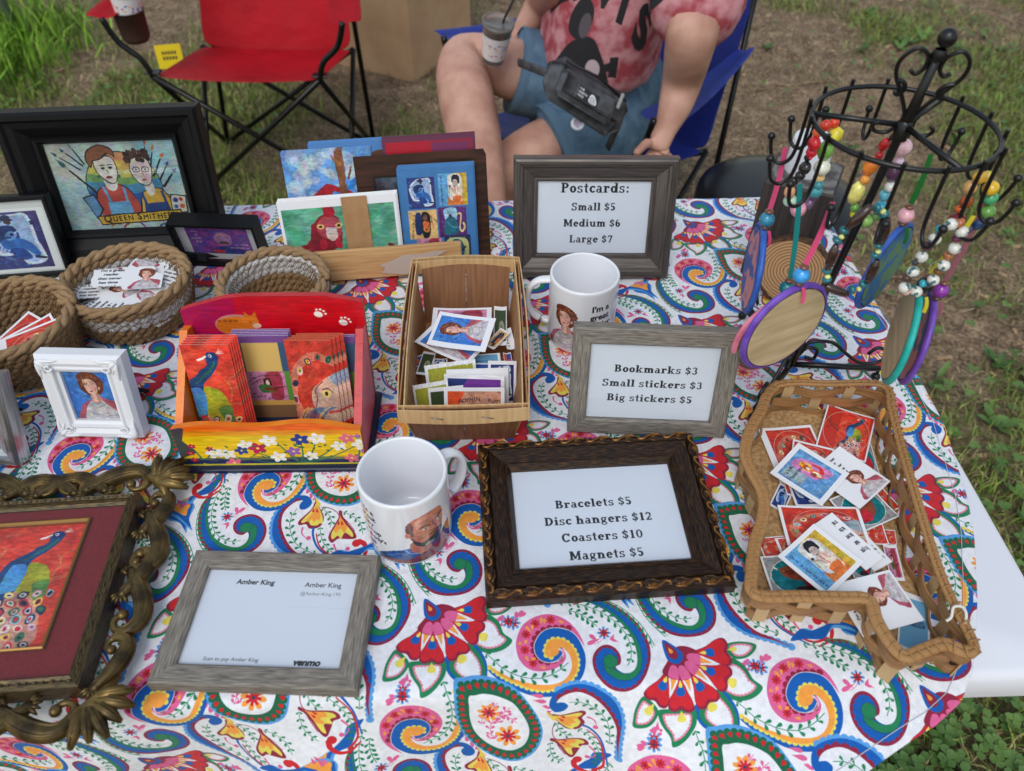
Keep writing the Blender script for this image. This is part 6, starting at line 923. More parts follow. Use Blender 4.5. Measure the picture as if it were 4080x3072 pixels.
    c = Cv(120, 90, 3, (240, 240, 242)); s2 = Cv(1, 1, 1); s2.a = np.rot90(W_.a, 1); s2.H, s2.W = s2.a.shape[:2]; paste(c, s2, 7, 9, 100, 68); IMG['womanland'] = c.image('portrait_card_sideways')
    c = Cv(84, 122, 3, (240, 240, 242)); paste(c, WK, 16, 48, 64, 70, key=KEY); reader_text(c, 40, 14, 5.4); IMG['reader'] = c.image('reader_sticker_sheet')
    c = Cv(120, 84, 3, (240, 240, 242)); reader_text(c, 34, 24, 7); IMG['readertext'] = c.image('reader_text_sheet')
    c = Cv(100, 60, 2, (240, 240, 242)); c.rect(6, 6, 94, 54, (60, 76, 50)); c.ell(60, 34, 22, 12, (150, 160, 126)); c.text('M-I-', 60, 36, 8, (60, 50, 40), bold=.02); IMG['green'] = c.image('green_sticker')
    c = Cv(100, 60, 2, (240, 240, 242)); c.rect(6, 6, 94, 54, (120, 60, 150)); c.poly([(6, 6), (40, 6), (20, 30), (6, 30)], (44, 60, 120)); c.grain(.1, 2, 3, aniso=8); IMG['purple'] = c.image('purple_sticker')
    c = Cv(100, 60, 2, (240, 240, 242)); c.rect(6, 6, 94, 54, (170, 170, 60)); c.poly([(50, 20), (80, 24), (76, 54), (44, 54)], (36, 40, 50), True); c.grain(.1, 2, 3); IMG['olive'] = c.image('olive_sticker')
    c = Cv(100, 70, 2, (240, 240, 242)); c.rect(6, 6, 94, 64, (110, 170, 206)); c.text("MISSISSIPPI'S KING", 50, 40, 8, (30, 40, 70), bold=.02, ax=.8); IMG['king'] = c.image('pale_blue_sticker')
    c = Cv(100, 70, 2, (240, 240, 242)); c.rect(6, 6, 94, 64, (214, 90, 50)); c.rect(40, 6, 94, 40, (50, 80, 160)); c.poly([(6, 64), (40, 40), (94, 50), (94, 64)], (120, 60, 140)); c.grain(.1, 2, 3); IMG['orange'] = c.image('orange_blue_sticker')
    # die cut reader sticker
    c = Cv(150, 84, 3, (238, 238, 238)); paste(c, WK, 74, 4, 70, 78, key=KEY); reader_text(c, 38, 17, 8.2); IMG['diecut'] = c.image('die_cut_sticker')
    # bookmarks
    c = Cv(46, 100, 4, (204, 52, 34)); pk = peacock(62, 100, 3, 4); paste(c, pk, -30, 0, 80, 136); c.rect(44.5, 0, 46, 0, (0, 0, 0))
    c.grain(.08, .8, 5); IMG['bm_peacock'] = c.image('peacock_bookmark')
    c = Cv(60, 100, 4, (118, 74, 140)); 
    for x, y, w, h, col in ((0, 8, 10, 34, (110, 104, 90)), (10, 8, 38, 34, (218, 182, 104)), (48, 8, 12, 34, (60, 90, 120)), (0, 42, 10, 36, (214, 130, 84)), (48, 42, 12, 36, (90, 146, 60)), (0, 78, 60, 6, (204, 160, 80)), (0, 84, 60, 16, (128, 96, 66))): c.rect(x, y, x+w, y+h, col)
    paste(c, Jn, 8, 42, 41, 36); IMG['bm_patch'] = c.image('patchwork_bookmark')
    c = Cv(70, 100, 4, (200, 90, 64)); sc_ = swirlcard(100, 100, 3, 9, eye=True); paste(c, sc_, -10, 2, 100, 100); c.grain(.08, .8, 6); IMG['bm_swirl'] = c.image('eye_bookmark')
mk_images()
# ------------------------------------------------------------------ picture frames
GREYWOOD = mat('grey_wood', (84, 78, 72), color2=(150, 142, 130), nscale=5, stretch=(12, 130, 1), coord='UV', rough=.65, bump=.5, bscale=5, bdist=.0006, contrast=(.3, .7))
BLACKLAC = mat('black_lacquer', (12, 12, 14), rough=.5, spec=.22)
PEWTER = mat('pewter_frame', (84, 78, 74), color2=(110, 102, 96), nscale=6, stretch=(4, 60, 1), coord='UV', rough=.36, metal=.55)
WHITEPL = mat('white_resin', (232, 232, 234), rough=.42, spec=.4)
BRONZE = mat('antique_bronze', (30, 20, 15), color2=(104, 68, 34), nscale=7, stretch=(14, 120, 1), coord='UV', rough=.4, metal=.45, contrast=(.46, .8), bump=.3, bscale=8, bdist=.0004)
BRONZEORN = mat('bronze_ornament', (52, 36, 24), color2=(168, 112, 50), nscale=130, rough=.36, metal=.55, contrast=(.4, .72))
BAROQUE = mat('dull_gold', (58, 46, 26), color2=(138, 112, 62), nscale=46, rough=.38, metal=.6, contrast=(.34, .72))
BAROQUEDK = mat('dark_gold_rail', (40, 34, 26), color2=(104, 86, 52), nscale=18, stretch=(6, 40, 1), coord='UV', rough=.38, metal=.5)
SILVER = mat('silver_frame', (150, 150, 152), color2=(196, 196, 198), nscale=8, stretch=(3, 60, 1), coord='UV', rough=.22, metal=.9)
BACKER = mat('backing_board', (70, 60, 50), rough=.9)
VELVET = mat('black_easel', (18, 18, 20), rough=.9)
def glassmat():
    mt = bpy.data.materials.new('frame_glass'); mt.use_nodes = True; n, l = mt.node_tree.nodes, mt.node_tree.links; n.clear()
    o = n.new('ShaderNodeOutputMaterial'); mx = n.new('ShaderNodeMixShader'); t = n.new('ShaderNodeBsdfTransparent'); g = n.new('ShaderNodeBsdfGlossy'); g.inputs['Roughness'].default_value = .02; f = n.new('ShaderNodeFresnel'); f.inputs[0].default_value = 1.5
    t.inputs[0].default_value = (.97, .98, .98, 1); ge = n.new('ShaderNodeNewGeometry'); iv = n.new('ShaderNodeMath'); iv.operation = 'SUBTRACT'; iv.inputs[0].default_value = 1; l.new(ge.outputs['Backfacing'], iv.inputs[1]); ml = n.new('ShaderNodeMath'); ml.operation = 'MULTIPLY'; l.new(f.outputs[0], ml.inputs[0]); l.new(iv.outputs[0], ml.inputs[1]); l.new(ml.outputs[0], mx.inputs[0]); l.new(t.outputs[0], mx.inputs[1]); l.new(g.outputs[0], mx.inputs[2]); l.new(mx.outputs[0], o.inputs[0]); return mt
GLASS = glassmat()
def rails(parent, W, H, prof, mt, name='frame_rail'):
    "prof: (d inward from the outer edge, y depth) from the outer back edge over the face to the inner back edge"
    C = [((-1, 0), (1, 0)), ((1, 0), (1, 1)), ((1, 1), (-1, 1)), ((-1, 1), (-1, 0))]
    out = []
    for (ax, az), (bx, bz) in C:
        mb = MB(); vs = []; P = len(prof)
        for (sx, sz) in ((ax, az), (bx, bz)):
            for d, y in prof: vs.append((sx*(W/2-d), y, (d if sz == 0 else H-d)))
        fs = []; uv = []; L = W if az == bz else H; cum = [0]
        for i in range(1, P): cum.append(cum[-1]+math.hypot(prof[i][0]-prof[i-1][0], prof[i][1]-prof[i-1][1]))
        u0 = rnd.random()*3
        for i in range(P-1): fs.append((i, i+1, P+i+1, P+i)); uv.append(((u0+prof[i][0], cum[i]), (u0+prof[i+1][0], cum[i+1]), (u0+L-prof[i+1][0], cum[i+1]), (u0+L-prof[i][0], cum[i])))
        fs.append((0, P, 2*P-1, P-1)); uv.append(((0, 0),)*4)
        mb.add(vs, fs, uv); mb.add(vs, [tuple(range(P)), tuple(range(2*P-1, P-1, -1))]); out.append(mb.build(name, mt, parent))
    return out
def imgmat(name, im, rough=.5, spec=.35, coat=0.0): return mat(name, rough=rough, spec=spec, img=im, coat=coat)
def sheet(parent, name, x0, z0, x1, z1, y, im, th=.0012, rough=.5, curve=0.0, side=None):
    "upright printed sheet in the local x/z plane, facing -y"
    me = MB(); me.add([(x0, y, z0), (x1, y, z0), (x1, y, z1), (x0, y, z1)], [(0, 1, 2, 3)], [((0, 0), (1, 0), (1, 1), (0, 1))])
    me.add([(x0, y, z0), (x1, y, z0), (x1, y, z1), (x0, y, z1), (x0, y+th, z0), (x1, y+th, z0), (x1, y+th, z1), (x0, y+th, z1)], [(4, 7, 6, 5), (0, 4, 5, 1), (1, 5, 6, 2), (2, 6, 7, 3), (3, 7, 4, 0)], mat=1)
    return me.build(name, [imgmat(im.name+'_print', im, rough), side or PAPER], parent)
PAPER = mat('paper_edge', (236, 236, 236), rough=.8)
def frame(name, M, W, H, rail, prof, mt, im, label, inset=.006, sheetname='print', glass=True, mat_im=None, depth=.015, easel=True, group=None, cat='picture frame'):
    t = empty(name, M, label, cat, group)
    rails(t, W, H, prof, mt)
    x, z0, z1 = W/2-rail+.002, rail-.002, H-rail+.002
    sheet(t, sheetname, -x, z0, x, z1, inset, im)
    if glass: MB().box((0, inset-.0022, H/2), (2*x, .0016, z1-z0)).build('glass_pane', GLASS, t)
    MB().box((0, max(inset+.0045, depth-.004), H/2), (W-rail*1.2, .003, H-rail*1.2)).build('backing_board', BACKER, t)
    if easel:
        # hinged strut down to the table behind the frame
        lean = M.to_euler('YXZ'); mi = M.inverted(); top = Vector((0, depth, H*.62)); wt = M @ top
        back = (M.to_3x3() @ Vector((0, 1, 0))); back.z = 0; back.normalize(); foot = Vector((wt.x, wt.y, 0))+back*.045; foot.z = TZ+.004
        a, b = top, mi @ foot; d = b-a; w = Vector((.016, 0, 0)); n_ = d.cross(w).normalized()*.0015
        MB().add([a-w, a+w, b+w*1.4, b-w*1.4, a-w+n_*2, a+w+n_*2, b+w*1.4+n_*2, b-w*1.4+n_*2], [(0, 1, 2, 3), (4, 7, 6, 5), (0, 4, 5, 1), (1, 5, 6, 2), (2, 6, 7, 3), (3, 7, 4, 0)]).build('easel_strut', VELVET, t)
    return t
def price_sheet(name, W, H, lines, k, bg=(226, 229, 240)):
    c = Cv(W, H, k, bg)
    for txt, x, y, s in lines: c.text(txt, x, y, s, (26, 26, 30), font='serif')
    return c.image(name)
def up(lean, depth): return TZ+.0025+depth*math.sin(lean)
PF = lambda w, d, pr=0.0: [(0, d), (0, .002), (.002, 0), (w-.002, 0+pr), (w, .002+pr), (w, .008+pr if d > .009 else d), (w, d)]
# grey wood frame standing: bookmarks and stickers prices
L = R(13.6)
im = price_sheet('bookmark_prices', 140, 100, [('Bookmarks $3', 73, 38, 9.0), ('Small stickers $3', 71, 56.5, 9.0), ('Big stickers $5', 70, 75.5, 9.0)], 5)
frame('grey_wood_frame', frameM((.166, .537, up(L, .014)), R(-4.8), L), .171, .130, .019, PF(.019, .014), GREYWOOD, im, 'grey wood frame standing with the bookmarks and stickers price sheet', sheetname='price_sheet', depth=.014)
# pewter frame: postcards
L = R(16)
im = price_sheet('postcard_prices', 140, 92, [('Postcards:', 71, 15.5, 11.6), ('Small $5', 70, 37, 9.2), ('Medium $6', 69.5, 57, 9.2), ('Large $7', 69, 77, 9.2)], 5)
frame('pewter_frame', frameM((.135, .815, up(L, .018)), R(-1.9), L), .209, .160, .032, [(0, .018), (0, .004), (.002, .001), (.0045, 0), (.005, .0012), (.008, .0012), (.0085, .003), (.012, .004), (.0135, .006), (.026, .0105), (.027, .008), (.0285, .0078), (.029, .010), (.0315, .0105), (.032, .013), (.032, .018)], PEWTER, im, 'dark pewter frame standing at the back with the postcards price sheet', inset=.014, sheetname='price_sheet', depth=.018)
pf = bpy.data.objects['pewter_frame']
mb = MB()
for zz in (.0066, .1534):
    for k in range(62): mb.sphere((-.099+k*.00325, .0008, zz), .00105, 5, 4)
for xx in (-.0979, .0979):
    for k in range(44): mb.sphere((xx, .0008, .010+k*.00325), .00105, 5, 4)
mb.build('beaded_moulding', PEWTER, pf, kind='stuff')
# grey wood frame lying flat: payment sheet (codes left out, writing kept)
c = Cv(150, 104, 6, (226, 229, 240))
c.text('Amber King', 50, 17, 5.4, (50, 50, 52), bold=.04, shear=.06); c.text('Amber King', 116, 18, 5.2, (74, 74, 76), bold=.02); c.text('@Amber-King-193', 115, 27, 3.6, (120, 120, 122))
c.text('Scan to pay Amber King', 48, 96, 3.7, (80, 80, 82), shear=.16, bold=.01); c.text('venmo', 117, 98, 6.4, (36, 36, 38), bold=.07, shear=.2); c.line([(84, 40), (146, 40)], .12, (190, 194, 206), smooth=False)
im = c.image('payment_sheet_print')
p0, p1 = U(585, 2727, .016), U(1421, 2755, .016)
ym = math.atan2(p1.y-p0.y, p1.x-p0.x); mid = (p0+p1)/2
frame('grey_wood_frame', frameM((mid.x, mid.y, TZ+.0035+.0155), ym, R(90)), (p1-p0).length, .1275, .018, PF(.018, .015), GREYWOOD, im, 'grey wood frame lying flat at the table front with a payment sheet', sheetname='payment_sheet', depth=.015, easel=False)
# small white ornate frame
L = R(13.8); t = frame('white_ornate_frame', frameM((-.425, .548, up(L, .02)), R(-3.5), L), .090, .102, .0205, [(0, .02), (0, .006), (.003, .001), (.008, 0), (.0135, .003), (.014, .0015), (.0165, .0015), (.017, .005), (.0205, .006), (.0205, .02)], WHITEPL, IMG['woman'], 'small white ornate frame holding a portrait of a red haired woman', inset=.010, sheetname='painting', depth=.02)
mb = MB()
for zz in (.0152, .0868):
    for k in range(26): mb.sphere((-.0294+k*.00235, .0012, zz), .00105, 5, 4)
for xx in (-.0298, .0298):
    for k in range(30): mb.sphere((xx, .0012, .0165+k*.00238), .00105, 5, 4)
mb.build('beaded_moulding', WHITEPL, t, kind='stuff')
for sx in (-1, 1):
    for sz, z0 in ((1, .005), (-1, .097)):
        mb = MB()
        for i, (a, r0, ln) in enumerate(((0, .0026, .022), (90, .0026, .022), (45, .0034, .012), (20, .0022, .016), (70, .0022, .016))):
            ca, sa = math.cos(R(a)), math.sin(R(a)); mb.tube([(sx*(-.0405)+0-0*0+(-sx)*-ca*ln*t_*1.0 if False else -sx*.0405+sx*ca*ln*t_, .001-.0012*math.sin(math.pi*t_), z0+sz*(sa*ln*t_)) for t_ in (0, .25, .5, .75, 1)], [r0*.8, r0, r0*.8, r0*.6, r0*.2], 6)
        sp = [(-sx*.0405+sx*(.010+.0045*math.cos(q)*(1-q/9)), -.0008, z0+sz*(.008+.0045*math.sin(q)*(1-q/9))) for q in [i*.5 for i in range(13)]]
        mb.tube(sp, .0011, 6); mb.build('corner_scroll', WHITEPL, t)
# black frame with the painted sign
t = frame('large_black_frame', frameM((-.484, .867, TZ+.0085), R(3.2), R(12.3)), .247, .202, .043, [(0, .03), (0, .004), (.003, 0), (.009, 0), (.0125, .004), (.020, .006), (.033, .016), (.035, .012), (.039, .013), (.043, .019), (.043, .03)], BLACKLAC, IMG['queen'], 'large black frame holding a painted sign of two people and paint brushes', inset=.021, sheetname='painted_sign', depth=.03)
# small black frame with white mat
L = R(15); t = frame('small_black_frame', frameM((-.623, .838, up(L, .016)), R(6), L), .116, .110, .0065, PF(.0065, .016), BLACKLAC, IMG['blues'], 'small black frame with white mat and a blue guitar player print', inset=.006, sheetname='matted_print', depth=.016)
# ornate bronze frame lying flat
im = price_sheet('bracelet_prices', 150, 102, [('Bracelets $5', 73, 43, 8.2), ('Disc hangers $12', 75, 60, 8.2), ('Coasters $10', 76, 77, 8.2), ('Magnets $5', 77, 94.5, 8.2)], 5)
W, H = .228, .176
t = frame('ornate_bronze_frame', frameM((.104, .341, TZ+.0035+.021), R(2.3), R(87.5)), W, H, .033, [(0, .02), (0, .008), (.002, .003), (.008, .0015), (.010, .0045), (.0115, .002), (.0255, .006), (.0265, .0045), (.0285, .0045), (.033, .011), (.033, .02)], BRONZE, im, 'ornate bronze frame lying flat with the bracelets and coasters price sheet', inset=.013, sheetname='price_sheet', depth=.02, easel=False)
def orn():
    mb = MB(); s = .0036
    body = [(math.cos(a)*.0105, -.0012, math.sin(a)*.0032) for a in [i*math.pi/7 for i in range(14)]]
    mb.sphere((-.004, .0012, -.0006), .0055, 10, 6, (1.1, .5, .55))
    for k in range(3): mb.tube([(-.0085+k*.0022+math.cos(a)*(.0035-k*.0006), -.0012, -.0006+math.sin(a)*(.0036-k*.0005)) for a in [R(-150+i*30) for i in range(8)]], .0006, 5)
    mb.tube([(-.0125, -.0003, -.001), (-.009, -.001, -.0042), (-.002, -.0012, -.0045), (.004, -.0012, -.0015), (.0085, -.0012, .0015), (.0125, -.001, .001), (.0135, -.0008, -.0015), (.0115, -.0008, -.002)], [.0006, .0011, .0012, .0014, .0013, .0012, .001, .0008], 6)
    mb.tube([(-.0125, -.0002, .001), (-.008, -.0008, .0038), (-.002, -.001, .0036), (.003, -.001, .001)], [.0006, .001, .001, .0006], 6)
    return mb.mesh('scroll_ornament', BRONZEORN)
om = orn()
def along_edges(parent, me, name, W, H, d, y, nx, nz):
    for i in range(nx):
        x = -W/2+d+(i+.5)*(W-2*d)/nx
        link(name, me, parent, Matrix.Translation((x, y, d))); link(name, me, parent, Matrix.Translation((-x, y, H-d)) @ Matrix.Rotation(math.pi, 4, 'Y'))
    for i in range(nz):
        z = d+(i+.5)*(H-2*d)/nz
        link(name, me, parent, Matrix.Translation((W/2-d, y, z)) @ Matrix.Rotation(-math.pi/2, 4, 'Y')); link(name, me, parent, Matrix.Translation((-W/2+d, y, H-z)) @ Matrix.Rotation(math.pi/2, 4, 'Y'))
along_edges(t, om, 'scroll_ornament', W, H, .0055, .003, 8, 6)
# dark shadow frame tipped on its back edge
t = empty('tipped_black_frame', frameM((-.365, .862, TZ+.003), R(-5), R(-7)), 'small black box frame tilting forwards with a purple print behind glass', 'picture frame')
rails(t, .116, .072, [(0, .026), (0, 0), (.0035, 0), (.0035, .02), (.0035, .026)], BLACKLAC)
sheet(t, 'matted_print', -.0545, .0035, .0545, .0685, .012, IMG['goodday'])
MB().box((0, .004, .036), (.109, .0016, .065)).build('glass_pane', GLASS, t); MB().box((0, .0235, .036), (.109, .003, .065)).build('backing_board', BACKER, t)
# silver frame cut by the left picture edge
L = R(24)
t = frame('silver_frame', frameM((-.557, .511, up(L, .022)), R(-2), L), .125, .100, .02, [(0, .022), (0, .004), (.003, 0), (.009, .001), (.011, .004), (.018, .006), (.02, .009), (.02, .022)], SILVER, IMG['womancard'], 'silver frame at the left end, only its right edge in view', inset=.012, sheetname='painting', depth=.022)
# baroque frame lying at the front left
def baroque():
    zt = .026; o = U(725, 1985, zt); W, H = .262, .218
    # outer corner of the inner rail rectangle: measured corners of the sight rail
    tr, br = U(758/1.363, 1850+150/1.363, zt), U(420/1.363, 1850+1205/1.363, zt)
    side = br-tr; Hh = side.length; yaw = math.atan2(side.x, -side.y)*-1*-1
    yaw = math.atan2(tr.y-br.y, tr.x-br.x)-math.pi/2
    Wd = .172; r = Vector((math.cos(yaw), math.sin(yaw), 0)); base = br-r*(Wd/2)
    t = empty('baroque_frame', frameM((base.x, base.y, TZ+zt+.002), yaw, R(90)), 'heavy gold baroque frame with carved scrolls around a peacock painting', 'picture frame')
    rails(t, Wd, Hh, [(0, .024), (0, .003), (.003, .0), (.006, .0015), (.0085, .0), (.0095, .003), (.012, .0055), (.012, .024)], BAROQUEDK)
    bm = MB().tube([(0, 0, -.0028), (0, 0, .0028)], .0011, 6).mesh('bar_bead', BAROQUEDK); mb = MB()
    for i in range(24):
        x = -Wd/2+.008+i*(Wd-.016)/23
        for z in (.0047, Hh-.0047): (mb.sphere((x, .0004, z), .0011, 6, 4, (2.6 if i % 2 else 1, 1, 1)))
    for i in range(20):
        z = .008+i*(Hh-.016)/19
        for x in (-Wd/2+.0047, Wd/2-.0047): mb.sphere((x, .0004, z), .0011, 6, 4, (1, 1, 2.6 if i % 2 else 1))
    mb.build('bead_and_bar_moulding', BAROQUEDK, t, kind='stuff')
    red = mat('red_mat_board', (112, 24, 26), color2=(128, 32, 34), nscale=300, rough=.9)
    mb = MB(); X, Z = Wd/2-.011, Hh-.011; xi = .0425; q_ = lambda p: (p-base).dot((tr-br).normalized()); zi0, zi1 = q_(U(222, 2578, .018)), q_(U(389, 2085, .018))
    P = [(-X, .007, .011), (X, .007, .011), (X, .007, Z), (-X, .007, Z), (-xi, .007, zi0), (xi, .007, zi0), (xi, .007, zi1), (-xi, .007, zi1)]
    mb.add(P, [(0, 1, 5, 4), (1, 2, 6, 5), (2, 3, 7, 6), (3, 0, 4, 7)]); mb.build('red_mat', red, t)
    f2 = bpy.data.objects.new('gilt_fillet', None); COL.objects.link(f2); f2.parent = t; f2.matrix_basis = Matrix.Translation((0, .0, zi0-.0035))
    rails(f2, 2*xi+.007, zi1-zi0+.007, [(0, .012), (0, .004), (.0015, .0032), (.0035, .006), (.0035, .012)], mat('gilt', (150, 112, 60), rough=.35, metal=.7), name='fillet_rail')
    sheet(t, 'peacock_painting', -xi, zi0, xi, zi1, .009, IMG['peacock'])
    MB().box((0, .0048, Hh/2), (Wd-.022, .0012, Hh-.022)).build('glass_pane', GLASS, t)
    MB().box((0, .018, Hh/2), (Wd-.02, .003, Hh-.02)).build('backing_board', BACKER, t)
    # carved scrolls: each one a fluted C-scroll swept along a spiral
    def cscroll(ln, w, hgt):
        mb = MB(); N = 26
        pts = []
        for i in range(N):
            q = i/(N-1)
            if q < .5: a = -2.5+q*5.0; x = -ln*.5+ln*q*1.5; z = w*(.25+.75*math.sin(q*math.pi)); 
            else: a = (q-.5)*2*4.4; rr = ln*.24*(1-(q-.5)*1.5); x = ln*.25+math.sin(a)*rr; z = w*.25+math.cos(a)*rr+ (w*.75-ln*.24)
            pts.append(Vector((x, -hgt*.1, z)))
        rad = [w*(.10+.20*math.sin(math.pi*min(1, (i+2)/(N*.8)))) if i < N*.8 else w*.10 for i in range(N)]
        mb.tube(pts, rad, 8, flat=1.0)
        for off, rr in ((-.5, .35), (0.0, .42), (.5, .35)):    # flutes
            q2 = []
            for i in range(1, int(N*.75)):
                d = (pts[i+1]-pts[i-1]).normalized(); nrm = Vector((-d.z, 0, d.x)); q2.append(pts[i]+nrm*rad[i]*off+Vector((0, -rad[i]*.72, 0)))
            mb.tube(q2, [rad[i+1]*rr*.6 for i in range(len(q2))], 5)
        e = pts[-1]; mb.sphere((e.x, e.y-.001, e.z), w*.17, 8, 6)
        for k in range(5):     # leaf fan at the tail
            a = R(150+k*22); mb.tube([(-ln*.42, 0, w*.3), (-ln*.42+math.cos(a)*ln*.12, -.003, w*.3+math.sin(a)*w*.3), (-ln*.42+math.cos(a)*ln*.22, -.001, w*.3+math.sin(a)*w*.55)], [w*.05, w*.09, w*.03], 6)
        return mb.mesh('carved_scroll', BAROQUE)
    def cleaf(ln, w):
        mb = MB()
        for k, a in enumerate((-58, -36, -14, 8, 30, 52)):
            b = R(a+90); pts = [Vector((math.cos(b)*ln*f*(1 if k % 2 else .9)+0, -.002-.007*math.sin(f*3), math.sin(b)*ln*f*(1 if k % 2 else .92))) for f in (0, .25, .5, .75, 1)]
            mb.tube(pts, [w*.12, w*.17, w*.19, w*.16, w*.06], 7); mb.tube([p+Vector((0, -w*.15, 0)) for p in pts[1:]], [w*.03, w*.05, w*.05, w*.02], 5)
        mb.tube([(-ln*.7, 0, -.004), (-ln*.3, -.004, .002), (0, -.006, .006), (ln*.3, -.004, .002), (ln*.7, 0, -.004)], [w*.08, w*.16, w*.22, w*.16, w*.08], 7)
        return mb.mesh('corner_leaf', BAROQUE)
    big = cscroll(.066, .030, .02); small = cscroll(.05, .026, .02); cl = cleaf(.037, .032)
    fl = Matrix.Diagonal((-1, 1, 1, 1)); Y = .012
    def put(me, name, M): link(name, me, t, M)
    ro = lambda a: Matrix.Rotation(R(a), 4, 'Y')
    T_ = Matrix.Translation
    for sx in (1, -1):
        F = Matrix.Diagonal((sx, 1, 1, 1))
        # sides
        put(big, 'carved_scroll', F @ T_((Wd/2+.003, Y, Hh*.72)) @ ro(90)); put(small, 'carved_scroll', F @ T_((Wd/2+.002, Y, Hh*.90)) @ ro(90) @ fl)
        put(big, 'carved_scroll', F @ T_((Wd/2+.003, Y, Hh*.40)) @ ro(90)); put(small, 'carved_scroll', F @ T_((Wd/2+.002, Y, Hh*.12)) @ ro(90) @ fl)
        put(small, 'carved_scroll', F @ T_((Wd/2+.001, Y, Hh*.56)) @ ro(90) @ fl)
        # top and bottom
        for zz, a in ((Hh, 0), (0, 180)):
            G = T_((0, 0, zz)) @ (Matrix.Identity(4) if a == 0 else Matrix.Diagonal((1, 1, -1, 1)))
            put(big, 'carved_scroll', F @ G @ T_((Wd*.34, Y, .003))); put(small, 'carved_scroll', F @ G @ T_((Wd*.15, Y, .002)) @ fl); put(small, 'carved_scroll', F @ G @ T_((Wd*.02, Y, .001)))
            put(cl, 'corner_leaf', F @ G @ T_((Wd/2+.012, Y-.002, .012)) @ ro(45))
baroque()
# ------------------------------------------------------------------ mugs
CERAMIC = mat('white_glaze', (233, 233, 236), rough=.12, spec=.5, coat=.3)
def mug(loc, yaw, ha, im, label):
    "art: uv window on the wall; yaw turns the print; handle at local angle 90 deg"
    t = empty('mug', Matrix.Translation(loc) @ Matrix.Rotation(yaw, 4, 'Z'), label, 'mug', 'printed mugs')
    H, Ro, Ri = .0955, .0410, .0374
    body = MB()
    body.lathe([(0.0001, .0035), (.030, .0035), (.0335, .0005), (.0375, 0), (.0392, .0012), (.0400, .004)], 64)
    body.lathe([(.0410, H-.004), (.0409, H-.0018), (.0401, H-.0004), (.0388, H), (.0378, H-.0006), (.0374, H-.002), (.0373, .016), (.0362, .010), (.033, .0068), (.0001, .006)], 64)
    body.lathe([(.0400, .004), (.0410, .012), (.0410, H-.004)], 64, mat=1)
    # print wraps the outer wall; the picture is laid out over the whole wall
    me = body.mesh('body', [CERAMIC, mat(im.name+'_glaze', rough=.12, coat=.3, img=im)])
    ul = me.uv_layers['uv'].data
    # wall uv: recompute from position so that v follows height
    for p in me.polygons:
        if p.material_index == 1:
            for li in p.loop_indices:
                z = me.vertices[me.loops[li].vertex_index].co.z; ul[li].uv = (ul[li].uv[0], (z-.004)/(H-.008))
    link('body', me, t)
    pts = [(.0385+.0305*math.sin(a)*(1 if True else 0), 0, .048+.0315*math.cos(a)) for a in [math.pi*i/16 for i in range(17)]]
    pts = [(.0385, 0, .0805)] + [(.040+.0275*math.sin(a)**.8, 0, .0485+.031*math.cos(a)) for a in [math.pi*(i+.6)/17 for i in range(17)]] + [(.0385, 0, .0175)]
    mb = MB(); n = 10
    mb.tube([Vector((math.cos(R(ha))*p[0]-math.sin(R(ha))*p[1], math.sin(R(ha))*p[0], p[2])) for p in catmull(pts, 2)], .0062, 12, flat=.62, upref=(math.cos(R(ha)), math.sin(R(ha)), .3)); mb.build('handle', CERAMIC, t); return t
def mug_art(kind):
    # canvas = unrolled wall, 257 x 87 mm; angle 0 at the left, handle at 90 deg -> x=64
    k = 5; c = Cv(257, 87.5, k, (233, 233, 236)); X = lambda deg: (deg % 360)/360*257
    if kind == 'man':
        paste(c, man(4), X(270)-36, 14, 80, 73, key=KEY)
        x = X(210)
        for i, (t_, s_) in enumerate((("It's a", 7), ('great', 7), ('day', 7), ('to whup', 6), ("somebody's", 5.6), ('ass', 6))): c.text(t_, x, 20+i*9.6, s_, (34, 34, 38), bold=.05)
        c.text('Paul', x+1, 76, 3.6, (34, 34, 38), bold=.05); c.text('Thorn', x+1, 81, 3.6, (34, 34, 38), bold=.05)
    else:
        paste(c, IMG['womankey'], X(150)-26, 14, 58, 72, key=KEY)
        for i, (t_, s_) in enumerate((("I'm a", 8.6), ('great', 8.6), ('reader', 8.6), ('that never', 5.4), ('has time', 5.4), ('to read', 5.4))): c.text(t_, X(216), 24+i*12.4-max(0, i-3)*4, s_, (34, 34, 38), bold=.05)
    return c.image('mug_print_'+kind)
f = U(1600, 1880, .0955); b = U(2331, 1092, .0955)
mug((f.x, f.y, TZ+.0026), R(10), 30, mug_art('man'), 'white mug printed with a bearded man in a blue shirt')
mug((b.x, b.y, TZ+.0026), R(78), 90, mug_art('reader'), 'white mug printed with a red haired woman, before the postcards price frame')
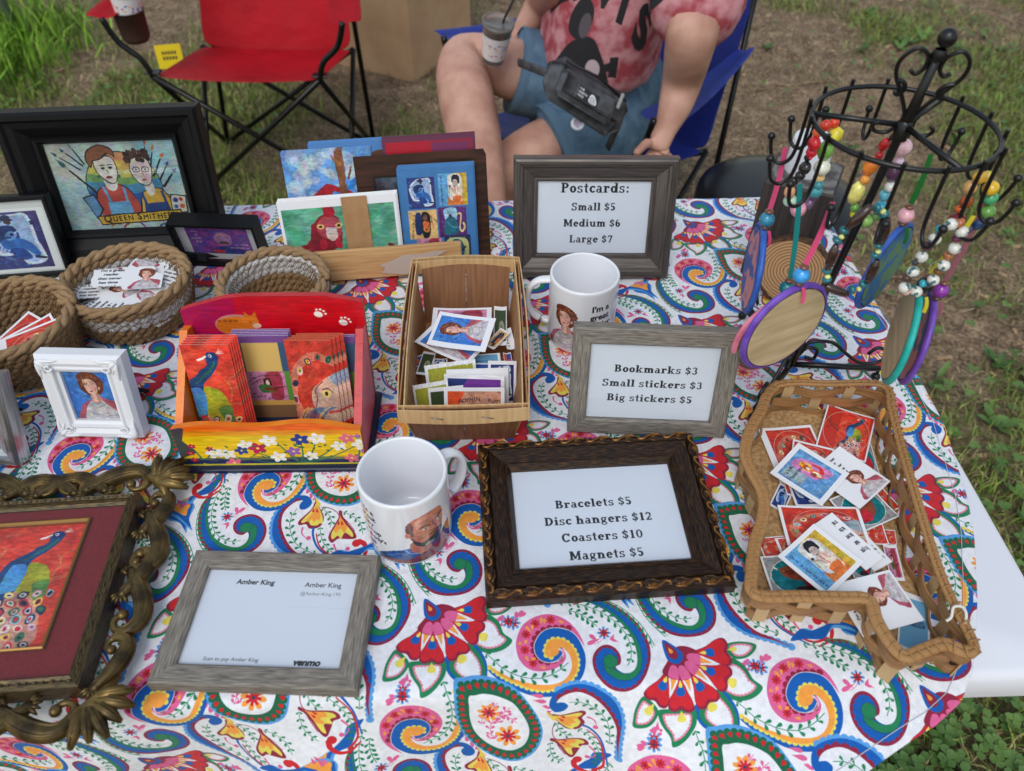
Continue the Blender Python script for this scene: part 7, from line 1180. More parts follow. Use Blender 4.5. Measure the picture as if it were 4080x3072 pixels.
# ------------------------------------------------------------------ baskets
RUSH = mat('braided_rush', (104, 76, 48), color2=(196, 160, 116), nscale=7, stretch=(30, 14, 1), coord='UV', rough=.8, bump=.7, bscale=12, bdist=.0008, contrast=(.3, .7))
WHITEROPE = mat('white_paper_rope', (226, 224, 220), color2=(196, 190, 184), nscale=8, stretch=(60, 5, 1), coord='UV', rough=.85, bump=.7, bscale=12, bdist=.0008)
STITCH = mat('brown_stitching', (120, 90, 56), rough=.8)
def round_basket(c, Rt, Rb, h, white, label, group, lean=0.0, sx=1.0, seed=1):
    r = random.Random(seed); t = empty('round_basket', Matrix.Translation((c[0], c[1], TZ+.0025)) @ Matrix.Rotation(lean, 4, 'Z'), label, 'basket', group)
    n = max(4, int(h/.0088)); N = 96
    def ring(rad, z, rr, twist, strands=2, ph=0.0, bumps=.12, mt=RUSH, name='coil', seed_=0):
        mb = MB()
        for s in range(strands):
            pts = []
            for i in range(N):
                a = 2*math.pi*i/N; b = twist*a+2*math.pi*s/strands+ph
                q = rad+rr*.62*math.cos(b)+r.uniform(-.0003, .0003); pts.append((q*math.cos(a)*sx, q*math.sin(a), z+rr*.62*math.sin(b)))
            mb.tube(pts, [rr*(.72+bumps*math.sin(i*1.7+s)) for i in range(N)], 7, closed=True)
        return mb.build(name, mt, t)
    for k in range(n):
        f = (k+.5)/n; rad = Rb+(Rt-Rb)*f**.8; ring(rad, .004+f*(h-.008), .0052, 17, 2, r.uniform(0, 6), mt=WHITEROPE if white[0] <= f < white[1] else RUSH)
    ring(Rt+.001, h+.001, .0054, 8, 3, 0, .2, RUSH, 'braided_rim')
    mb = MB(); 
    mb.lathe([(.0001, .0035), (Rb*.5, .0035), (Rb, .0045)], 40); me = mb.build('basket_floor', RUSH, t); 
    if sx != 1: me.matrix_basis = Matrix.Diagonal((sx, 1, 1, 1))
    mb = MB()
    for k in range(1, n+1):      # zigzag stitches inside and outside
        f0, f1 = (k-.5)/n, min((k+.5)/n, 1.0)
        for sgn in (-1, 1):
            pts = []
            for i in range(120):
                a = 2*math.pi*i/120; f = f0 if i % 2 else f1; rad = Rb+(Rt-Rb)*f**.8+sgn*.0086; pts.append((rad*math.cos(a)*sx, rad*math.sin(a), .004+f*(h-.008)))
            mb.tube(pts, .0005, 4, closed=True, smooth=False)
    mb.build('stitching', STITCH, t, kind='stuff'); return t
def center_of(l, r_, t_, b_, z):
    a, b = U(*l, z), U(*r_, z); return (a+b)/2, (a-b).length/2
G_ = 'round woven baskets'
# sticker basket: rim measured at about 75 mm height
z = .066; a, b, q, w = U(212, 1150, z), U(742, 1105, z), U(500, 955, z), U(450, 1270, z); c1 = Vector(((a.x+b.x)/2, (q.y+w.y)/2, 0)); B1 = c1
round_basket((c1.x, c1.y), .0655, .052, .060, (.52, .9), 'round braided basket with a white band, full of reader stickers', G_, R(8), 1.08, 3)
BL = U(25, 1275, .066)
round_basket((BL.x, BL.y), .068, .052, .066, (2, 3), 'round braided basket at the left end with red feather cards', G_, R(20), 1.0, 5)
z = .06; a, b = U(850, 1150, z), U(1300, 1150, z); B3 = Vector(((a.x+b.x)/2, .755, 0))
round_basket((B3.x, B3.y), .062, .05, .056, (.5, 3), 'round braided basket with white lining half hidden behind the red painted holder', G_, 0, 1.0, 7)
# ---- berry box of thin wood
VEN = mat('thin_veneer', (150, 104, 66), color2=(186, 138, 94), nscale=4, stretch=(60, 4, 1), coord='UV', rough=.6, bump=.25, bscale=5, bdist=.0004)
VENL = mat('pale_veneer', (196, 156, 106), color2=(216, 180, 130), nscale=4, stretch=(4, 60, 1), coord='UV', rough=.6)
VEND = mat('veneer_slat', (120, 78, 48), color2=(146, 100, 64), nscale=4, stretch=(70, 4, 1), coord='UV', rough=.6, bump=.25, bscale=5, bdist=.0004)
STEEL = mat('staple_steel', (150, 150, 154), rough=.3, metal=1)
def panel(mb, P, th):
    "quad panel given by 4 corners (ccw seen from the outside), thickness inwards, uv in metres"
    P = [Vector(p) for p in P]; n = (P[1]-P[0]).cross(P[3]-P[0]).normalized()*-th; Q = [p+n for p in P]
    w, h = (P[1]-P[0]).length, (P[3]-P[0]).length; uv = ((0, 0), (w, 0), (w, h), (0, h))
    mb.add(P+Q, [(0, 1, 2, 3), (7, 6, 5, 4), (1, 0, 4, 5), (2, 1, 5, 6), (3, 2, 6, 7), (0, 3, 7, 4)], [uv, uv[::-1], ((0, 0),)*4, ((0, 0),)*4, ((0, 0),)*4, ((0, 0),)*4]); return mb
def berry_box():
    h = .078; x0, x1 = -.0955, .0365; y0, y1 = .512, .765; bx0, bx1, by0, by1 = -.084, .022, .540, .735
    t = empty('berry_box', Vector((-.03, .64, TZ+.0028)), 'thin wooden berry box with stapled rims full of picture cards', 'berry box'); O = Vector((-.03, .64, 0))
    def pt(x, y, z): return Vector((x, y, z))-O
    rx0, rx1, ry0, ry1 = -.084, .0245, y0+.002, y1-.002
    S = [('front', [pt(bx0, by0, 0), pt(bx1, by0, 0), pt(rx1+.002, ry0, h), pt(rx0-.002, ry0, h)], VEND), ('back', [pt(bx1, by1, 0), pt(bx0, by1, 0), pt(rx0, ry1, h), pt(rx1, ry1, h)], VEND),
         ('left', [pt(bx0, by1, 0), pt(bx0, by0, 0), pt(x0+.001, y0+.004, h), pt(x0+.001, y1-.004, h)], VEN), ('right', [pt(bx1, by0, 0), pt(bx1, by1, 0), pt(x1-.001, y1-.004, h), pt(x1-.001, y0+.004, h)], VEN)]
    for nm, q, mt in S:
        a, b, c, d = q
        if nm in ('front', 'back'):
            for f0, f1 in ((0, .497), (.503, 1)): panel(MB(), [a.lerp(b, f0), a.lerp(b, f1), d.lerp(c, f1), d.lerp(c, f0)], .0014).build('side_slat', mt, t)
        else: panel(MB(), q, .0014).build('side_slat', mt, t)
    panel(MB(), [pt(bx0, by0, .001), pt(bx0, by1, .001), pt(bx1, by1, .001), pt(bx1, by0, .001)], .0014).build('box_floor', VEN, t)
    cr = [pt(x0, y0, h), pt(x1, y0, h), pt(x1, y1, h), pt(x0, y1, h)]
    for i in range(4):
        a, b = cr[i], cr[(i+1) % 4]; d = (b-a).normalized(); o = Vector((d.y, -d.x, 0)); out_, bow = .0025, .004
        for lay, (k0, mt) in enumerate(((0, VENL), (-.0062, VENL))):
            mb = MB(); N = 12; vs = []
            for j in range(N+1):
                f = j/N; p = a.lerp(b, f)+o*(k0+out_*0+bow*math.sin(math.pi*f)*(1 if lay == 0 else .6)); hz = .0015*math.sin(math.pi*f)
                for dz, dn in ((-.017, 0), (.001+hz, 0), (.001+hz, -.0013), (-.017, -.0013)): vs.append(p+Vector((0, 0, dz))+o*dn)
            for j in range(N):
                fs = [(j*4+q_, j*4+(q_+1) % 4, j*4+4+(q_+1) % 4, j*4+4+q_) for q_ in range(4)]
                mb.add([], []); 
                mb.add([vs[j*4+e] for e in range(8)], [(q_, (q_+1) % 4, 4+(q_+1) % 4, 4+q_) for q_ in range(4)], [((0, j/N*.1), (.016, j/N*.1), (.016, (j+1)/N*.1), (0, (j+1)/N*.1))]*4)
            mb.add([vs[0], vs[1], vs[2], vs[3]], [(0, 1, 2, 3)]); mb.build('rim_strip', mt, t)
        for f in (.3, .68):
            p = a.lerp(b, f)+o*(bow*math.sin(math.pi*f)+.0006)+Vector((0, 0, -.008)); MB().tube([p-d*.006+Vector((0, 0, .0015)), p+d*.006-Vector((0, 0, .0015))], .0005, 5).build('staple', STEEL, t)
berry_box()
# ---- woven tray in the outline of a state
SPLIT = mat('split_cane', (132, 94, 56), color2=(176, 132, 84), nscale=5, stretch=(5, 90, 1), coord='UV', rough=.55, bump=.4, bscale=8, bdist=.0005, contrast=(.3, .7))
SPLITL = mat('pale_stake', (186, 152, 106), color2=(206, 174, 130), nscale=5, stretch=(60, 6, 1), coord='UV', rough=.6)
RIMC = mat('wrapped_rim', (150, 106, 60), color2=(190, 144, 90), nscale=6, stretch=(20, 60, 1), coord='UV', rough=.5, bump=.5, bscale=9, bdist=.0006)
CORK = mat('cork_board', (150, 114, 72), color2=(196, 158, 108), nscale=260, rough=.9, bump=.4, bscale=400)
MZ = .048
RIM = [(3096, 1530), (3310, 1528), (3522, 1531), (3558, 1626), (3600, 1791), (3640, 1940), (3690, 2110), (3745, 2270), (3800, 2390), (3886, 2560), (3852, 2592), (3770, 2560), (3672, 2592), (3606, 2614), (3545, 2556), (3490, 2466), (3462, 2388), (3359, 2379), (3194, 2372), (3013, 2362), (2998, 2276), (3010, 2160), (3040, 2060), (3040, 1970), (2990, 1870), (2968, 1800), (2990, 1710), (3032, 1633)]
def tray():
    P = [U(x, y, MZ) for x, y in RIM]; P = [Vector((p.x, p.y, 0)) for p in P]; c = sum(P, Vector())/len(P)
    t = empty('woven_tray', Vector((c.x, c.y, TZ+.0025)), 'woven cane tray in the outline of a state, holding picture stickers', 'woven tray'); P = [p-c for p in P]
    Q = catmull(P, 5, True); Q = [Vector((q.x, q.y, 0)) for q in Q]; n = len(Q)
    def off(q_, i, d):
        tn = (Q[(i+1) % n]-Q[i-1]).normalized(); return q_+Vector((-tn.y, tn.x, 0))*d     # outline runs clockwise: + = outwards
    ar = sum(Q[i].x*Q[(i+1) % n].y-Q[(i+1) % n].x*Q[i].y for i in range(n)); sg = 1 if ar < 0 else -1
    L = [0]
    for i in range(n): L.append(L[-1]+(Q[(i+1) % n]-Q[i]).length)
    T = L[-1]; ns = 2*round(T/.036/2)+1
    def at(s):
        s %= T; i = max(0, min(n-1, np.searchsorted(L, s, 'right')-1)); f = (s-L[i])/(L[i+1]-L[i]); q_ = Q[i].lerp(Q[(i+1) % n], f); tn = (Q[(i+1) % n]-Q[i]).normalized(); return q_, Vector((-tn.y, tn.x, 0))*sg, tn
    # weavers
    rows = [(.0065, 0), (.0195, 1), (.0325, 0)]
    M_ = ns*8
    for k, (z, ph) in enumerate(rows):
        mb = MB(); vs = []; fl = (z/MZ-.9)*.006
        for i in range(M_):
            s = T*i/M_; q_, nr_, tn = at(s); w = math.sin(math.pi*s/(T/ns)+ph*math.pi)*.0042; zz = z+.0012*math.sin(2*math.pi*s/(T/ns)*.5+k); base = q_+nr_*(w+fl)
            for dz, dn in ((-.0058, -.0009), (.0058, -.0009), (.0058, .0009), (-.0058, .0009)): vs.append(base+nr_*dn+Vector((0, 0, zz+dz)))
        for i in range(M_):
            j = (i+1) % M_; mb.add([vs[i*4+e] for e in range(4)]+[vs[j*4+e] for e in range(4)], [(q_, (q_+1) % 4, 4+(q_+1) % 4, 4+q_) for q_ in range(4)], [((i*.004, 0), (i*.004, .011), (i*.004+.004, .011), (i*.004+.004, 0))]*4, smooth=False)
        mb.build('cane_weaver', SPLIT, t)
    me = MB(); me.box((0, 0, .0215), (.0115, .0014, .043)); sm = me.mesh('stake', SPLITL)
    ul = sm.uv_layers.new(name='uv')
    for i in range(ns):
        q_, nr_, tn = at(T*(i+.5)/ns*1.0); M = Matrix((tn, nr_, Vector((0, 0, 1)))).transposed().to_4x4(); M.translation = q_+nr_*0; link('stake', sm, t, M)
    # rim: two strips bound with a twisted wrap
    for d, nm in ((.0022, 'outer_rim'), (-.0022, 'inner_rim')):
        pts = [at(T*i/220)[0]+at(T*i/220)[1]*d+Vector((0, 0, MZ-.004+.0014*math.sin(i*.11))) for i in range(220)]
        MB().tube(pts, .0036, 8, closed=True, flat=.6).build(nm, RIMC, t)
    pts = []; NW = 1100
    for i in range(NW): q_, nr_, tn = at(T*i/NW); a = 2*math.pi*i/NW*110; pts.append(q_+nr_*(.0050*math.cos(a))+Vector((0, 0, MZ-.004+.0040*math.sin(a))))
    MB().tube(pts, .0008, 4, closed=True).build('rim_binding', RIMC, t)
    fl_ = [at(T*i/90)[0]-at(T*i/90)[1]*.005 for i in range(90)]; MB().prism([(p.x, p.y) for p in fl_], .004, Matrix.Translation((0, 0, .001))).build('cork_floor', CORK, t)
    q0 = Uw(3770, 2470, .04, c); MB().tube(catmull([Uw(3765, 2480, .044, c), Uw(3785, 2465, .047, c), Uw(3795, 2425, .050, c), Uw(3830, 2425, .051, c), Uw(3845, 2455, .05, c), Uw(3838, 2500, .042, c)], 5), .0012, 6).build('string_end', mat('white_string', (226, 222, 214), rough=.9), t)
def Uw(x, y, z, c): p = U(x, y, z); return Vector((p.x-c.x, p.y-c.y, z))
tray()
# ------------------------------------------------------------------ painted letter holder
def painted(name, W, H, k, fn):
    c = Cv(W, H, k, (0, 0, 0)); fn(c); c.grain(.10, 1.4, 3, aniso=9); return imgmat(name, c.image(name), rough=.32, spec=.5)
def streaks(c, stops, seed):
    r = random.Random(seed); W, H = c.W/c.k, c.H/c.k
    for y0, y1, a in stops: c.rect(0, y0, W, y1, a)
    for y0, y1, a in stops:
        for _ in range(40): y = r.uniform(y0-2, y1+2); x = r.uniform(-10, W); c.line([(x, y), (x+r.uniform(8, 40), y+r.uniform(-.6, .6))], r.uniform(.3, 1.2), tuple(max(0, min(255, q+r.uniform(-26, 22))) for q in a), .2, smooth=False, op=.7)
def p_back(c):
    streaks(c, [(0, 60, (196, 12, 30))], 1); r = random.Random(2)
    for _ in range(260):
        x = r.uniform(0, 200); f = min(1, x/110); col = (150+60*f, 8, 100-78*f); c.line([(x-12, r.uniform(0, 60)), (x+16, r.uniform(0, 60))], 2.6, col, 1, smooth=False, op=.35)
    for x in (0,): c.rect(0, 0, 60, 80, (158, 10, 92), op=.55)
    c.ell(58, 34, 24, 13, (196, 130, 120)); c.ell(57, 35, 22, 11, (206, 110, 30)); c.ell(74, 30, 9, 7.5, (214, 118, 36)); c.poly([(68, 24), (69, 18), (74, 23)], (206, 110, 30)); c.poly([(76, 23), (81, 18), (82, 26)], (206, 110, 30)); c.ell(80, 35, 5, 3, (226, 190, 160)); c.line([(72, 30), (75, 31)], .7, (90, 40, 20), smooth=False)
    for x in range(40, 62, 6): c.ell(x, 29, 2.6, 1.6, (160, 78, 24))
    for X, Y in ((150, 22), (176, 32)):
        c.ell(X, Y, 5, 3.6, (236, 226, 214), .3)
        for a in (-1.9, -1.3, -.7, -.1): c.ell(X+7*math.cos(a)+1, Y+6*math.sin(a), 1.6, 1.3, (236, 226, 214))
def p_front(c):
    streaks(c, [(0, 15, (236, 100, 14)), (15, 22, (230, 146, 20)), (22, 60, (232, 190, 16)), (60, 80, (28, 44, 84))], 4); Q = 1.16; r = random.Random(6)
    for i in range(30): x = r.uniform(0, 200); c.line([(x, 60), (x+20, 64)], 3, (110, 120, 60), 1, op=.6)
    c.poly([(0, 4), (14, 10), (8, 30), (20, 50), (0, 60)], (30, 44, 84), op=.8)
    for x0, y0, x1, y1 in ((128, 62, 108, 30), (128, 62, 134, 30), (128, 62, 150, 30), (128, 62, 176, 30), (128, 62, 84, 44), (128, 62, 60, 50), (128, 62, 192, 36), (128, 62, 120, 44), (22, 54, 16, 36), (22, 54, 34, 40), (190, 60, 196, 24)): c.line([(x0, y0*Q), ((x0+x1)/2+2, (y0+y1)/2*Q+4), (x1, y1*Q)], 2.4, (46, 110, 84), 1.2)
    def fl(x, y, s, col, ctr=(236, 210, 90)):
        for i in range(5): a = i*1.2566-.6; c.ell(x+math.cos(a)*s*.62, y+math.sin(a)*s*.55, s*.52, s*.36, col, a)
        c.circ(x, y, s*.2, ctr)
    Wt, Pk, Bl, Rd, Vi = (236, 232, 222), (226, 104, 130), (34, 54, 140), (186, 24, 70), (140, 90, 170)
    for x, y, s, col in ((100, 27, 8, Wt), (134, 26, 8, Bl), (152, 25, 8, Wt), (74, 33, 7, Wt), (86, 38, 8, Rd), (68, 41, 6, Bl), (38, 44, 8, Wt), (52, 46, 7, Wt), (106, 51, 7.5, Wt), (124, 43, 6.5, Vi), (142, 50, 6.5, Wt), (184, 25, 7, Pk), (174, 36, 7, Wt), (198, 34, 8, Wt), (56, 59, 7, Pk), (186, 54, 6.5, Pk), (16, 34, 3.5, Rd), (12, 44, 3.5, Rd), (34, 38, 3.5, Rd), (14, 54, 3.5, Rd), (196, 22, 3, Vi), (200, 44, 3, Vi), (24, 62, 3, (214, 200, 110)), (34, 64, 3, (214, 200, 110))): fl(x, y*Q, s*1.15, col)
    for _ in range(30): x, y = r.uniform(30, 195), r.uniform(36, 60); c.ell(x, y, 2.4, 1.1, (44, 104, 60), r.uniform(-1, 1))
    c.rect(0, 70, 204, 73, (206, 190, 60)); c.rect(0, 73, 204, 80, (18, 24, 46))
ORD = ('first second third fourth fifth sixth seventh eighth ninth tenth eleventh twelfth thirteenth fourteenth fifteenth sixteenth seventeenth eighteenth nineteenth twentieth').split()
def holder():
    p0 = U(743, 1878); W = .190; y0 = p0.y; x0 = p0.x; th = .008; yaw = R(-.8)
    t = empty('painted_letter_holder', Matrix.Translation((x0, y0, TZ+.0025)) @ Matrix.Rotation(yaw, 4, 'Z'), 'hand painted red, orange and yellow wooden letter holder with flowers and a sleeping cat', 'letter holder')
    MF, MK = painted('holder_front_paint', 200, 80, 4, p_front), painted('holder_back_paint', 200, 140, 3, lambda c: (p_back(c)))
    RED = mat('red_paint', (178, 14, 28), color2=(206, 30, 40), nscale=30, stretch=(1, 1, 8), rough=.35, bump=.3, bscale=200)
    ORG = mat('orange_paint', (226, 110, 12), color2=(238, 140, 30), nscale=30, rough=.35, bump=.3); BLU = mat('blue_paint', (34, 84, 138), color2=(46, 104, 160), nscale=20, rough=.4, bump=.3); PNK = mat('pink_paint', (218, 100, 122), color2=(232, 130, 146), nscale=20, rough=.4, bump=.3); NVY = mat('navy_paint', (18, 28, 58), rough=.4); BLK = mat('dark_gap', (20, 16, 16), rough=.9)
    def plate(name, outline, y, thick, lean, front, edge, uvW, uvH, parent=t, oy=0):
        "outline in x,z; faces -y; leans back"
        ar = sum(outline[i][0]*outline[(i+1) % len(outline)][1]-outline[(i+1) % len(outline)][0]*outline[i][1] for i in range(len(outline)))
        o = outline if ar > 0 else outline[::-1]; n = len(o); M = Matrix.Translation((0, y, 0)) @ Matrix.Rotation(-lean, 4, 'X')
        vs = [M @ Vector((x, 0, z)) for x, z in o]+[M @ Vector((x, thick, z)) for x, z in o]; mb = MB()
        mb.add(vs, [tuple(range(n))], [tuple((x/uvW, (z-oy)/uvH) for x, z in o)]); mb.add(vs, [tuple(range(2*n-1, n-1, -1))]+[(i, n+i, n+(i+1) % n, (i+1) % n) for i in range(n)], mat=1)
        return mb.build(name, [front, edge], parent)
    fh = .061; top = [(W*f, fh*(.93+.10*math.sin(f*math.pi*1.0)+.05*math.sin(f*math.pi*3.2+.3))) for f in np.linspace(0, 1, 22)]
    plate('front_panel', [(0, 0), (W, 0)]+top[::-1], 0, .007, R(6), MF, ORG, W, .067)
    bd = .092; bh = .142
    bt = [(0, bh-.016), (.012, bh-.012), (.048, bh-.002), (.07, bh), (.15, bh), (.19, bh-.008), (W, bh-.013)]
    plate('back_panel', [(0, 0), (W, 0)]+bt[::-1], bd, .008, R(9), MK, RED, W, bh)
    # side walls: low at the front, high at the back
    for sx, mi, mo, nm in ((0, ORG, BLU, 'side_panel'), (W-th, RED, PNK, 'side_panel')):
        pr = [(0.004, .0), (.098, 0), (.112, bh*.74), (.096, bh*.78), (.080, bh*.70), (.0095, .047)]
        mb = MB(); n = len(pr); vs = [(sx, y, z) for y, z in pr]+[(sx+th, y, z) for y, z in pr]
        mb.add(vs, [tuple(range(n))], mat=1 if sx == 0 else 0); mb.add(vs, [tuple(range(2*n-1, n-1, -1))], mat=1 if sx else 0); mb.add(vs, [(i, n+i, n+(i+1) % n, (i+1) % n) for i in range(n)], mat=0 if sx == 0 else 0); mb.build(nm, [mi, mo], t)
    MB().box((W/2, .05, .003), (W+.012, .112, .006), bev=.001).build('base_board', NVY, t)
    def stack(name, im, xa, xb, y, z0, ht, n, lean, label, group, dx=.0008, dy=.0012, edge=None, yaw2=0):
        for i in range(n):
            k = n-1-i; e = empty(name, t.matrix_basis @ Matrix.Translation(((xa+xb)/2+dx*k, y+dy*k, z0+.0012*k)) @ Matrix.Rotation(yaw2, 4, 'Z') @ Matrix.Rotation(-lean, 4, 'X'), label if i == n-1 else ORD[k]+' in the stack behind the '+label.replace(' half hidden at the right side of the holder', ' at the right'), 'bookmark', group)
            sheet(e, 'printed_face', -(xb-xa)/2, 0, (xb-xa)/2, ht, 0, im, .0007, side=edge)
    stack('bookmark', IMG['bm_swirl'], .112, .160, .052, .006, .112, 4, R(12), 'front bookmark of the painted face with a yellow eye', 'eye bookmarks', dx=.0042, dy=.0015, edge=mat('card_edge_red', (150, 70, 56), rough=.8))
    stack('bookmark', IMG['bm_patch'], .052, .112, .068, .006, .104, 5, R(12), 'front bookmark of patchwork squares with a guitar player', 'patchwork bookmarks', dx=.0006, edge=mat('card_edge_lilac', (226, 220, 236), rough=.8))
    stack('bookmark', IMG['bm_patch'], .130, .181, .066, .006, .104, 2, R(12), 'front patchwork bookmark half hidden at the right side of the holder', 'patchwork bookmarks', edge=mat('card_edge_lilac', (226, 220, 236), rough=.8))
    stack('bookmark', IMG['bm_peacock'], .011, .060, .040, .006, .116, 5, R(12), 'front bookmark with a blue peacock on red', 'peacock bookmarks', dx=.0019, dy=.0022, edge=mat('card_edge_pink', (214, 160, 156), rough=.8))
holder()
# ------------------------------------------------------------------ flat printed cards in the trays
def card(name, im, c, w, h, rot, z, label, cat, group, tilt=(0, 0), curl=0.0, rnd_c=True, th=.0005):
    "card lying at c (world x,y), long side along local x turned by rot, z above the table; the corners curl a little"
    NX, NY = 6, 5; vs = []; uvs = []
    for j in range(NY+1):
        for i in range(NX+1):
            u, v = i/NX, j/NY; X, Y = (u-.5)*w, (v-.5)*h; vs.append((X, Y, curl*((2*u-1)**2*.7+(2*v-1)**2*.3)+.0004*math.sin(5*u+c[0]*90))); uvs.append((u, v))
    fs = [(j*(NX+1)+i, j*(NX+1)+i+1, (j+1)*(NX+1)+i+1, (j+1)*(NX+1)+i) for j in range(NY) for i in range(NX)]
    mb = MB(); mb.add(vs, fs, [tuple(uvs[q] for q in f) for f in fs], smooth=True); n = len(vs)
    mb.add([(x, y, z_-th) for x, y, z_ in vs], [f[::-1] for f in fs], mat=1)
    b = [i for i in range(NX)]+[NX+j*(NX+1) for j in range(NY)]+[(NY+1)*(NX+1)-1-i for i in range(NX)]+[(NY-j)*(NX+1) for j in range(NY)]
    mb.add(vs+[(x, y, z_-th) for x, y, z_ in vs], [(b[(i+1) % len(b)], b[i], b[i]+n, b[(i+1) % len(b)]+n) for i in range(len(b))], mat=1)
    M = Matrix.Translation((c[0], c[1], TZ+z)) @ Matrix.Rotation(rot, 4, 'Z') @ Matrix.Rotation(tilt[0], 4, 'X') @ Matrix.Rotation(tilt[1], 4, 'Y')
    return mb.build(name, [imgmat(im.name+'_print', im, .38), PAPER], None, M, label=label, cat=cat, group=group)
def quad_card(name, im, q, z, label, cat, group, tilt=(0, 0), curl=.0012):
    "q: photo pixels of the card's picture corners bottom-left, bottom-right, top-right, top-left"
    P = [U(x, y, z) for x, y in q]; c = sum(P, Vector())/4; e = ((P[1]-P[0])+(P[2]-P[3]))/2; f = ((P[3]-P[0])+(P[2]-P[1]))/2
    return card(name, im, (c.x, c.y), math.hypot(e.x, e.y), math.hypot(f.x, f.y), math.atan2(e.y, e.x), z, label, cat, group, tilt, curl)
def Zq(ox, oy, s, pts): return [(ox+x/s, oy+y/s) for x, y in pts]
V1 = lambda pts: Zq(2850, 1550, 1.851, pts)
G1_ = 'stickers in the woven tray'
for im, q, z, lab in [
    ('swirl1', [(420, 715), (815, 640), (770, 292), (365, 275)], .010, 'red feather sticker topmost left in the woven tray'),
    ('teal', [(1010, 640), (1180, 660), (1180, 405), (1010, 395)], .009, 'teal sticker edge under the peacock sticker'),
    ('peacock_sq', [(730, 420), (1090, 545), (1195, 228), (838, 112)], .014, 'peacock sticker at the top right of the woven tray'),
    ('swirl2', [(545, 640), (840, 700), (890, 460), (568, 362)], .016, 'red feather sticker tucked between the squirrel and peacock stickers'),
    ('bluesc', [(400, 865), (520, 915), (570, 740), (470, 690)], .008, 'blue sticker corner left of the squirrel sticker'),
    ('orange', [(500, 780), (640, 790), (640, 640), (510, 640)], .010, 'red edged sticker under the squirrel sticker, left'),
    ('bluesc', [(555, 870), (740, 860), (760, 640), (550, 640)], .012, 'dark blue sticker peeping out below the squirrel sticker'),
    ('swirl2', [(1160, 960), (1330, 885), (1240, 700), (1060, 760)], .010, 'red sticker at the right wall below the woman sticker'),
    ('teal', [(830, 830), (1080, 1075), (1340, 940), (1130, 690)], .014, 'round teal picture sticker in the middle of the woven tray'),
    ('swirl1', [(1110, 1130), (1280, 1160), (1230, 990), (1060, 1000)], .011, 'red sticker right of the big red feather sticker'),
    ('reader', [(1050, 893), (1280, 700), (925, 410), (700, 610)], .020, 'white sticker with a red haired woman, upper right of the woven tray'),
    ('squirrel', [(785, 866), (985, 628), (612, 402), (398, 622)], .024, 'sticker of an orange squirrel on a pink state outline'),
    ('swirl2', [(345, 1240), (560, 1225), (545, 1080), (320, 1105)], .009, 'small red sticker at the lower left cane wall'),
    ('swirl1', [(490, 1250), (640, 1230), (620, 1090), (440, 1105)], .011, 'red sticker between the lower left sticker and the big feather sticker'),
    ('swirl3', [(505, 1190), (1125, 1140), (1080, 910), (482, 830)], .015, 'large red feather sticker in the middle of the woven tray'),
    ('swirl2', [(1250, 1140), (1325, 1150), (1333, 1050), (1230, 1030)], .009, 'red sticker corner at the right wall'),
    ('junec', [(1290, 1400), (1360, 1420), (1365, 1155), (1230, 1150)], .010, 'orange picture sticker at the lower right wall'),
    ('readertext', [(1310, 1290), (1160, 1340), (1000, 1160), (1110, 1075)], .013, 'blank white sticker under the text sticker'),
    ('teal', [(440, 1560), (900, 1540), (860, 1210), (322, 1245)], .012, 'teal picture sticker in the lower left corner of the tray'),
    ('teal', [(1010, 1400), (1170, 1390), (1150, 1225), (970, 1210)], .013, 'grey and teal sticker half under the singer sticker'),
    ('readertext', [(1270, 1230), (1110, 1330), (730, 1010), (828, 928)], .018, 'white sticker printed with dark reader text'),
    ('singer', [(835, 1532), (1092, 1280), (722, 1000), (445, 1248)], .024, 'sticker of a dark haired singer on blue and yellow'),
    ('king', [(1560, 2000), (1300, 1900), (1400, 1500), (1600, 1560)], .008, 'blue picture sticker in the narrow lower end of the tray'),
    ('reader', [(1510, 1680), (1250, 1285), (880, 1500), (1120, 1860)], .020, 'white sticker with a red haired woman, lowest in the woven tray')]:
    quad_card('sticker', IMG[im], V1(q), z, lab, 'sticker', G1_)
# berry box
V2 = lambda pts: Zq(1600, 1200, 3.333, pts)
G2_ = 'cards in the berry box'
for im, q, z, lab, ti in [
    ('junec', [(400, 420), (1180, 400), (1205, 105), (412, 85)], .040, 'pink and blue card at the back of the berry box', 0),
    ('green', [(1240, 560), (1460, 610), (1335, 55), (1210, 100)], .038, 'dark green card leaning at the back right of the berry box', 0),
    ('readertext', [(1330, 660), (1460, 620), (1510, 370), (1400, 360)], .036, 'white card edge at the right wall of the berry box', 0),
    ('houndc', [(1180, 620), (1230, 640), (1448, 425), (1240, 335)], .042, 'pale orange card with hand lettering under the portrait', 0),
    ('womancard', [(175, 600), (900, 822), (1110, 620), (440, 240)], .048, 'white portrait card under the topmost portrait', 0),
    ('womanland', [(332, 570), (1110, 695), (1255, 235), (512, 150)], .058, 'topmost portrait card of a red haired woman turned sideways', 0),
    ('orange', [(155, 885), (420, 800), (380, 660), (108, 790)], .030, 'orange and blue card corner at the left wall of the berry box', 0),
    ('green', [(180, 985), (380, 980), (440, 700), (300, 660)], .032, 'dark green card strip along the left wall of the berry box', 0),
    ('bluesc', [(430, 900), (600, 900), (620, 760), (415, 776)], .030, 'blue card peeping out under the portrait card', 0),
    ('orange', [(1390, 850), (1420, 830), (1505, 690), (1330, 690)], .030, 'red card corner at the right wall of the berry box', 0),
    ('king', [(780, 900), (1340, 880), (1290, 690), (700, 740)], .034, 'pale blue card with the lettering of a king', 0),
    ('orange', [(480, 1010), (1350, 960), (1300, 880), (495, 775)], .036, 'orange and purple card in the middle of the berry box', 0)]:
    quad_card('picture_card', IMG[im], V2(q), z, lab, 'card', G2_)
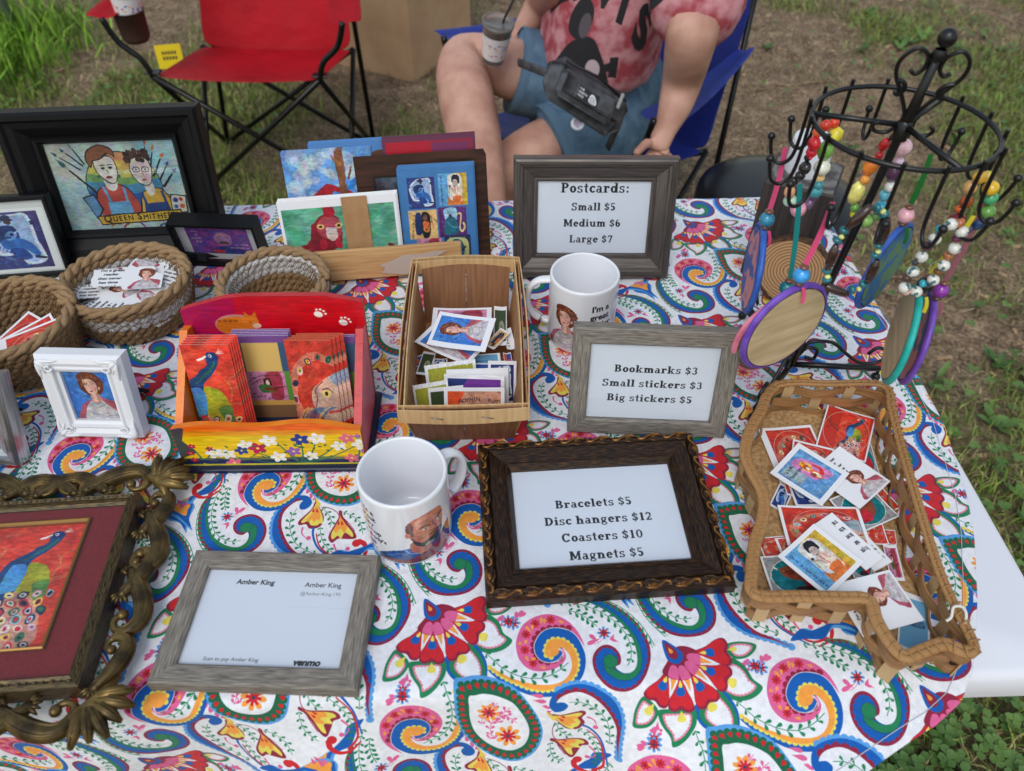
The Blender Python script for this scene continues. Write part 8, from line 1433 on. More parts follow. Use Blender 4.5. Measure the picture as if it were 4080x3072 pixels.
def upright(im, xa, xb, y, z0, z1, lean, lab, yaw=0.0):
    e = empty('picture_card', frameM(((xa+xb)/2, y, TZ+z0), yaw, lean), lab, 'card', G2_); sheet(e, 'printed_face', -(xb-xa)/2, 0, (xb-xa)/2, z1-z0, 0, im, .0006)
for im, xa, xb, y, z0, z1, ln, lab, yw in [
    ('bluesc', -.005, .026, .585, .010, .066, 14, 'dark blue card standing at the right wall of the berry box', -3), ('olive', -.072, -.015, .590, .010, .058, 24, 'olive card slanting across the middle of the berry box', 10), ('readertext', -.050, .018, .578, .010, .060, 20, 'white backed card standing behind the purple card', 1),
    ('purple', -.054, .012, .570, .010, .058, 22, 'purple striped card standing third from the front of the berry box', -4), ('olive', -.083, -.045, .560, .010, .060, 16, 'yellow green card leaning at the front left of the berry box', 12), ('green', -.068, -.030, .557, .010, .056, 18, 'green edged card standing left of the lettered card', 6),
    ('houndc', -.056, .010, .556, .010, .053, 24, 'card standing directly behind the lettered card', -1), ('nothin', -.053, .012, .546, .010, .060, 26, 'card lettered nothin but, standing at the front of the berry box', -2)]:
    upright(IMG[im], xa, xb, y, z0, z1, R(ln), lab, R(yw))
# red feather cards in the left round basket
for k, (dx, dy, rt, z) in enumerate(((.02, -.012, -.5, .034), (.012, -.004, -.25, .030), (.0, .004, .2, .026))):
    card('picture_card', IMG['swirl%d' % (k+1)], (BL.x+dx, BL.y+dy), .074, .056, rt+.9, z, ('topmost', 'second', 'lowest')[k]+' red feather card in the left round basket', 'card', 'cards in the left round basket', tilt=(.25, -.2))
# die cut reader stickers
def diecut_mesh():
    o = [(2, 60), (2, 72), (20, 76), (40, 73), (70, 73), (78, 77), (92, 83), (122, 81), (126, 70), (128, 60), (146, 50), (149, 3), (72, 1), (66, 14), (10, 12), (4, 24), (0, 40)]
    mb = MB(); s = .00050; P = [((x-75)*s, (y-42)*s) for x, y in o]; n = len(P)
    mb.add([(x, y, .0) for x, y in P], [tuple(range(n))][::-1] if False else [tuple(range(n-1, -1, -1))], [tuple((o[i][0]/150, o[i][1]/84) for i in range(n-1, -1, -1))])
    mb.add([(x, y, 0) for x, y in P]+[(x, y, -.0004) for x, y in P], [tuple(n+i for i in range(n))]+[(i, (i+1) % n, n+(i+1) % n, n+i) for i in range(n)], mat=1)
    return mb.mesh('die_cut_sticker', [imgmat('die_cut_sticker_print', IMG['diecut'], .38), PAPER])
dm = diecut_mesh(); r = random.Random(12); k = 0
pos = [(.0, .004, .10, .052, 1.15), (.022, .018, 2.9, .046, 1), (-.01, .012, 3.3, .044, 1), (-.024, -.006, .2, .041, 1), (-.012, -.02, 1.15, .043, 1), (.004, -.022, 1.3, .042, 1), (.03, -.002, -1.2, .043, 1), (.036, .01, -1.5, .040, 1), (.02, .03, -.4, .040, 1), (-.032, .006, .35, .038, 1), (-.028, -.018, .7, .037, 1), (.012, -.012, 1.9, .038, 1), (.0, .03, .5, .037, 1), (.03, .022, -1.1, .036, 1), (-.016, .024, 3.0, .034, 1), (-.036, .014, .1, .033, 1), (.014, .002, 2.2, .032, 1), (-.004, -.03, .9, .031, 1), (.038, -.012, -1.8, .030, 1), (-.02, .0, 1.6, .028, 1), (.006, .016, 4.2, .026, 1), (.02, -.022, 2.6, .024, 1)]
for i, (dx, dy, a, z, s) in enumerate(pos):
    M = Matrix.Translation((B1.x+dx*1.15, B1.y+dy*1.15+.004, TZ+z+.006)) @ Matrix.Rotation(a, 4, 'Z') @ Matrix.Rotation(r.uniform(-.16, .16), 4, 'X') @ Matrix.Rotation(r.uniform(-.16, .16), 4, 'Y') @ Matrix.Scale(s, 4)
    link('die_cut_sticker', dm, None, M, label='topmost reader sticker, its text and portrait both in full view' if i == 0 else 'reader sticker, %s below the topmost, %s %s of the basket' % (ORD[min(i-1, 19)] if i < 21 else 'lowest', 'at the back' if dy > .014 else ('at the front' if dy < -.008 else 'midway'), 'left' if dx < -.006 else ('right' if dx > .012 else 'centre')), cat='sticker', group='reader stickers in the round basket')
# ------------------------------------------------------------------ bamboo stand with postcards
BAMB = mat('bamboo', (190, 144, 92), color2=(214, 172, 118), nscale=6, stretch=(3, 30, 60), rough=.5, bump=.2, bscale=20)
a, b = U(1273, 1138), U(1844, 1092); yw = math.atan2(b.y-a.y, b.x-a.x); mid = (a+b)/2; Wp = (b-a).length
t = empty('bamboo_card_stand', frameM((mid.x, mid.y, TZ+.0045), yw), 'bamboo card stand with a torn label on its front board', 'card stand')
LB = R(12); Rx = Matrix.Rotation(-LB, 4, 'X')
MB().box((0, 0, 0), (Wp, .007, .042), bev=.001).build('front_board', BAMB, t, Matrix.Translation((0, .003, .024)) @ Rx)
MB().box((0, .028, .003), (Wp*.96, .052, .006), bev=.001).build('base_board', BAMB, t)
MB().box((0, 0, 0), (Wp, .006, .05), bev=.001).build('back_board', BAMB, t, Matrix.Translation((0, .058, .03)) @ Rx)
for x in (-Wp*.36, Wp*.36): MB().box((x, .02, -.002), (.014, .05, .006)).build('foot', BAMB, t)
mb = MB(); o = [(-.002, -.013), (.028, -.017), (.052, -.014), (.066, .002), (.088, .012), (.070, .013), (.05, .010), (.03, .011), (.012, .003), (-.004, -.001), (.004, -.006)]
mb.prism([(x, y) for x, y in o], .0006, Rx @ Matrix.Rotation(math.pi/2, 4, 'X')); mb.build('torn_label', mat('torn_paper', (190, 172, 158), rough=.9), t, Matrix.Translation((-.01, -.0018, .024)))
def post(name, im, xa, xb, y, z0, h, lean, label, n=3, side=None, yaw=0.0, dx=.0007, group='postcards in the bamboo stand', rot=0):
    for i in range(n):
        k = n-1-i; e = empty(name, frameM((mid.x+(xa+xb)/2+dx*k, mid.y+y+.0011*k, TZ+z0+.0012*k), yw+yaw, lean, rot), label if k == 0 else ORD[k]+' of the stack: '+label.split(', with')[0], 'postcard', group)
        sheet(e, 'printed_face', -(xb-xa)/2, 0, (xb-xa)/2, h, 0, im, .0006, side=side)
    return e
BL_ = mat('card_edge_blue', (120, 170, 210), rough=.8); BR_ = mat('card_edge_brown', (70, 46, 38), rough=.8)
post('postcard', IMG['redpurple'], .000, .121, .060, .012, .152, R(14), 'red and purple postcard, rearmost of the stand', 2, BR_)
post('postcard', IMG['skyblue'], -.095, .036, .056, .012, .148, R(14), 'sky blue postcard with a head, behind the tree house card', 3, BL_)
post('postcard', IMG['treehouse'], -.130, -.016, .048, .012, .140, R(14), 'postcard of a red roofed tree house with blue birds, left back', 3, BL_)
post('postcard', IMG['darkframe'], -.034, .136, .041, -.0, .143, R(15), 'postcard of a dark painting in a brown frame, right back', 5, BR_, dx=-.0008)
post('postcard', IMG['blue6'], .018, .117, .030, .006, .131, R(15), 'blue postcard with six small pictures, right front', 4, BL_, yaw=R(-1))
e = post('postcard', IMG['rooster'], -.136, .016, .012, .008, .101, R(13), 'postcard of a red hen on green, front left, with a kraft paper band', 4, None, yaw=R(1))
MB().box((.022, -.0010, .0505), (.033, .0012, .1025)).build('kraft_band', mat('kraft_paper', (166, 124, 82), color2=(178, 138, 96), nscale=60, rough=.85), e)
# ------------------------------------------------------------------ wood post, candle, slice, stool
GREYPOST = mat('stained_post', (40, 34, 34), color2=(74, 64, 60), nscale=14, stretch=(9, 9, .6), rough=.7, bump=.4, bscale=60)
def rings_mat(name, c1, c2, sc, off):
    mt = mat(name, (0, 0, 0), rough=.75); n, l = mt.node_tree.nodes, mt.node_tree.links; tc = n.new('ShaderNodeTexCoord'); mp = n.new('ShaderNodeMapping'); mp.inputs['Location'].default_value = off; l.new(tc.outputs['Object'], mp.inputs[0])
    w = n.new('ShaderNodeTexWave'); w.wave_type = 'RINGS'; w.rings_direction = 'SPHERICAL'; w.inputs['Scale'].default_value = sc; w.inputs['Distortion'].default_value = 2.2; w.inputs['Detail'].default_value = 3; w.inputs['Detail Scale'].default_value = 1.2; l.new(mp.outputs[0], w.inputs[0])
    r_ = n.new('ShaderNodeValToRGB'); r_.color_ramp.elements[0].color = srgb(c1); r_.color_ramp.elements[1].color = srgb(c2); l.new(w.outputs['Fac'], r_.inputs[0]); l.new(r_.outputs[0], n['Principled BSDF'].inputs['Base Color']); return mt
S_ = .084; yw = R(-28); c0 = Vector((.342, .828, 0))+Matrix.Rotation(yw, 3, 'Z') @ Vector((S_/2, S_/2, 0)); PH = .142
t = empty('wood_post_block', Matrix.Translation((c0.x, c0.y, TZ+.0028)) @ Matrix.Rotation(yw, 4, 'Z'), 'dark stained square post block standing behind the ring rack', 'wood block')
MB().box((0, 0, PH/2), (S_, S_, PH), bev=.002).build('post', GREYPOST, t)
MB().box((0, 0, PH+.0008), (S_-.005, S_-.005, .0016)).build('end_grain', rings_mat('grey_end_grain', (70, 66, 64), (120, 116, 112), 70, (-.02, -.005, 0)), t)
ct = c0+Matrix.Rotation(yw, 3, 'Z') @ Vector((-.002, .004, 0))
MB().lathe([(.0001, .046), (.020, .046), (.0235, .044), (.0245, .040), (.0262, .002), (.0258, 0), (.0001, 0)][::-1], 40, c=(ct.x, ct.y, TZ+PH+.0046)).build('candle_cup', mat('frosted_white', (226, 228, 236), rough=.45, sub=.3), None, label='small frosted white candle cup on top of the dark post block', cat='candle cup')
n_ = Vector((math.sin(yw), -math.cos(yw), 0)); cf = c0+n_*(S_/2+.026)+Vector((math.cos(yw), math.sin(yw), 0))*(.022); lean = R(15)
Ms = Matrix.Translation((cf.x, cf.y, TZ+.0475)) @ Matrix.Rotation(yw, 4, 'Z') @ Matrix.Rotation(-lean, 4, 'X') @ Matrix.Rotation(math.pi/2, 4, 'X')
t = empty('wood_slice', Ms, 'round wood slice with bark leaning on the dark post block', 'wood slice')
mb = MB(); r = random.Random(5); N = 48; rr = [.0440+.0016*math.sin(3*2*math.pi*i/N)+r.uniform(-.0006, .0006) for i in range(N)]
mb.prism([((q-.003)*math.cos(2*math.pi*i/N), (q-.003)*math.sin(2*math.pi*i/N)) for i, q in enumerate(rr)], .013, Matrix.Translation((0, 0, -.0065))); mb.build('ringed_face', rings_mat('tree_rings', (150, 104, 66), (206, 164, 116), 85, (0, 0, 0)), t)
mb = MB(); vs = []
for i, q in enumerate(rr):
    a = 2*math.pi*i/N
    for d, z in ((-.003, .0063), (.0006+r.uniform(0, .0012), .0056), (.001+r.uniform(0, .001), -.0056), (-.003, -.0063)): vs.append(((q+d)*math.cos(a), (q+d)*math.sin(a), z))
mb.add(vs, [(i*4+k, ((i+1) % N)*4+k, ((i+1) % N)*4+(k+1) % 4, i*4+(k+1) % 4) for i in range(N) for k in range(4)]); mb.build('bark', mat('bark', (62, 42, 30), color2=(104, 74, 52), nscale=120, rough=.95, bump=.8, bscale=260), t)
def stool():
    c = Vector((.672, 1.53, 0)); t = empty('black_stool', c, 'round black cushioned stool on the ground behind the table', 'stool'); V_ = mat('black_vinyl', (16, 16, 18), rough=.32, spec=.5); Mt = mat('black_steel', (18, 18, 20), rough=.35, metal=.4)
    MB().lathe([(.0001, .450), (.12, .450), (.165, .444), (.183, .432), (.187, .418), (.187, .396), (.182, .385)][::-1], 64).build('cushion', V_, t); MB().lathe([(.0001, .372), (.176, .372), (.184, .378), (.1855, .386), (.182, .386), (.0001, .386)], 64).build('seat_pan', Mt, t)
    for k in range(4): a = k*math.pi/2+.5; MB().tube([(.12*math.cos(a), .12*math.sin(a), .375), (.2*math.cos(a), .2*math.sin(a), .012)], .011, 10).build('leg', Mt, t)
    MB().tube([(.168*math.cos(a), .168*math.sin(a), .16) for a in [i*math.pi/16 for i in range(32)]], .008, 8, closed=True).build('foot_ring', Mt, t)
stool()
# ------------------------------------------------------------------ ring rack of black wire
WIRE = mat('black_wire', (12, 12, 13), rough=.34, spec=.5, bump=.1, bscale=300)
RC = Vector((.3395, .573, .345)); RR = .0725; HK = []
def rack():
    base = Vector((.350, .628, TZ)); t = empty('ring_rack', base, 'black wire ring rack with hooks and scrollwork, hung with beads and discs', 'jewelry rack'); O = base
    L = lambda x, y, z: Vector((x, y, z+TZ))-O
    p0, p1, p2 = L(.350, .628, .022), L(RC.x, RC.y, RC.z), L(.3372, .560, .409)
    MB().tube([p0, p0.lerp(p1, .5), p1, p2], [.0040, .0037, .0038, .0036], 12).build('pole', WIRE, t)
    MB().lathe([(.0062, -.012), (.0062, .002), (.0045, .004)], 14, c=p1).build('collar', WIRE, t)
    mb = MB(); q = p2+Vector((0, -.002, .011)); mb.sphere(q, .0070, 14, 10); mb.lathe([(.0044, -.006), (.006, -.002), (.0042, .002)], 12, c=p2); mb.build('finial_ball', WIRE, t)
    MB().tube([p1+Vector((RR*math.cos(a), RR*math.sin(a), 0)) for a in [2*math.pi*i/72 for i in range(72)]], .0022, 10, closed=True).build('ring', WIRE, t)
    for a in (R(162), R(282), R(42)): MB().tube([p1, p1+Vector((RR*math.cos(a), RR*math.sin(a), 0))], .0025, 8).build('spoke', WIRE, t)
    for k in range(15):
        a = 2*math.pi*(k+.3)/15; d = Vector((math.cos(a), math.sin(a), 0)); prof = [(.0, .006), (.0, .0), (.0, -.02), (.001, -.040), (.004, -.051), (.011, -.0565), (.0185, -.053), (.022, -.044), (.024, -.034)]
        P = [p1+d*(RR+.0034+x)+Vector((0, 0, z)) for x, z in prof]; mb = MB().tube(catmull(P, 4), .0017, 8); mb.sphere(P[-1]+Vector((0, 0, .001)), .0036, 10, 7); mb.build('hook', WIRE, t); HK.append(P[5]+O)
    # finial scrolls in a plane facing the camera
    u = Vector((.97, -.24, 0)); w = (p2-p1).normalized()
    for s in (-1, 1):
        pt = lambda x, z: p1+u*(s*x)+w*z
        big = [pt(.020, .001), pt(.0235, -.003), pt(.020, -.008), pt(.011, -.008), pt(.005, .0), pt(.004, .010), pt(.012, .026), pt(.0235, .045), pt(.024, .058), pt(.016, .067), pt(.007, .062), pt(.0055, .052), pt(.010, .046), pt(.0145, .049)]
        MB().tube(catmull(big, 5), .0017, 8).build('scroll', WIRE, t)
        MB().tube(catmull([pt(.0215, .040), pt(.015, .038), pt(.0125, .032), pt(.016, .027), pt(.0185, .030)], 5), .0019, 8).build('scroll', WIRE, t)
    # three scrolled feet
    for (ex, ey), sgn in (((.452, .620), 1), ((.290, .560), 1), ((.322, .735), 1)):
        e = L(ex, ey, .020); d = (e-p0); d.z = 0; ln = d.length; d.normalize()
        f = empty_child('foot', t); MB().tube([p0, p0+d*ln*.5-Vector((0, 0, .001)), e], .0036, 8).build('foot_bar', WIRE, f)
        g = lambda x, z: p0+d*(ln*x)+Vector((0, 0, z)); MB().tube(catmull([g(.12, .012), g(.22, .010), g(.22, .024), g(.10, .026), g(.04, .014), g(.10, .034), g(.35, .036), g(.55, .020), g(.75, .006), g(.95, .008), g(1.02, .022), g(.88, .030), g(.80, .020)], 4), .0021, 8).build('foot_scroll', WIRE, f)
        MB().tube([e, e-Vector((0, 0, .012))], .002, 6).sphere(e-Vector((0, 0, .0135)), .0055, 10, 7).build('ball_foot', WIRE, f)
def empty_child(name, parent):
    o = bpy.data.objects.new(name, None); COL.objects.link(o); o.parent = parent; return o
rack()
BM = {}
def bmat(c, rough=.15):
    k = 'bead_%02x%02x%02x' % c
    if c == (226, 224, 214) and k not in BM: BM[k] = mat(k, c, color2=(60, 110, 120), nscale=190, rough=.15, coat=.4, contrast=(.56, .60))
    if k not in BM: BM[k] = mat(k, c, color2=tuple(min(255, int(q*1.15+14)) for q in c), nscale=150, rough=rough, coat=.4)
    return BM[k]
BEADM = {}
def bead(parent, p, c, r, ax, ln=1.0, kind='round'):
    key = (c, round(r, 4), round(ln, 2), kind)
    if key not in BEADM:
        mb = MB()
        if kind == 'barrel': mb.lathe([(.0012, -r*ln), (r*.55, -r*ln*.96), (r*.95, -r*ln*.4), (r, 0), (r*.95, r*ln*.4), (r*.55, r*ln*.96), (.0012, r*ln)], 14)
        elif kind == 'figure': mb.sphere((0, 0, -r*.45), r, 12, 8, (1, .8, 1)); mb.sphere((0, -r*.1, r*.75), r*.72, 12, 8); mb.sphere((-r*.45, 0, r*1.3), r*.26, 8, 5); mb.sphere((r*.45, 0, r*1.3), r*.26, 8, 5)
        else: mb.sphere((0, 0, 0), r, 14, 9, (1, 1, ln))
        BEADM[key] = mb.mesh('bead', bmat(c))
    q = Vector(ax).to_track_quat('Z', 'Y').to_matrix().to_4x4(); return link('bead', BEADM[key], parent, Matrix.Translation(p) @ q)
def bracelet(px, Y, beads, label, n_=None):
    "px: loop in the photo traced on the vertical plane y=Y; beads: (colour, radius, length factor, kind)"
    P = [Uy(x, y, Y) for x, y in px]; o = P[0].copy(); t = empty('bead_bracelet', o, label, 'bracelet', 'bead bracelets on the ring rack'); C_ = catmull([p-o for p in P], 10, True)
    L = [0]; n = len(C_)
    for i in range(n): L.append(L[-1]+(C_[(i+1) % n]-C_[i]).length)
    tot = sum(2*b[1]*b[2] for b in beads); k = L[-1]/tot; s = 0
    MB().tube(C_, .0006, 5, closed=True).build('cord', mat('cord', (60, 44, 36), rough=.8), t)
    for i, (c, r, ln, kd) in enumerate(beads):
        w = 2*r*ln*k; m_ = s+w/2; s += w; j = max(0, min(n-1, int(np.searchsorted(L, m_, 'right'))-1)); f = (m_-L[j])/(L[j+1]-L[j]); p = C_[j].lerp(C_[(j+1) % n], f); d = C_[(j+1) % n]-C_[j]
        bead(t, p+Vector((0, (.0015 if i % 2 else -.001), 0)), c, r*min(k, 1.15), d, ln, kd)
a = 'round'; B_ = 'barrel'; F_ = 'figure'
W_, TL, DB = (226, 224, 214), (40, 150, 170), (46, 28, 22)
Z3 = lambda pts: Zq(2700, 0, 1.5145, pts)
Z2 = lambda pts: Zq(2700, 900, 1.5145, pts)
bracelet(Z3([(925, 735), (850, 800), (815, 880), (770, 1000), (715, 1080), (675, 1150), (685, 1225), (745, 1260), (805, 1215), (840, 1130), (860, 1060), (880, 960), (920, 850), (965, 785)]), .615,
         [((200, 50, 24), .0052, 1, a), ((214, 90, 40), .0048, .9, a), ((190, 20, 34), .0072, 1.2, F_), ((20, 20, 22), .0036, 1, a), ((24, 24, 26), .0068, 1.3, F_), ((30, 26, 26), .0048, .9, a), ((220, 150, 110), .0054, 1.2, B_), ((170, 206, 180), .0068, .8, a), ((226, 150, 168), .0084, .9, a), ((96, 70, 100), .0066, 1.1, F_), ((60, 140, 150), .0066, 1.1, F_), ((226, 180, 120), .0056, .8, a), ((214, 222, 196), .0078, .95, a), ((110, 160, 70), .0074, 1.2, B_), ((226, 206, 60), .0066, 1.2, B_), ((206, 60, 30), .0048, 1, a)],
         'bracelet with a red cat, a penguin and pastel animal beads')
bracelet(Z3([(1325, 815), (1270, 850), (1230, 910), (1190, 975), (1150, 1040), (1110, 1120), (1070, 1200), (1075, 1285), (1120, 1330), (1190, 1320), (1230, 1230), (1280, 1120), (1310, 1030), (1345, 930), (1365, 860)]), .60,
         [((24, 22, 24), .004, 1, a), ((190, 24, 30), .0052, 1.3, B_), ((186, 20, 34), .0042, 1, a), ((232, 120, 36), .0074, 1.3, B_), ((236, 150, 60), .0052, .9, a), ((222, 206, 110), .0082, 1.5, B_), ((90, 140, 60), .005, 1, a), ((234, 208, 30), .0066, 1, a), ((130, 170, 84), .0076, 1, a), ((90, 130, 70), .0056, 1, a), ((60, 150, 180), .008, .9, a), ((90, 170, 190), .006, 1, a), ((230, 226, 226), .0056, 1, a), ((74, 44, 74), .0072, 1.3, B_), ((206, 180, 200), .0056, .9, a), ((226, 176, 184), .0098, .95, a), ((226, 160, 170), .005, 1, a)],
         'rainbow bracelet from orange to purple hanging behind the pole')
tb = lambda: [((16, 96, 106), .0056, .7, a), ((200, 206, 120), .0032, .8, a), ((16, 96, 106), .0056, .7, a)]
lb = lambda: [(DB, .0056, 3.0, B_)]
bracelet(Zq(2700, 0, 1.5145, [(1185, 1265), (1110, 1290), (1030, 1370), (970, 1450), (930, 1540), (905, 1640), (915, 1720), (1000, 1760), (1080, 1745), (1140, 1700), (1180, 1610), (1200, 1540), (1235, 1430), (1255, 1330), (1235, 1270)]), .50,
         lb()+tb()+lb()+tb()+lb()+tb()+lb()+tb()+lb()+tb(), 'bracelet of long dark wooden beads and teal glass beads')
wf = lambda: [(W_, .0074, .95, a)]
bracelet(Zq(2700, 0, 1.5145, [(1685, 1340), (1610, 1370), (1570, 1410), (1525, 1470), (1480, 1530), (1440, 1590), (1415, 1640), (1385, 1690), (1365, 1750), (1420, 1765), (1480, 1720), (1560, 1670), (1600, 1600), (1650, 1530), (1690, 1440), (1715, 1380)]), .50,
         wf()+[(TL, .0052, .9, a)]+wf()+[((74, 26, 50), .0066, .9, a)]+wf()+[((50, 54, 60), .0044, .9, B_)]+wf()+[((70, 44, 30), .0058, .9, a)]+wf()+[((226, 170, 160), .0058, .8, a)]+wf()+[(TL, .005, .9, a)]+wf()+[((110, 66, 30), .0056, .8, a)]+wf()+[((150, 90, 50), .0068, .8, a)]+wf()+[((96, 24, 60), .0056, .8, a)]+wf()+[((160, 92, 52), .0066, .8, a)],
         'bracelet of white flower painted beads at the right of the rack')
bracelet(Z3([(1860, 1050), (1790, 1090), (1765, 1150), (1735, 1220), (1705, 1270), (1680, 1320), (1700, 1370), (1790, 1370), (1835, 1330), (1870, 1260), (1890, 1190), (1880, 1110)]), .535,
         [((214, 160, 50), .0066, 1, a), ((196, 150, 90), .007, 1.1, a), ((150, 66, 16), .0066, 1, a), ((196, 80, 20), .0052, .8, a), ((110, 16, 36), .0088, .9, a), ((150, 20, 30), .0052, .8, a), ((60, 60, 90), .005, 1, a), ((30, 60, 100), .0066, 1.2, B_), ((90, 140, 60), .0084, .9, a), ((60, 150, 100), .008, .9, a), ((200, 160, 30), .0082, .9, a), ((214, 190, 70), .006, 1, a)],
         'bracelet of amber, dark red and green beads at the right end')
def ribbon(t, a, b, mt, w=.0046):
    a, b = Vector(a), Vector(b); d = b-a; s = d.cross(Vector((.3, 1, 0))).normalized()*w/2; N = 8; vs = []
    for i in range(N+1): f = i/N; c = a.lerp(b, f)+Vector((.0015*math.sin(f*3.1), 0, 0)); q = Matrix.Rotation(f*.9-.4, 3, d.normalized()) @ s; vs += [c-q, c+q, c+q+Vector((0, .0004, 0)), c-q+Vector((0, .0004, 0))]
    MB().add(vs, [(i*4+k, i*4+(k+1) % 4, i*4+4+(k+1) % 4, i*4+4+k) for i in range(N) for k in range(4)], smooth=False).build('ribbon', mt, t)
def disc(cpx, Y, r, psi, rim, face, back, hook, beadc, ribc, label, tilt=0.0, side=1, facem=None):
    c = Uy(*cpx, Y); M = Matrix.Translation(c) @ Matrix.Rotation(psi, 4, 'Z') @ Matrix.Rotation(tilt, 4, 'Y') @ Matrix.Rotation(math.pi/2, 4, 'X'); t = empty('disc_hanger', c, label, 'disc hanger', 'painted discs on the ring rack'); Mi = Matrix.Translation(c).inverted() @ M
    th = .0062; prof = [(.0001, -th/2), (r-.004, -th/2), (r-.0012, -th/2+.001), (r, -th*.15), (r, th*.15), (r-.0012, th/2-.001), (r-.004, th/2), (.0001, th/2)]
    mb = MB().lathe(prof[1:-1], 44); 
    mb.build('wooden_disc', mat('disc_rim_'+label.split()[0]+label.split()[1], rim, color2=tuple(min(255, q+24) for q in rim), nscale=60, rough=.45, bump=.3), t, Mi)
    for sg, col, nm in ((1, face, 'painted_face'), (-1, back, 'back_face')):
        mb = MB(); mb.lathe([(.0001, sg*(th/2+.0002)), (r-.005, sg*(th/2+.0002))][::sg], 40); mb.build(nm, col, t, Mi)
    hook = Vector(hook)-c; top = Vector((0, 0, r)); ribbon(t, hook, top+Vector((0, 0, .022)), mat(*ribc) if isinstance(ribc, tuple) else ribc)
    bead(t, top+Vector((0, 0, .0105)), beadc, .0074, (0, 0, 1)); bead(t, top+Vector((0, 0, .0195)), (110, 66, 44), .0042, (0, 0, 1), .5); bead(t, top+Vector((0, 0, .0025)), (90, 56, 40), .0046, (0, 0, 1), .5)
    ribbon(t, top+Vector((.003, -.004, 0)), top+Vector((.006, -.006, -.016)), bpy.data.materials[ribc[0]] if isinstance(ribc, tuple) else ribc, .003)
CREAM = mat('bare_wood_face', (176, 150, 112), color2=(214, 192, 152), nscale=12, stretch=(1, 8, 1), rough=.7, contrast=(.3, .7)); BRN = mat('grey_brown_face', (96, 78, 66), color2=(120, 100, 84), nscale=16, stretch=(1, 8, 1), rough=.7)
ART1 = mat('blue_pink_art', (50, 84, 160), color2=(206, 130, 136), nscale=45, rough=.5, contrast=(.48, .52)); ART2 = mat('blue_green_art', (60, 120, 180), color2=(110, 150, 110), nscale=60, rough=.5, contrast=(.45, .55))
PKR = ('pink_ribbon', (226, 80, 130)); TLR = ('teal_ribbon', (20, 140, 140)); GRR = ('green_ribbon', (16, 110, 40)); YLR = ('yellow_ribbon', (214, 204, 50)); MVR = ('mauve_ribbon', (150, 90, 104))
disc((3001, 1068), .615, .047, R(-102), (36, 84, 176), ART1, ART1, Uy(3129, 589, .615), (40, 120, 150), PKR, 'blue rimmed disc on a pink ribbon, leftmost')
disc((3075, 1330), .575, .049, R(22), (226, 120, 146), BRN, BRN, Uy(3188, 734, .575), (20, 110, 120), TLR, 'pink rimmed disc half hidden behind the bare wood disc')
disc((3123, 1302), .515, .0480, R(25), (100, 60, 168), CREAM, CREAM, Uy(3318, 806, .515), (50, 140, 206), PKR, 'purple rimmed disc showing its bare wood face')
disc((3522, 1060), .575, .0455, R(42), (40, 100, 190), ART2, ART2, Uy(3710, 615, .575), (226, 160, 170), GRR, 'blue rimmed disc on a green ribbon, right')
disc((3590, 1335), .51, .0475, R(-112), (16, 160, 150), CREAM, CREAM, Uy(3880, 860, .51), (24, 22, 28), YLR, 'teal rimmed disc hanging over the table edge')
disc((3650, 1345), .535, .0475, R(-112), (88, 44, 150), ART1, ART1, Uy(3930, 800, .535), (120, 40, 140), MVR, 'purple rimmed disc behind the teal one')
# ------------------------------------------------------------------ things behind the table
CARDB = mat('cardboard', (178, 142, 108), color2=(192, 158, 124), nscale=8, rough=.9)
def cbox():
    a, b = Vector((-.30, 3.12, 0)), Vector((-.93, 3.46, 0)); d = (b-a); d.z = 0; W = d.length; yaw = math.atan2(-d.y, -d.x); t = empty('cardboard_box', Matrix.Translation((a.x, a.y, .004)) @ Matrix.Rotation(math.atan2(b.y-a.y, b.x-a.x), 4, 'Z'), 'large plain cardboard box standing behind the two folding chairs', 'cardboard box')
    Dp = -.5; H = .62
    MB().box((W/2, Dp/2, H/2), (W, -Dp, H), bev=.004).build('box_body', CARDB, t)
    for x in (W*.25, W*.75): MB().box((x, Dp/2, H+.003), (W*.49, -Dp*.98, .004)).build('flap', CARDB, t)
    MB().box((W/2, Dp/2, H+.006), (.05, -Dp, .001)).build('packing_tape', mat('tape', (170, 136, 96), rough=.3), t)
cbox()
MB().tube([(-2.11, 3.60, 0), (-2.11, 3.60, 2.3)], .017, 12).build('canopy_pole', mat('galvanised', (150, 158, 156), rough=.45, metal=.3), None, label='grey steel canopy pole rising from the tall grass', cat='canopy pole')
STL = mat('black_chair_tube', (14, 14, 15), rough=.35, metal=.3)
def fabric(parent, name, G, mt, th=.002, k=1):
    "G: grid of points (rows of Vectors)"
    m_, n = len(G), len(G[0]); mb = MB(); vs = [p for row in G for p in row]
    mb.add(vs, [(i*n+j, i*n+j+1, (i+1)*n+j+1, (i+1)*n+j) for i in range(m_-1) for j in range(n-1)], [((j/(n-1), i/(m_-1)), ((j+1)/(n-1), i/(m_-1)), ((j+1)/(n-1), (i+1)/(m_-1)), (j/(n-1), (i+1)/(m_-1))) for i in range(m_-1) for j in range(n-1)], smooth=True)
    o = mb.build(name, mt, parent); s = o.modifiers.new('s', 'SOLIDIFY'); s.thickness = th; return subsurf(o, 2)
def lerp2(a, b, c, d, u, v): return a.lerp(b, u).lerp(d.lerp(c, u), v)
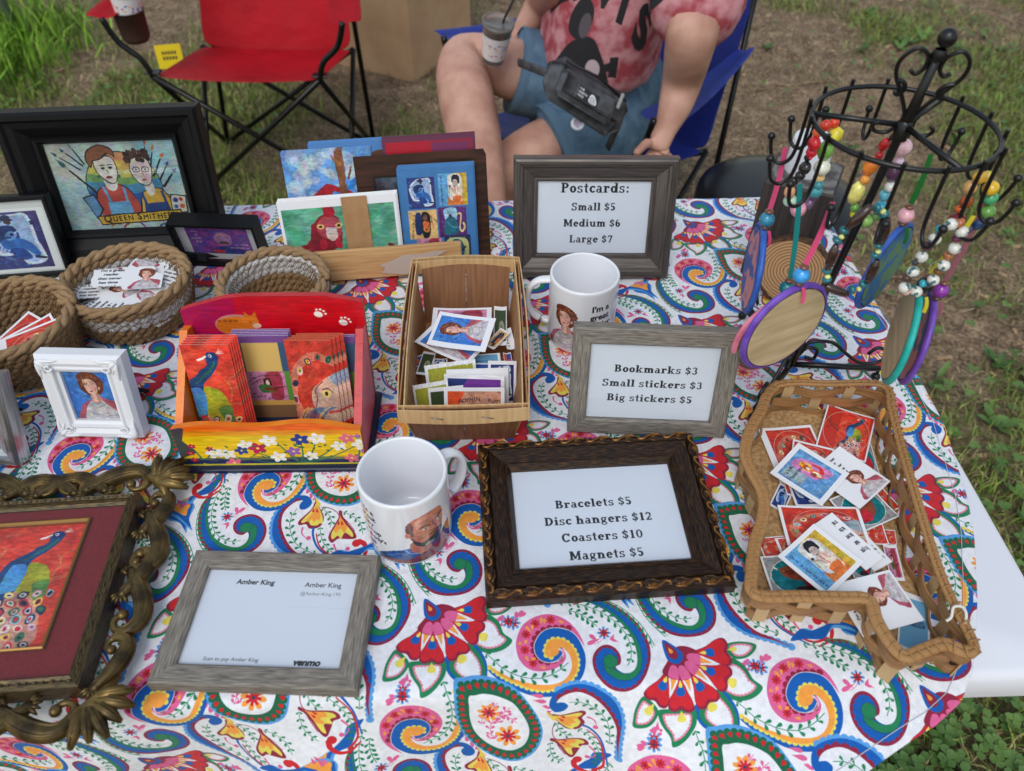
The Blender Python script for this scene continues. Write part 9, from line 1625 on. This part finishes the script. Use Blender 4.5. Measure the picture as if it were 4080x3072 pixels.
def camp_chair(A, B, depth, yaw, cloth, label, sh=.44, aw=.075, armz=.62, name='folding_chair', backw=.03, bh=.44):
    "A, B: seat front corners left/right in world x,y"
    A, B = Vector((A[0], A[1], sh)), Vector((B[0], B[1], sh)); r_ = (B-A).normalized(); bk = Vector((-r_.y, r_.x, 0)); t = empty(name, Vector(((A.x+B.x)/2, (A.y+B.y)/2, 0)), label, 'folding chair', 'folding camp chairs'); O = t.location.copy()
    A, B = A-O, B-O; FL, FR = A+bk*.13+Vector((0, 0, .01-sh)), B+bk*.13+Vector((0, 0, .01-sh)); SRL, SRR = A-r_*.01+bk*depth-Vector((0, 0, .07)), B+r_*.01+bk*depth-Vector((0, 0, .07)); RL, RR_ = A-r_*.03+bk*(depth+.03), B+r_*.03+bk*(depth+.03); RL.z = RR_.z = .01
    TL_, TR_ = A+r_*backw+bk*(depth+.17)+Vector((0, 0, bh)), B-r_*backw+bk*(depth+.17)+Vector((0, 0, bh))
    AL, AR = A-r_*.09+bk*.0+Vector((0, 0, armz-sh)), B+r_*.09+Vector((0, 0, armz-sh))
    T = lambda *p: MB().tube(p, .0085, 8)
    for p in ((A, FR), (B, FL), (SRL, RR_), (SRR, RL), (A, RL), (B, RR_), (FL, SRL), (FR, SRR)): T(*p).build('leg_tube', STL, t)
    for p in ((RL, RL.lerp(TL_, .5), TL_+Vector((0, 0, .02))), (RR_, RR_.lerp(TR_, .5), TR_+Vector((0, 0, .02)))): T(*p).build('back_post', STL, t)
    for s_, c, a_ in ((-1, A, AL), (1, B, AR)): MB().tube(catmull([c, c+r_*s_*.018+Vector((0, 0, .05)), c.lerp(a_, .6)+r_*s_*.012, a_], 5), .0085, 8).build('arm_post', STL, t); MB().box(c+Vector((0, .01, .009)), (.045, .03, .006), bev=.002).build('corner_cap', STL, t)
    for p in (FL, FR, RL, RR_): MB().lathe([(.0001, -.008), (.018, -.008), (.018, .012), (.009, .02)], 12, c=p).build('foot_cap', STL, t)
    sag = lambda u, v: Vector((0, 0, -.035*math.sin(math.pi*u)*math.sin(math.pi*min(1, v*.9+.05))))
    fabric(t, 'seat', [[lerp2(A, B, SRR, SRL, u/8, v/6)+sag(u/8, v/6)-bk*(.012*math.sin(math.pi*u/8)*(1-v/6)) for u in range(9)] for v in range(7)], cloth)
    fabric(t, 'backrest', [[lerp2(SRL, SRR, TR_, TL_, u/8, v/7)+bk*(.05*math.sin(math.pi*u/8)*min(1, v/2.5))-Vector((0, 0, .03*(v == 0)*math.sin(math.pi*u/8)))+Vector((0, .006*math.sin(u*2.3+v), 0)) for u in range(9)] for v in range(8)], cloth)
    for s_, a_, tt in ((-1, AL, TL_), (1, AR, TR_)):
        i0, o0 = a_+r_*(-s_)*.045, a_+r_*s_*.055; e = tt.lerp(SRL if s_ < 0 else SRR, .35); e1 = e-Vector((0, 0, .0))
        fabric(t, 'armrest', [[lerp2(i0-bk*.01, o0+bk*.0, e+r_*s_*.05+Vector((0, 0, .02)), e, u/4, v/7)+Vector((0, 0, -.02*math.sin(math.pi*v/7)+.006*math.cos(u*2))) for u in range(5)] for v in range(8)], cloth)
    return t, O, AL, AR, bk, r_
RF = mat('red_canvas', (158, 6, 20), color2=(178, 10, 28), nscale=5, rough=.7, bump=.5, bscale=9, bdist=.03, spec=.25); BF = mat('blue_canvas', (16, 34, 120), color2=(22, 46, 142), nscale=5, rough=.6, bump=.5, bscale=9, bdist=.03)
a_, b_ = U(610, 305, -.30), U(1275, 319, -.30)
t, O, AL, AR, bk, r_ = camp_chair((a_.x, a_.y), (b_.x, b_.y), .40, 0, RF, 'empty red folding camp chair left of the cardboard box', name='red_camp_chair', armz=.60)
# mesh cup pocket with a printed cup, and a yellow tag
cc = AL+O+bk*.045+Vector((.055, 0, .004)); 
mesh_m = mat('brown_mesh', (74, 46, 36), rough=.8)
MB().lathe([(.0001, -.085), (.030, -.083), (.038, -.070), (.042, -.0), (.044, .0)], 24, c=cc-O).build('mesh_pocket', mesh_m, t)
cim = Cv(100, 50, 3, (226, 222, 224)); r = random.Random(3)
for _ in range(46): cim.ell(r.uniform(0, 100), r.uniform(12, 40), 2.2, 1.2, r.choice([(206, 90, 110), (70, 90, 170), (230, 170, 70), (150, 90, 160)]), r.uniform(-2, 2))
CUPP = cim.image('cup_print')
def cup(c, tiltM, label, lid, straw):
    t = empty('iced_drink_cup', Matrix.Translation(c) @ tiltM, label, 'cup'); CL_ = mat('clear_cup', (206, 200, 196), rough=.15, trans=.85, spec=.5); 
    MB().lathe([(.0001, 0), (.029, 0), (.030, .002), (.042, .112), (.0432, .114), (.0410, .114), (.029, .003), (.0001, .003)], 32).build('cup_wall', CL_, t)
    MB().lathe([(.0001, .004), (.0285, .004), (.0385, .098), (.0001, .098)], 24).build('iced_drink', mat('iced_coffee', (84, 54, 38), color2=(120, 84, 60), nscale=60, rough=.3), t)
    me = MB().lathe([(.0320, .018), (.0402, .090)], 32).build('printed_sleeve', imgmat('cup_print_m', CUPP, .3), t)
    if lid:
        MB().lathe([(.0440, .111), (.0448, .114), (.0448, .120), (.042, .1215), (.039, .118), (.0001, .118)], 32).build('lid', mat('clear_lid', (216, 210, 202), rough=.12, trans=.8), t)
        MB().tube(straw, .0033, 8).build('straw', mat('dark_straw', (36, 34, 34), rough=.4), t)
    return t
cup(cc+Vector((0, 0, -.050)), Matrix.Rotation(R(4), 4, 'Y'), 'printed cup standing in the pocket of the red chair arm', False, None)
tm = Cv(60, 50, 3, (230, 200, 10)); tm.text('TRIM', 26, 22, 9, (60, 50, 20), bold=.06, rot=-.3); tm.text('THIS', 26, 34, 9, (60, 50, 20), bold=.06, rot=-.3)
e = empty('yellow_tag', frameM(U(688, 272, -.46), R(12), R(18)), 'yellow printed tag hanging from the back corner of the red seat', 'tag'); sheet(e, 'printed_face', -.042, 0, .042, .075, 0, (lambda c: (c.rect(0, 0, 60, 50, (226, 196, 10)), [c.rect(x, y, x+5, y+7, (70, 60, 20)) for x in range(14, 44, 7) for y in (14, 25)], c.image('yellow_tag_print'))[-1])(tm), .001)
# ---- person in the blue chair
SK = mat('skin', (178, 130, 112), color2=(206, 160, 140), nscale=16, rough=.5, sub=.1, spec=.35, bump=.35, bscale=260, bdist=.0008)
def skin_mesh(name, verts, edges, radii, mt, parent, root=0, lv=2):
    me = bpy.data.meshes.new(name); me.from_pydata([tuple(v) for v in verts], edges, []); me.materials.append(mt); o = link(name, me, parent); o.modifiers.new('skin', 'SKIN')
    if not me.skin_vertices:
        bm = __import__('bmesh').new(); bm.from_mesh(me); bm.verts.layers.skin.verify(); bm.to_mesh(me); bm.free()
    for i, rr in enumerate(radii):
        sv = me.skin_vertices[0].data[i]; sv.radius = rr if isinstance(rr, tuple) else (rr, rr); sv.use_root = (i == root)
    md = o.modifiers['skin']; md.use_smooth_shade = True; md.branch_smoothing = .6; subsurf(o, lv); return o
def person():
    base = Vector((.30, 2.05, 0)); t = empty('person', base, 'seated person in a pink washed shirt and denim shorts with legs crossed', 'person')
    P = lambda px, py, z: U(px, py, z-TZ)-base
    V, E, Rr = [], [], []
    def add(p, r, par=None):
        V.append(p); Rr.append(r)
        if par is not None: E.append((par, len(V)-1))
        return len(V)-1
    pel = add(P(2410, 400, .50)+Vector((0, .10, 0)), (.15, .12)); bel = add(P(2390, 230, .63)+Vector((0, .10, 0)), (.17, .14), pel); che = add(P(2500, 0, .80)+Vector((0, .14, 0)), (.165, .125), bel)
    ch2 = add(V[che]+Vector((.01, .08, .14)), (.15, .10), che); nk = add(V[ch2]+Vector((.0, .03, .11)), .058, ch2); n2_ = add(V[nk]+Vector((0, .0, .07)), .054, nk); hd = add(V[n2_]+Vector((0, -.01, .09)), (.078, .092), n2_); ht = add(V[hd]+Vector((0, .0, .09)), (.066, .08), hd)
    # legs
    h1 = add(P(2260, 330, .53), .086, pel); k0 = add(P(2010, 270, .575), .082, h1); kR = add(P(1828, 215, .600), .066, k0); s1 = add(P(1850, 360, .57), .074, kR); s2 = add(P(1892, 560, .51), .070, s1); s3 = add(P(1925, 700, .47), .055, s2); an = add(V[s3]+Vector((.02, -.06, -.13)), .038, s3); ft = add(V[an]+Vector((0, -.02, -.05)), (.040, .034), an); add(V[ft]+Vector((-.02, -.10, -.03)), (.04, .025), ft)
    h2 = add(P(2400, 500, .45), .092, pel); k2 = add(P(2150, 610, .41), .092, h2); kL = add(P(1960, 700, .37), .070, k2); c2 = add(V[kL]+Vector((.06, .05, -.17)), .056, kL); a2 = add(V[c2]+Vector((.04, .06, -.19)), .038, c2); f2 = add(V[a2]+Vector((-.01, -.03, -.05)), (.042, .034), a2); add(V[f2]+Vector((-.02, -.13, -.01)), (.04, .025), f2)
    # arms
    shl = add(V[ch2]+Vector((.19, .0, -.01)), .064, ch2); ua = add(P(2760, 130, .80), .057, shl); el = add(P(2720, 320, .665), .047, ua); fa = add(P(2690, 430, .62), .041, el); wr = add(P(2655, 520, .58), .027, fa); pm = add(P(2640, 575, .555), (.036, .019), wr); p2 = add(P(2625, 610, .535), (.036, .016), pm)
    for i, (dx, dy, l1, l2, l3) in enumerate(((-.030, -8, .026, .020, .016), (-.010, 4, .028, .022, .018), (.010, 10, .026, .020, .016), (.028, 14, .020, .016, .013))):
        b0 = V[p2]+Vector((dx*.8, -.004, -.004)); f1 = add(b0, .0092, p2); d = Vector((dx*.5-.008, -.030, -.020)).normalized(); g1 = add(b0+d*l1, .0088, f1); d2 = (d+Vector((-.05, 0, -.35))).normalized(); g2 = add(V[g1]+d2*l2, .0082, g1); d3 = (d2+Vector((-.1, .1, -.4))).normalized(); add(V[g2]+d3*l3, .0068, g2)
    t1 = add(V[pm]+Vector((-.030, -.004, .004)), .0115, pm); t2 = add(P(2575, 570, .575), .0105, t1); add(P(2530, 615, .57), .0085, t2)
    shr = add(V[ch2]+Vector((-.19, .0, -.01)), .064, ch2); uar = add(P(2235, 0, .80)+Vector((0, .10, 0)), .048, shr); er = add(P(2170, 90, .68)+Vector((0, .14, 0)), .042, uar); wrr = add(P(2070, 225, .60)+Vector((0, .10, 0)), .029, er); pr_ = add(P(2010, 240, .585)+Vector((0, .07, 0)), (.036, .02), wrr)
    for k in range(4): q = add(V[pr_]+Vector((-.015, -.03+.0*k, .012-.018*k)), .009, pr_); q2 = add(V[q]+Vector((-.028, -.012, 0)), .0085, q); add(V[q2]+Vector((-.016, .018, 0)), .007, q2)
    add(V[pr_]+Vector((-.01, -.0, .034)), .010, pr_)
    body = skin_mesh('body', V, E, Rr, SK, t)
    # face and hair on the head above the frame
    H = V[hd]; mb = MB(); hm = mat('brown_hair', (82, 54, 38), color2=(110, 74, 52), nscale=60, stretch=(1, 1, .2), rough=.6)
    mb.sphere(H+Vector((0, .022, .045)), .104, 20, 12, (.95, .95, .98)); [mb.tube([H+Vector((s*.085, .03, .06)), H+Vector((s*.10, .03, -.03)), H+Vector((s*.09, .04, -.12))], [.03, .032, .018], 10) for s in (-1, 1)]; mb.build('hair', hm, t)
    mb = MB(); [mb.sphere(H+Vector((s*.031, -.078, .03)), .0125, 12, 8) for s in (-1, 1)]; mb.build('eyes', mat('eye_white', (230, 228, 224), rough=.2), t); mb = MB(); [mb.sphere(H+Vector((s*.031, -.0878, .03)), .0055, 10, 6) for s in (-1, 1)]; mb.build('irises', mat('iris', (50, 40, 34), rough=.2), t)
    MB().tube([H+Vector((0, -.088, .035)), H+Vector((0, -.100, .0)), H+Vector((0, -.104, -.006))], [.007, .011, .012], 10).build('nose', SK, t); MB().tube([H+Vector((-.024, -.082, -.036)), H+Vector((0, -.092, -.038)), H+Vector((.024, -.082, -.036))], [.003, .007, .003], 8).build('mouth', mat('lips', (170, 90, 86), rough=.4), t); mb = MB(); [mb.sphere(H+Vector((s*.083, .0, .015)), .022, 10, 7, (.4, .8, 1.2)) for s in (-1, 1)]; mb.build('ears', SK, t)
    # shorts
    mb = MB(); dn = mat('washed_denim', (66, 94, 120), color2=(100, 130, 152), nscale=30, rough=.85, bump=.4, bscale=700, bdist=.0006, contrast=(.3, .7)); L5 = lambda a, b, f: V[a].lerp(V[b], f)
    for h_, k_, f_, r0 in ((h1, k0, .84, .100), (h2, k2, .84, .110)):
        q = catmull([V[pel].lerp(V[h_], .35), V[h_], L5(h_, k_, f_*.5), L5(h_, k_, f_)], 5); n = len(q); mb.tube(q+[q[-1]-(q[-1]-q[-2])*.5], [r0*(1.12-.1*i/n)+.0015*math.sin(i*2.1) for i in range(n)]+[r0*.93], 28, caps=False)
        MM = (q[-1]-q[-2]).to_track_quat('Z', 'Y').to_matrix().to_4x4(); MM.translation = q[-1]; e_ = MB().lathe([(r0*1.022, -.028), (r0*1.04, -.026), (r0*1.04, .001), (r0*1.0, .002)], 32).build('hem', mat('hem_denim', (84, 112, 134), rough=.85), t, MM)
    mb.sphere(V[pel]+Vector((.0, .0, -.005)), .17, 28, 16, (1.05, .95, .78)); mb.build('denim_shorts', dn, t)
    # shirt
    W_ = [V[bel]+Vector((.015, .0, -.085)), V[bel], V[che], V[ch2], V[ch2]+Vector((0, .02, .05)), V[shl], V[shl].lerp(V[ua], .55), V[ua]+Vector((.0, -.005, -.012)), V[shr], V[shr].lerp(V[uar], .6), V[uar]+Vector((0, .0, .02))]
    shirt = skin_mesh('washed_shirt', W_, [(0, 1), (1, 2), (2, 3), (3, 4), (3, 5), (5, 6), (6, 7), (3, 8), (8, 9), (9, 10)], [(.205, .165), (.215, .17), (.225, .155), (.20, .125), .07, .098, .108, .112, .090, .088, .078], shirt_mat(base), t)
    M = Matrix.Translation(V[ua]) ; d = (V[ua]-V[shl].lerp(V[ua], .55)).normalized(); MM = d.to_track_quat('Z', 'Y').to_matrix().to_4x4(); MM.translation = V[ua]+d*.052
    # waist bag
    bc = P(2325, 362, .65)+Vector((0, -.03, 0)); bm_ = mat('bag_nylon', (52, 53, 57), color2=(80, 82, 86), nscale=40, rough=.6, bump=.3, bscale=900); Mb = Matrix.Translation(bc) @ Matrix.Rotation(R(32), 4, 'Y') @ Matrix.Rotation(R(-42), 4, 'X') @ Matrix.Scale(.88, 4)
    g = empty('waist_bag', Matrix.Translation(base) @ Mb, 'dark grey zipped waist bag worn by the seated person', 'waist bag')
    def pillow(name, sx, sy, sz, c, mt, b=.3):
        mb = MB(); mb.box((0, 0, 0), (sx, sy, sz), bev=min(sx, sy, sz)*b); o = mb.build(name, mt, g, Matrix.Translation(c)); [setattr(p, 'use_smooth', True) for p in o.data.polygons]; return subsurf(o, 2)
    pillow('bag_body', .235, .075, .115, (0, 0, 0), bm_, .42); pillow('front_pocket', .16, .03, .07, (-.012, -.040, -.016), bm_, .4)
    MB().tube([(-.09, -.036, .034), (0, -.042, .040), (.09, -.034, .030)], .0035, 6).build('zip', mat('zip_tape', (14, 14, 15), rough=.5), g); MB().box((.070, -.050, .016), (.009, .004, .040), bev=.002).build('zip_pull', mat('grey_puller', (150, 152, 150), rough=.5), g)
    lc = Cv(60, 30, 4, (40, 41, 44)); [lc.text(s_, 4, 9+i*8, 5, (214, 214, 216), align='l', bold=.05) for i, s_ in enumerate(('THE', 'NORTH', 'FACE'))]; lc.poly([(36, 25), (36, 8), (44, 5), (54, 14), (56, 25)], (214, 214, 216), True); lc.line([(40, 25), (40, 12), (48, 14), (51, 25)], 1.4, (40, 41, 44)); lc.line([(45, 25), (45, 17)], 1.4, (40, 41, 44))
    sheet(g, 'embroidered_logo', -.045, -.036, .015, -.006, -.0570, lc.image('bag_logo'), .001, rough=.7)
    for a, b in ((Vector((-.11, .0, .0)), Vector((-.16, .10, .03))), (Vector((.11, 0, 0)), Vector((.15, .10, -.04)))): MB().tube([a, a.lerp(b, .5), b], .011, 8, flat=.3).build('strap', bm_, g)
    # badge
    bp = P(2290, 560, .55); e = empty('round_badge', Matrix.Translation(base+bp+Vector((0, -.03, .055))) @ Matrix.Rotation(R(48), 4, 'X'), 'round white button badge pinned to the denim shorts', 'badge'); MB().lathe([(.0001, .003), (.013, .0026), (.0152, .0), (.0145, -.002)], 24).build('badge_rim', mat('badge_white', (206, 206, 214), rough=.25, coat=.4), e); MB().lathe([(.0001, .0036), (.0095, .0034)], 20).build('badge_picture', mat('badge_print', (110, 80, 84), color2=(160, 160, 190), nscale=180, rough=.25), e)
    return V, base
def shirt_mat(base):
    c = Cv(120, 100, 4, (0, 0, 0)); mk = Cv(120, 100, 4, (0, 0, 0)); K, G_2, L_ = (40, 38, 42), (92, 84, 90), (204, 184, 190); I_ = (255, 255, 255)
    def both(f, *a, **k): getattr(c, f)(*a, **k); a = list(a); [a.__setitem__(i, I_) for i, v in enumerate(a) if v in (K, G_2, L_)]; getattr(mk, f)(*a, **k)
    both('poly', [(15, 72), (23, 61), (40, 52), (56, 53), (67, 64), (76, 80), (79, 96), (62, 100), (40, 100), (20, 93)], K, True); both('ell', 49, 43, 9, 9, K); both('ell', 52, 47, 4.5, 5.5, G_2, .2); both('ell', 28, 67, 10, 6.5, L_, -.5); both('ell', 37, 72, 5, 4, G_2, -.4); both('line', [(40, 72), (58, 70), (74, 68)], 4, K); both('rect', 73, 64, 80, 73, K); both('ell', 60, 68, 6, 4, L_, .3); both('line', [(22, 84), (40, 90), (66, 90)], 5, G_2)
    for ch, x_, y_ in (('E', 34, 26), ('L', 49, 33), ('V', 65, 41), ('I', 77, 48), ('S', 94, 58)): both('text', ch, x_, y_, 18, K, bold=.09, rot=.35)
    both('text', 'MEMPHIS', 60, 84, 5, L_, bold=.05, rot=.25); im, im2 = c.image('shirt_print'), mk.image('shirt_print_mask')
    mt = mat('shirt_cotton', (168, 70, 80), color2=(208, 146, 152), nscale=22, rough=.9, bump=.3, bscale=900, contrast=(.42, .6)); n, l = mt.node_tree.nodes, mt.node_tree.links; bs = n['Principled BSDF']; src = bs.inputs['Base Color'].links[0].from_socket
    # planar print across the front of the shirt: x to the right, (y + z) up
    tc = n.new('ShaderNodeTexCoord'); sp = n.new('ShaderNodeSeparateXYZ'); l.new(tc.outputs['Object'], sp.inputs[0]); ad = n.new('ShaderNodeMath'); ad.operation = 'ADD'; l.new(sp.outputs['Y'], ad.inputs[0]); l.new(sp.outputs['Z'], ad.inputs[1])
    def lin(o, a, b): m_ = n.new('ShaderNodeMapRange'); m_.clamp = False; m_.inputs['From Min'].default_value = a; m_.inputs['From Max'].default_value = b; l.new(o, m_.inputs['Value']); return m_.outputs[0]
    co = n.new('ShaderNodeCombineXYZ'); l.new(lin(sp.outputs['X'], -.225, .115), co.inputs[0]); l.new(lin(ad.outputs[0], .175, .655), co.inputs[1]); T_ = []
    for q in (im, im2): tx = n.new('ShaderNodeTexImage'); tx.image = q; tx.extension = 'CLIP'; l.new(co.outputs[0], tx.inputs[0]); T_.append(tx)
    mx = n.new('ShaderNodeMixRGB'); l.new(T_[1].outputs[0], mx.inputs[0]); l.new(src, mx.inputs[1]); l.new(T_[0].outputs[0], mx.inputs[2]); l.new(mx.outputs[0], bs.inputs['Base Color']); return mt
PV, PB = person()
# blue chair around the person
t, O, AL, AR, bk, r_ = camp_chair((-.045, 1.985), (.305, 1.635), .42, 0, BF, 'blue folding camp chair the person sits in', name='blue_camp_chair', sh=.40, armz=.60, bh=.30)
c1 = U(1962, 110, -.03)
cup(c1+Vector((0, 0, -.075)), Matrix.Rotation(R(8), 4, 'Y') @ Matrix.Rotation(R(14), 4, 'X') @ Matrix.Scale(.84, 4), 'clear iced drink cup with lid and dark straw held beside the knee', True, [(.0, 0, .03), (.014, .0, .13), (.045, .0, .235)])
# ------------------------------------------------------------------ final tidy
for o in scene.objects:
    if o.type == 'MESH' and o.parent is None and 'category' not in o and 'kind' not in o: print('untagged', o.name)
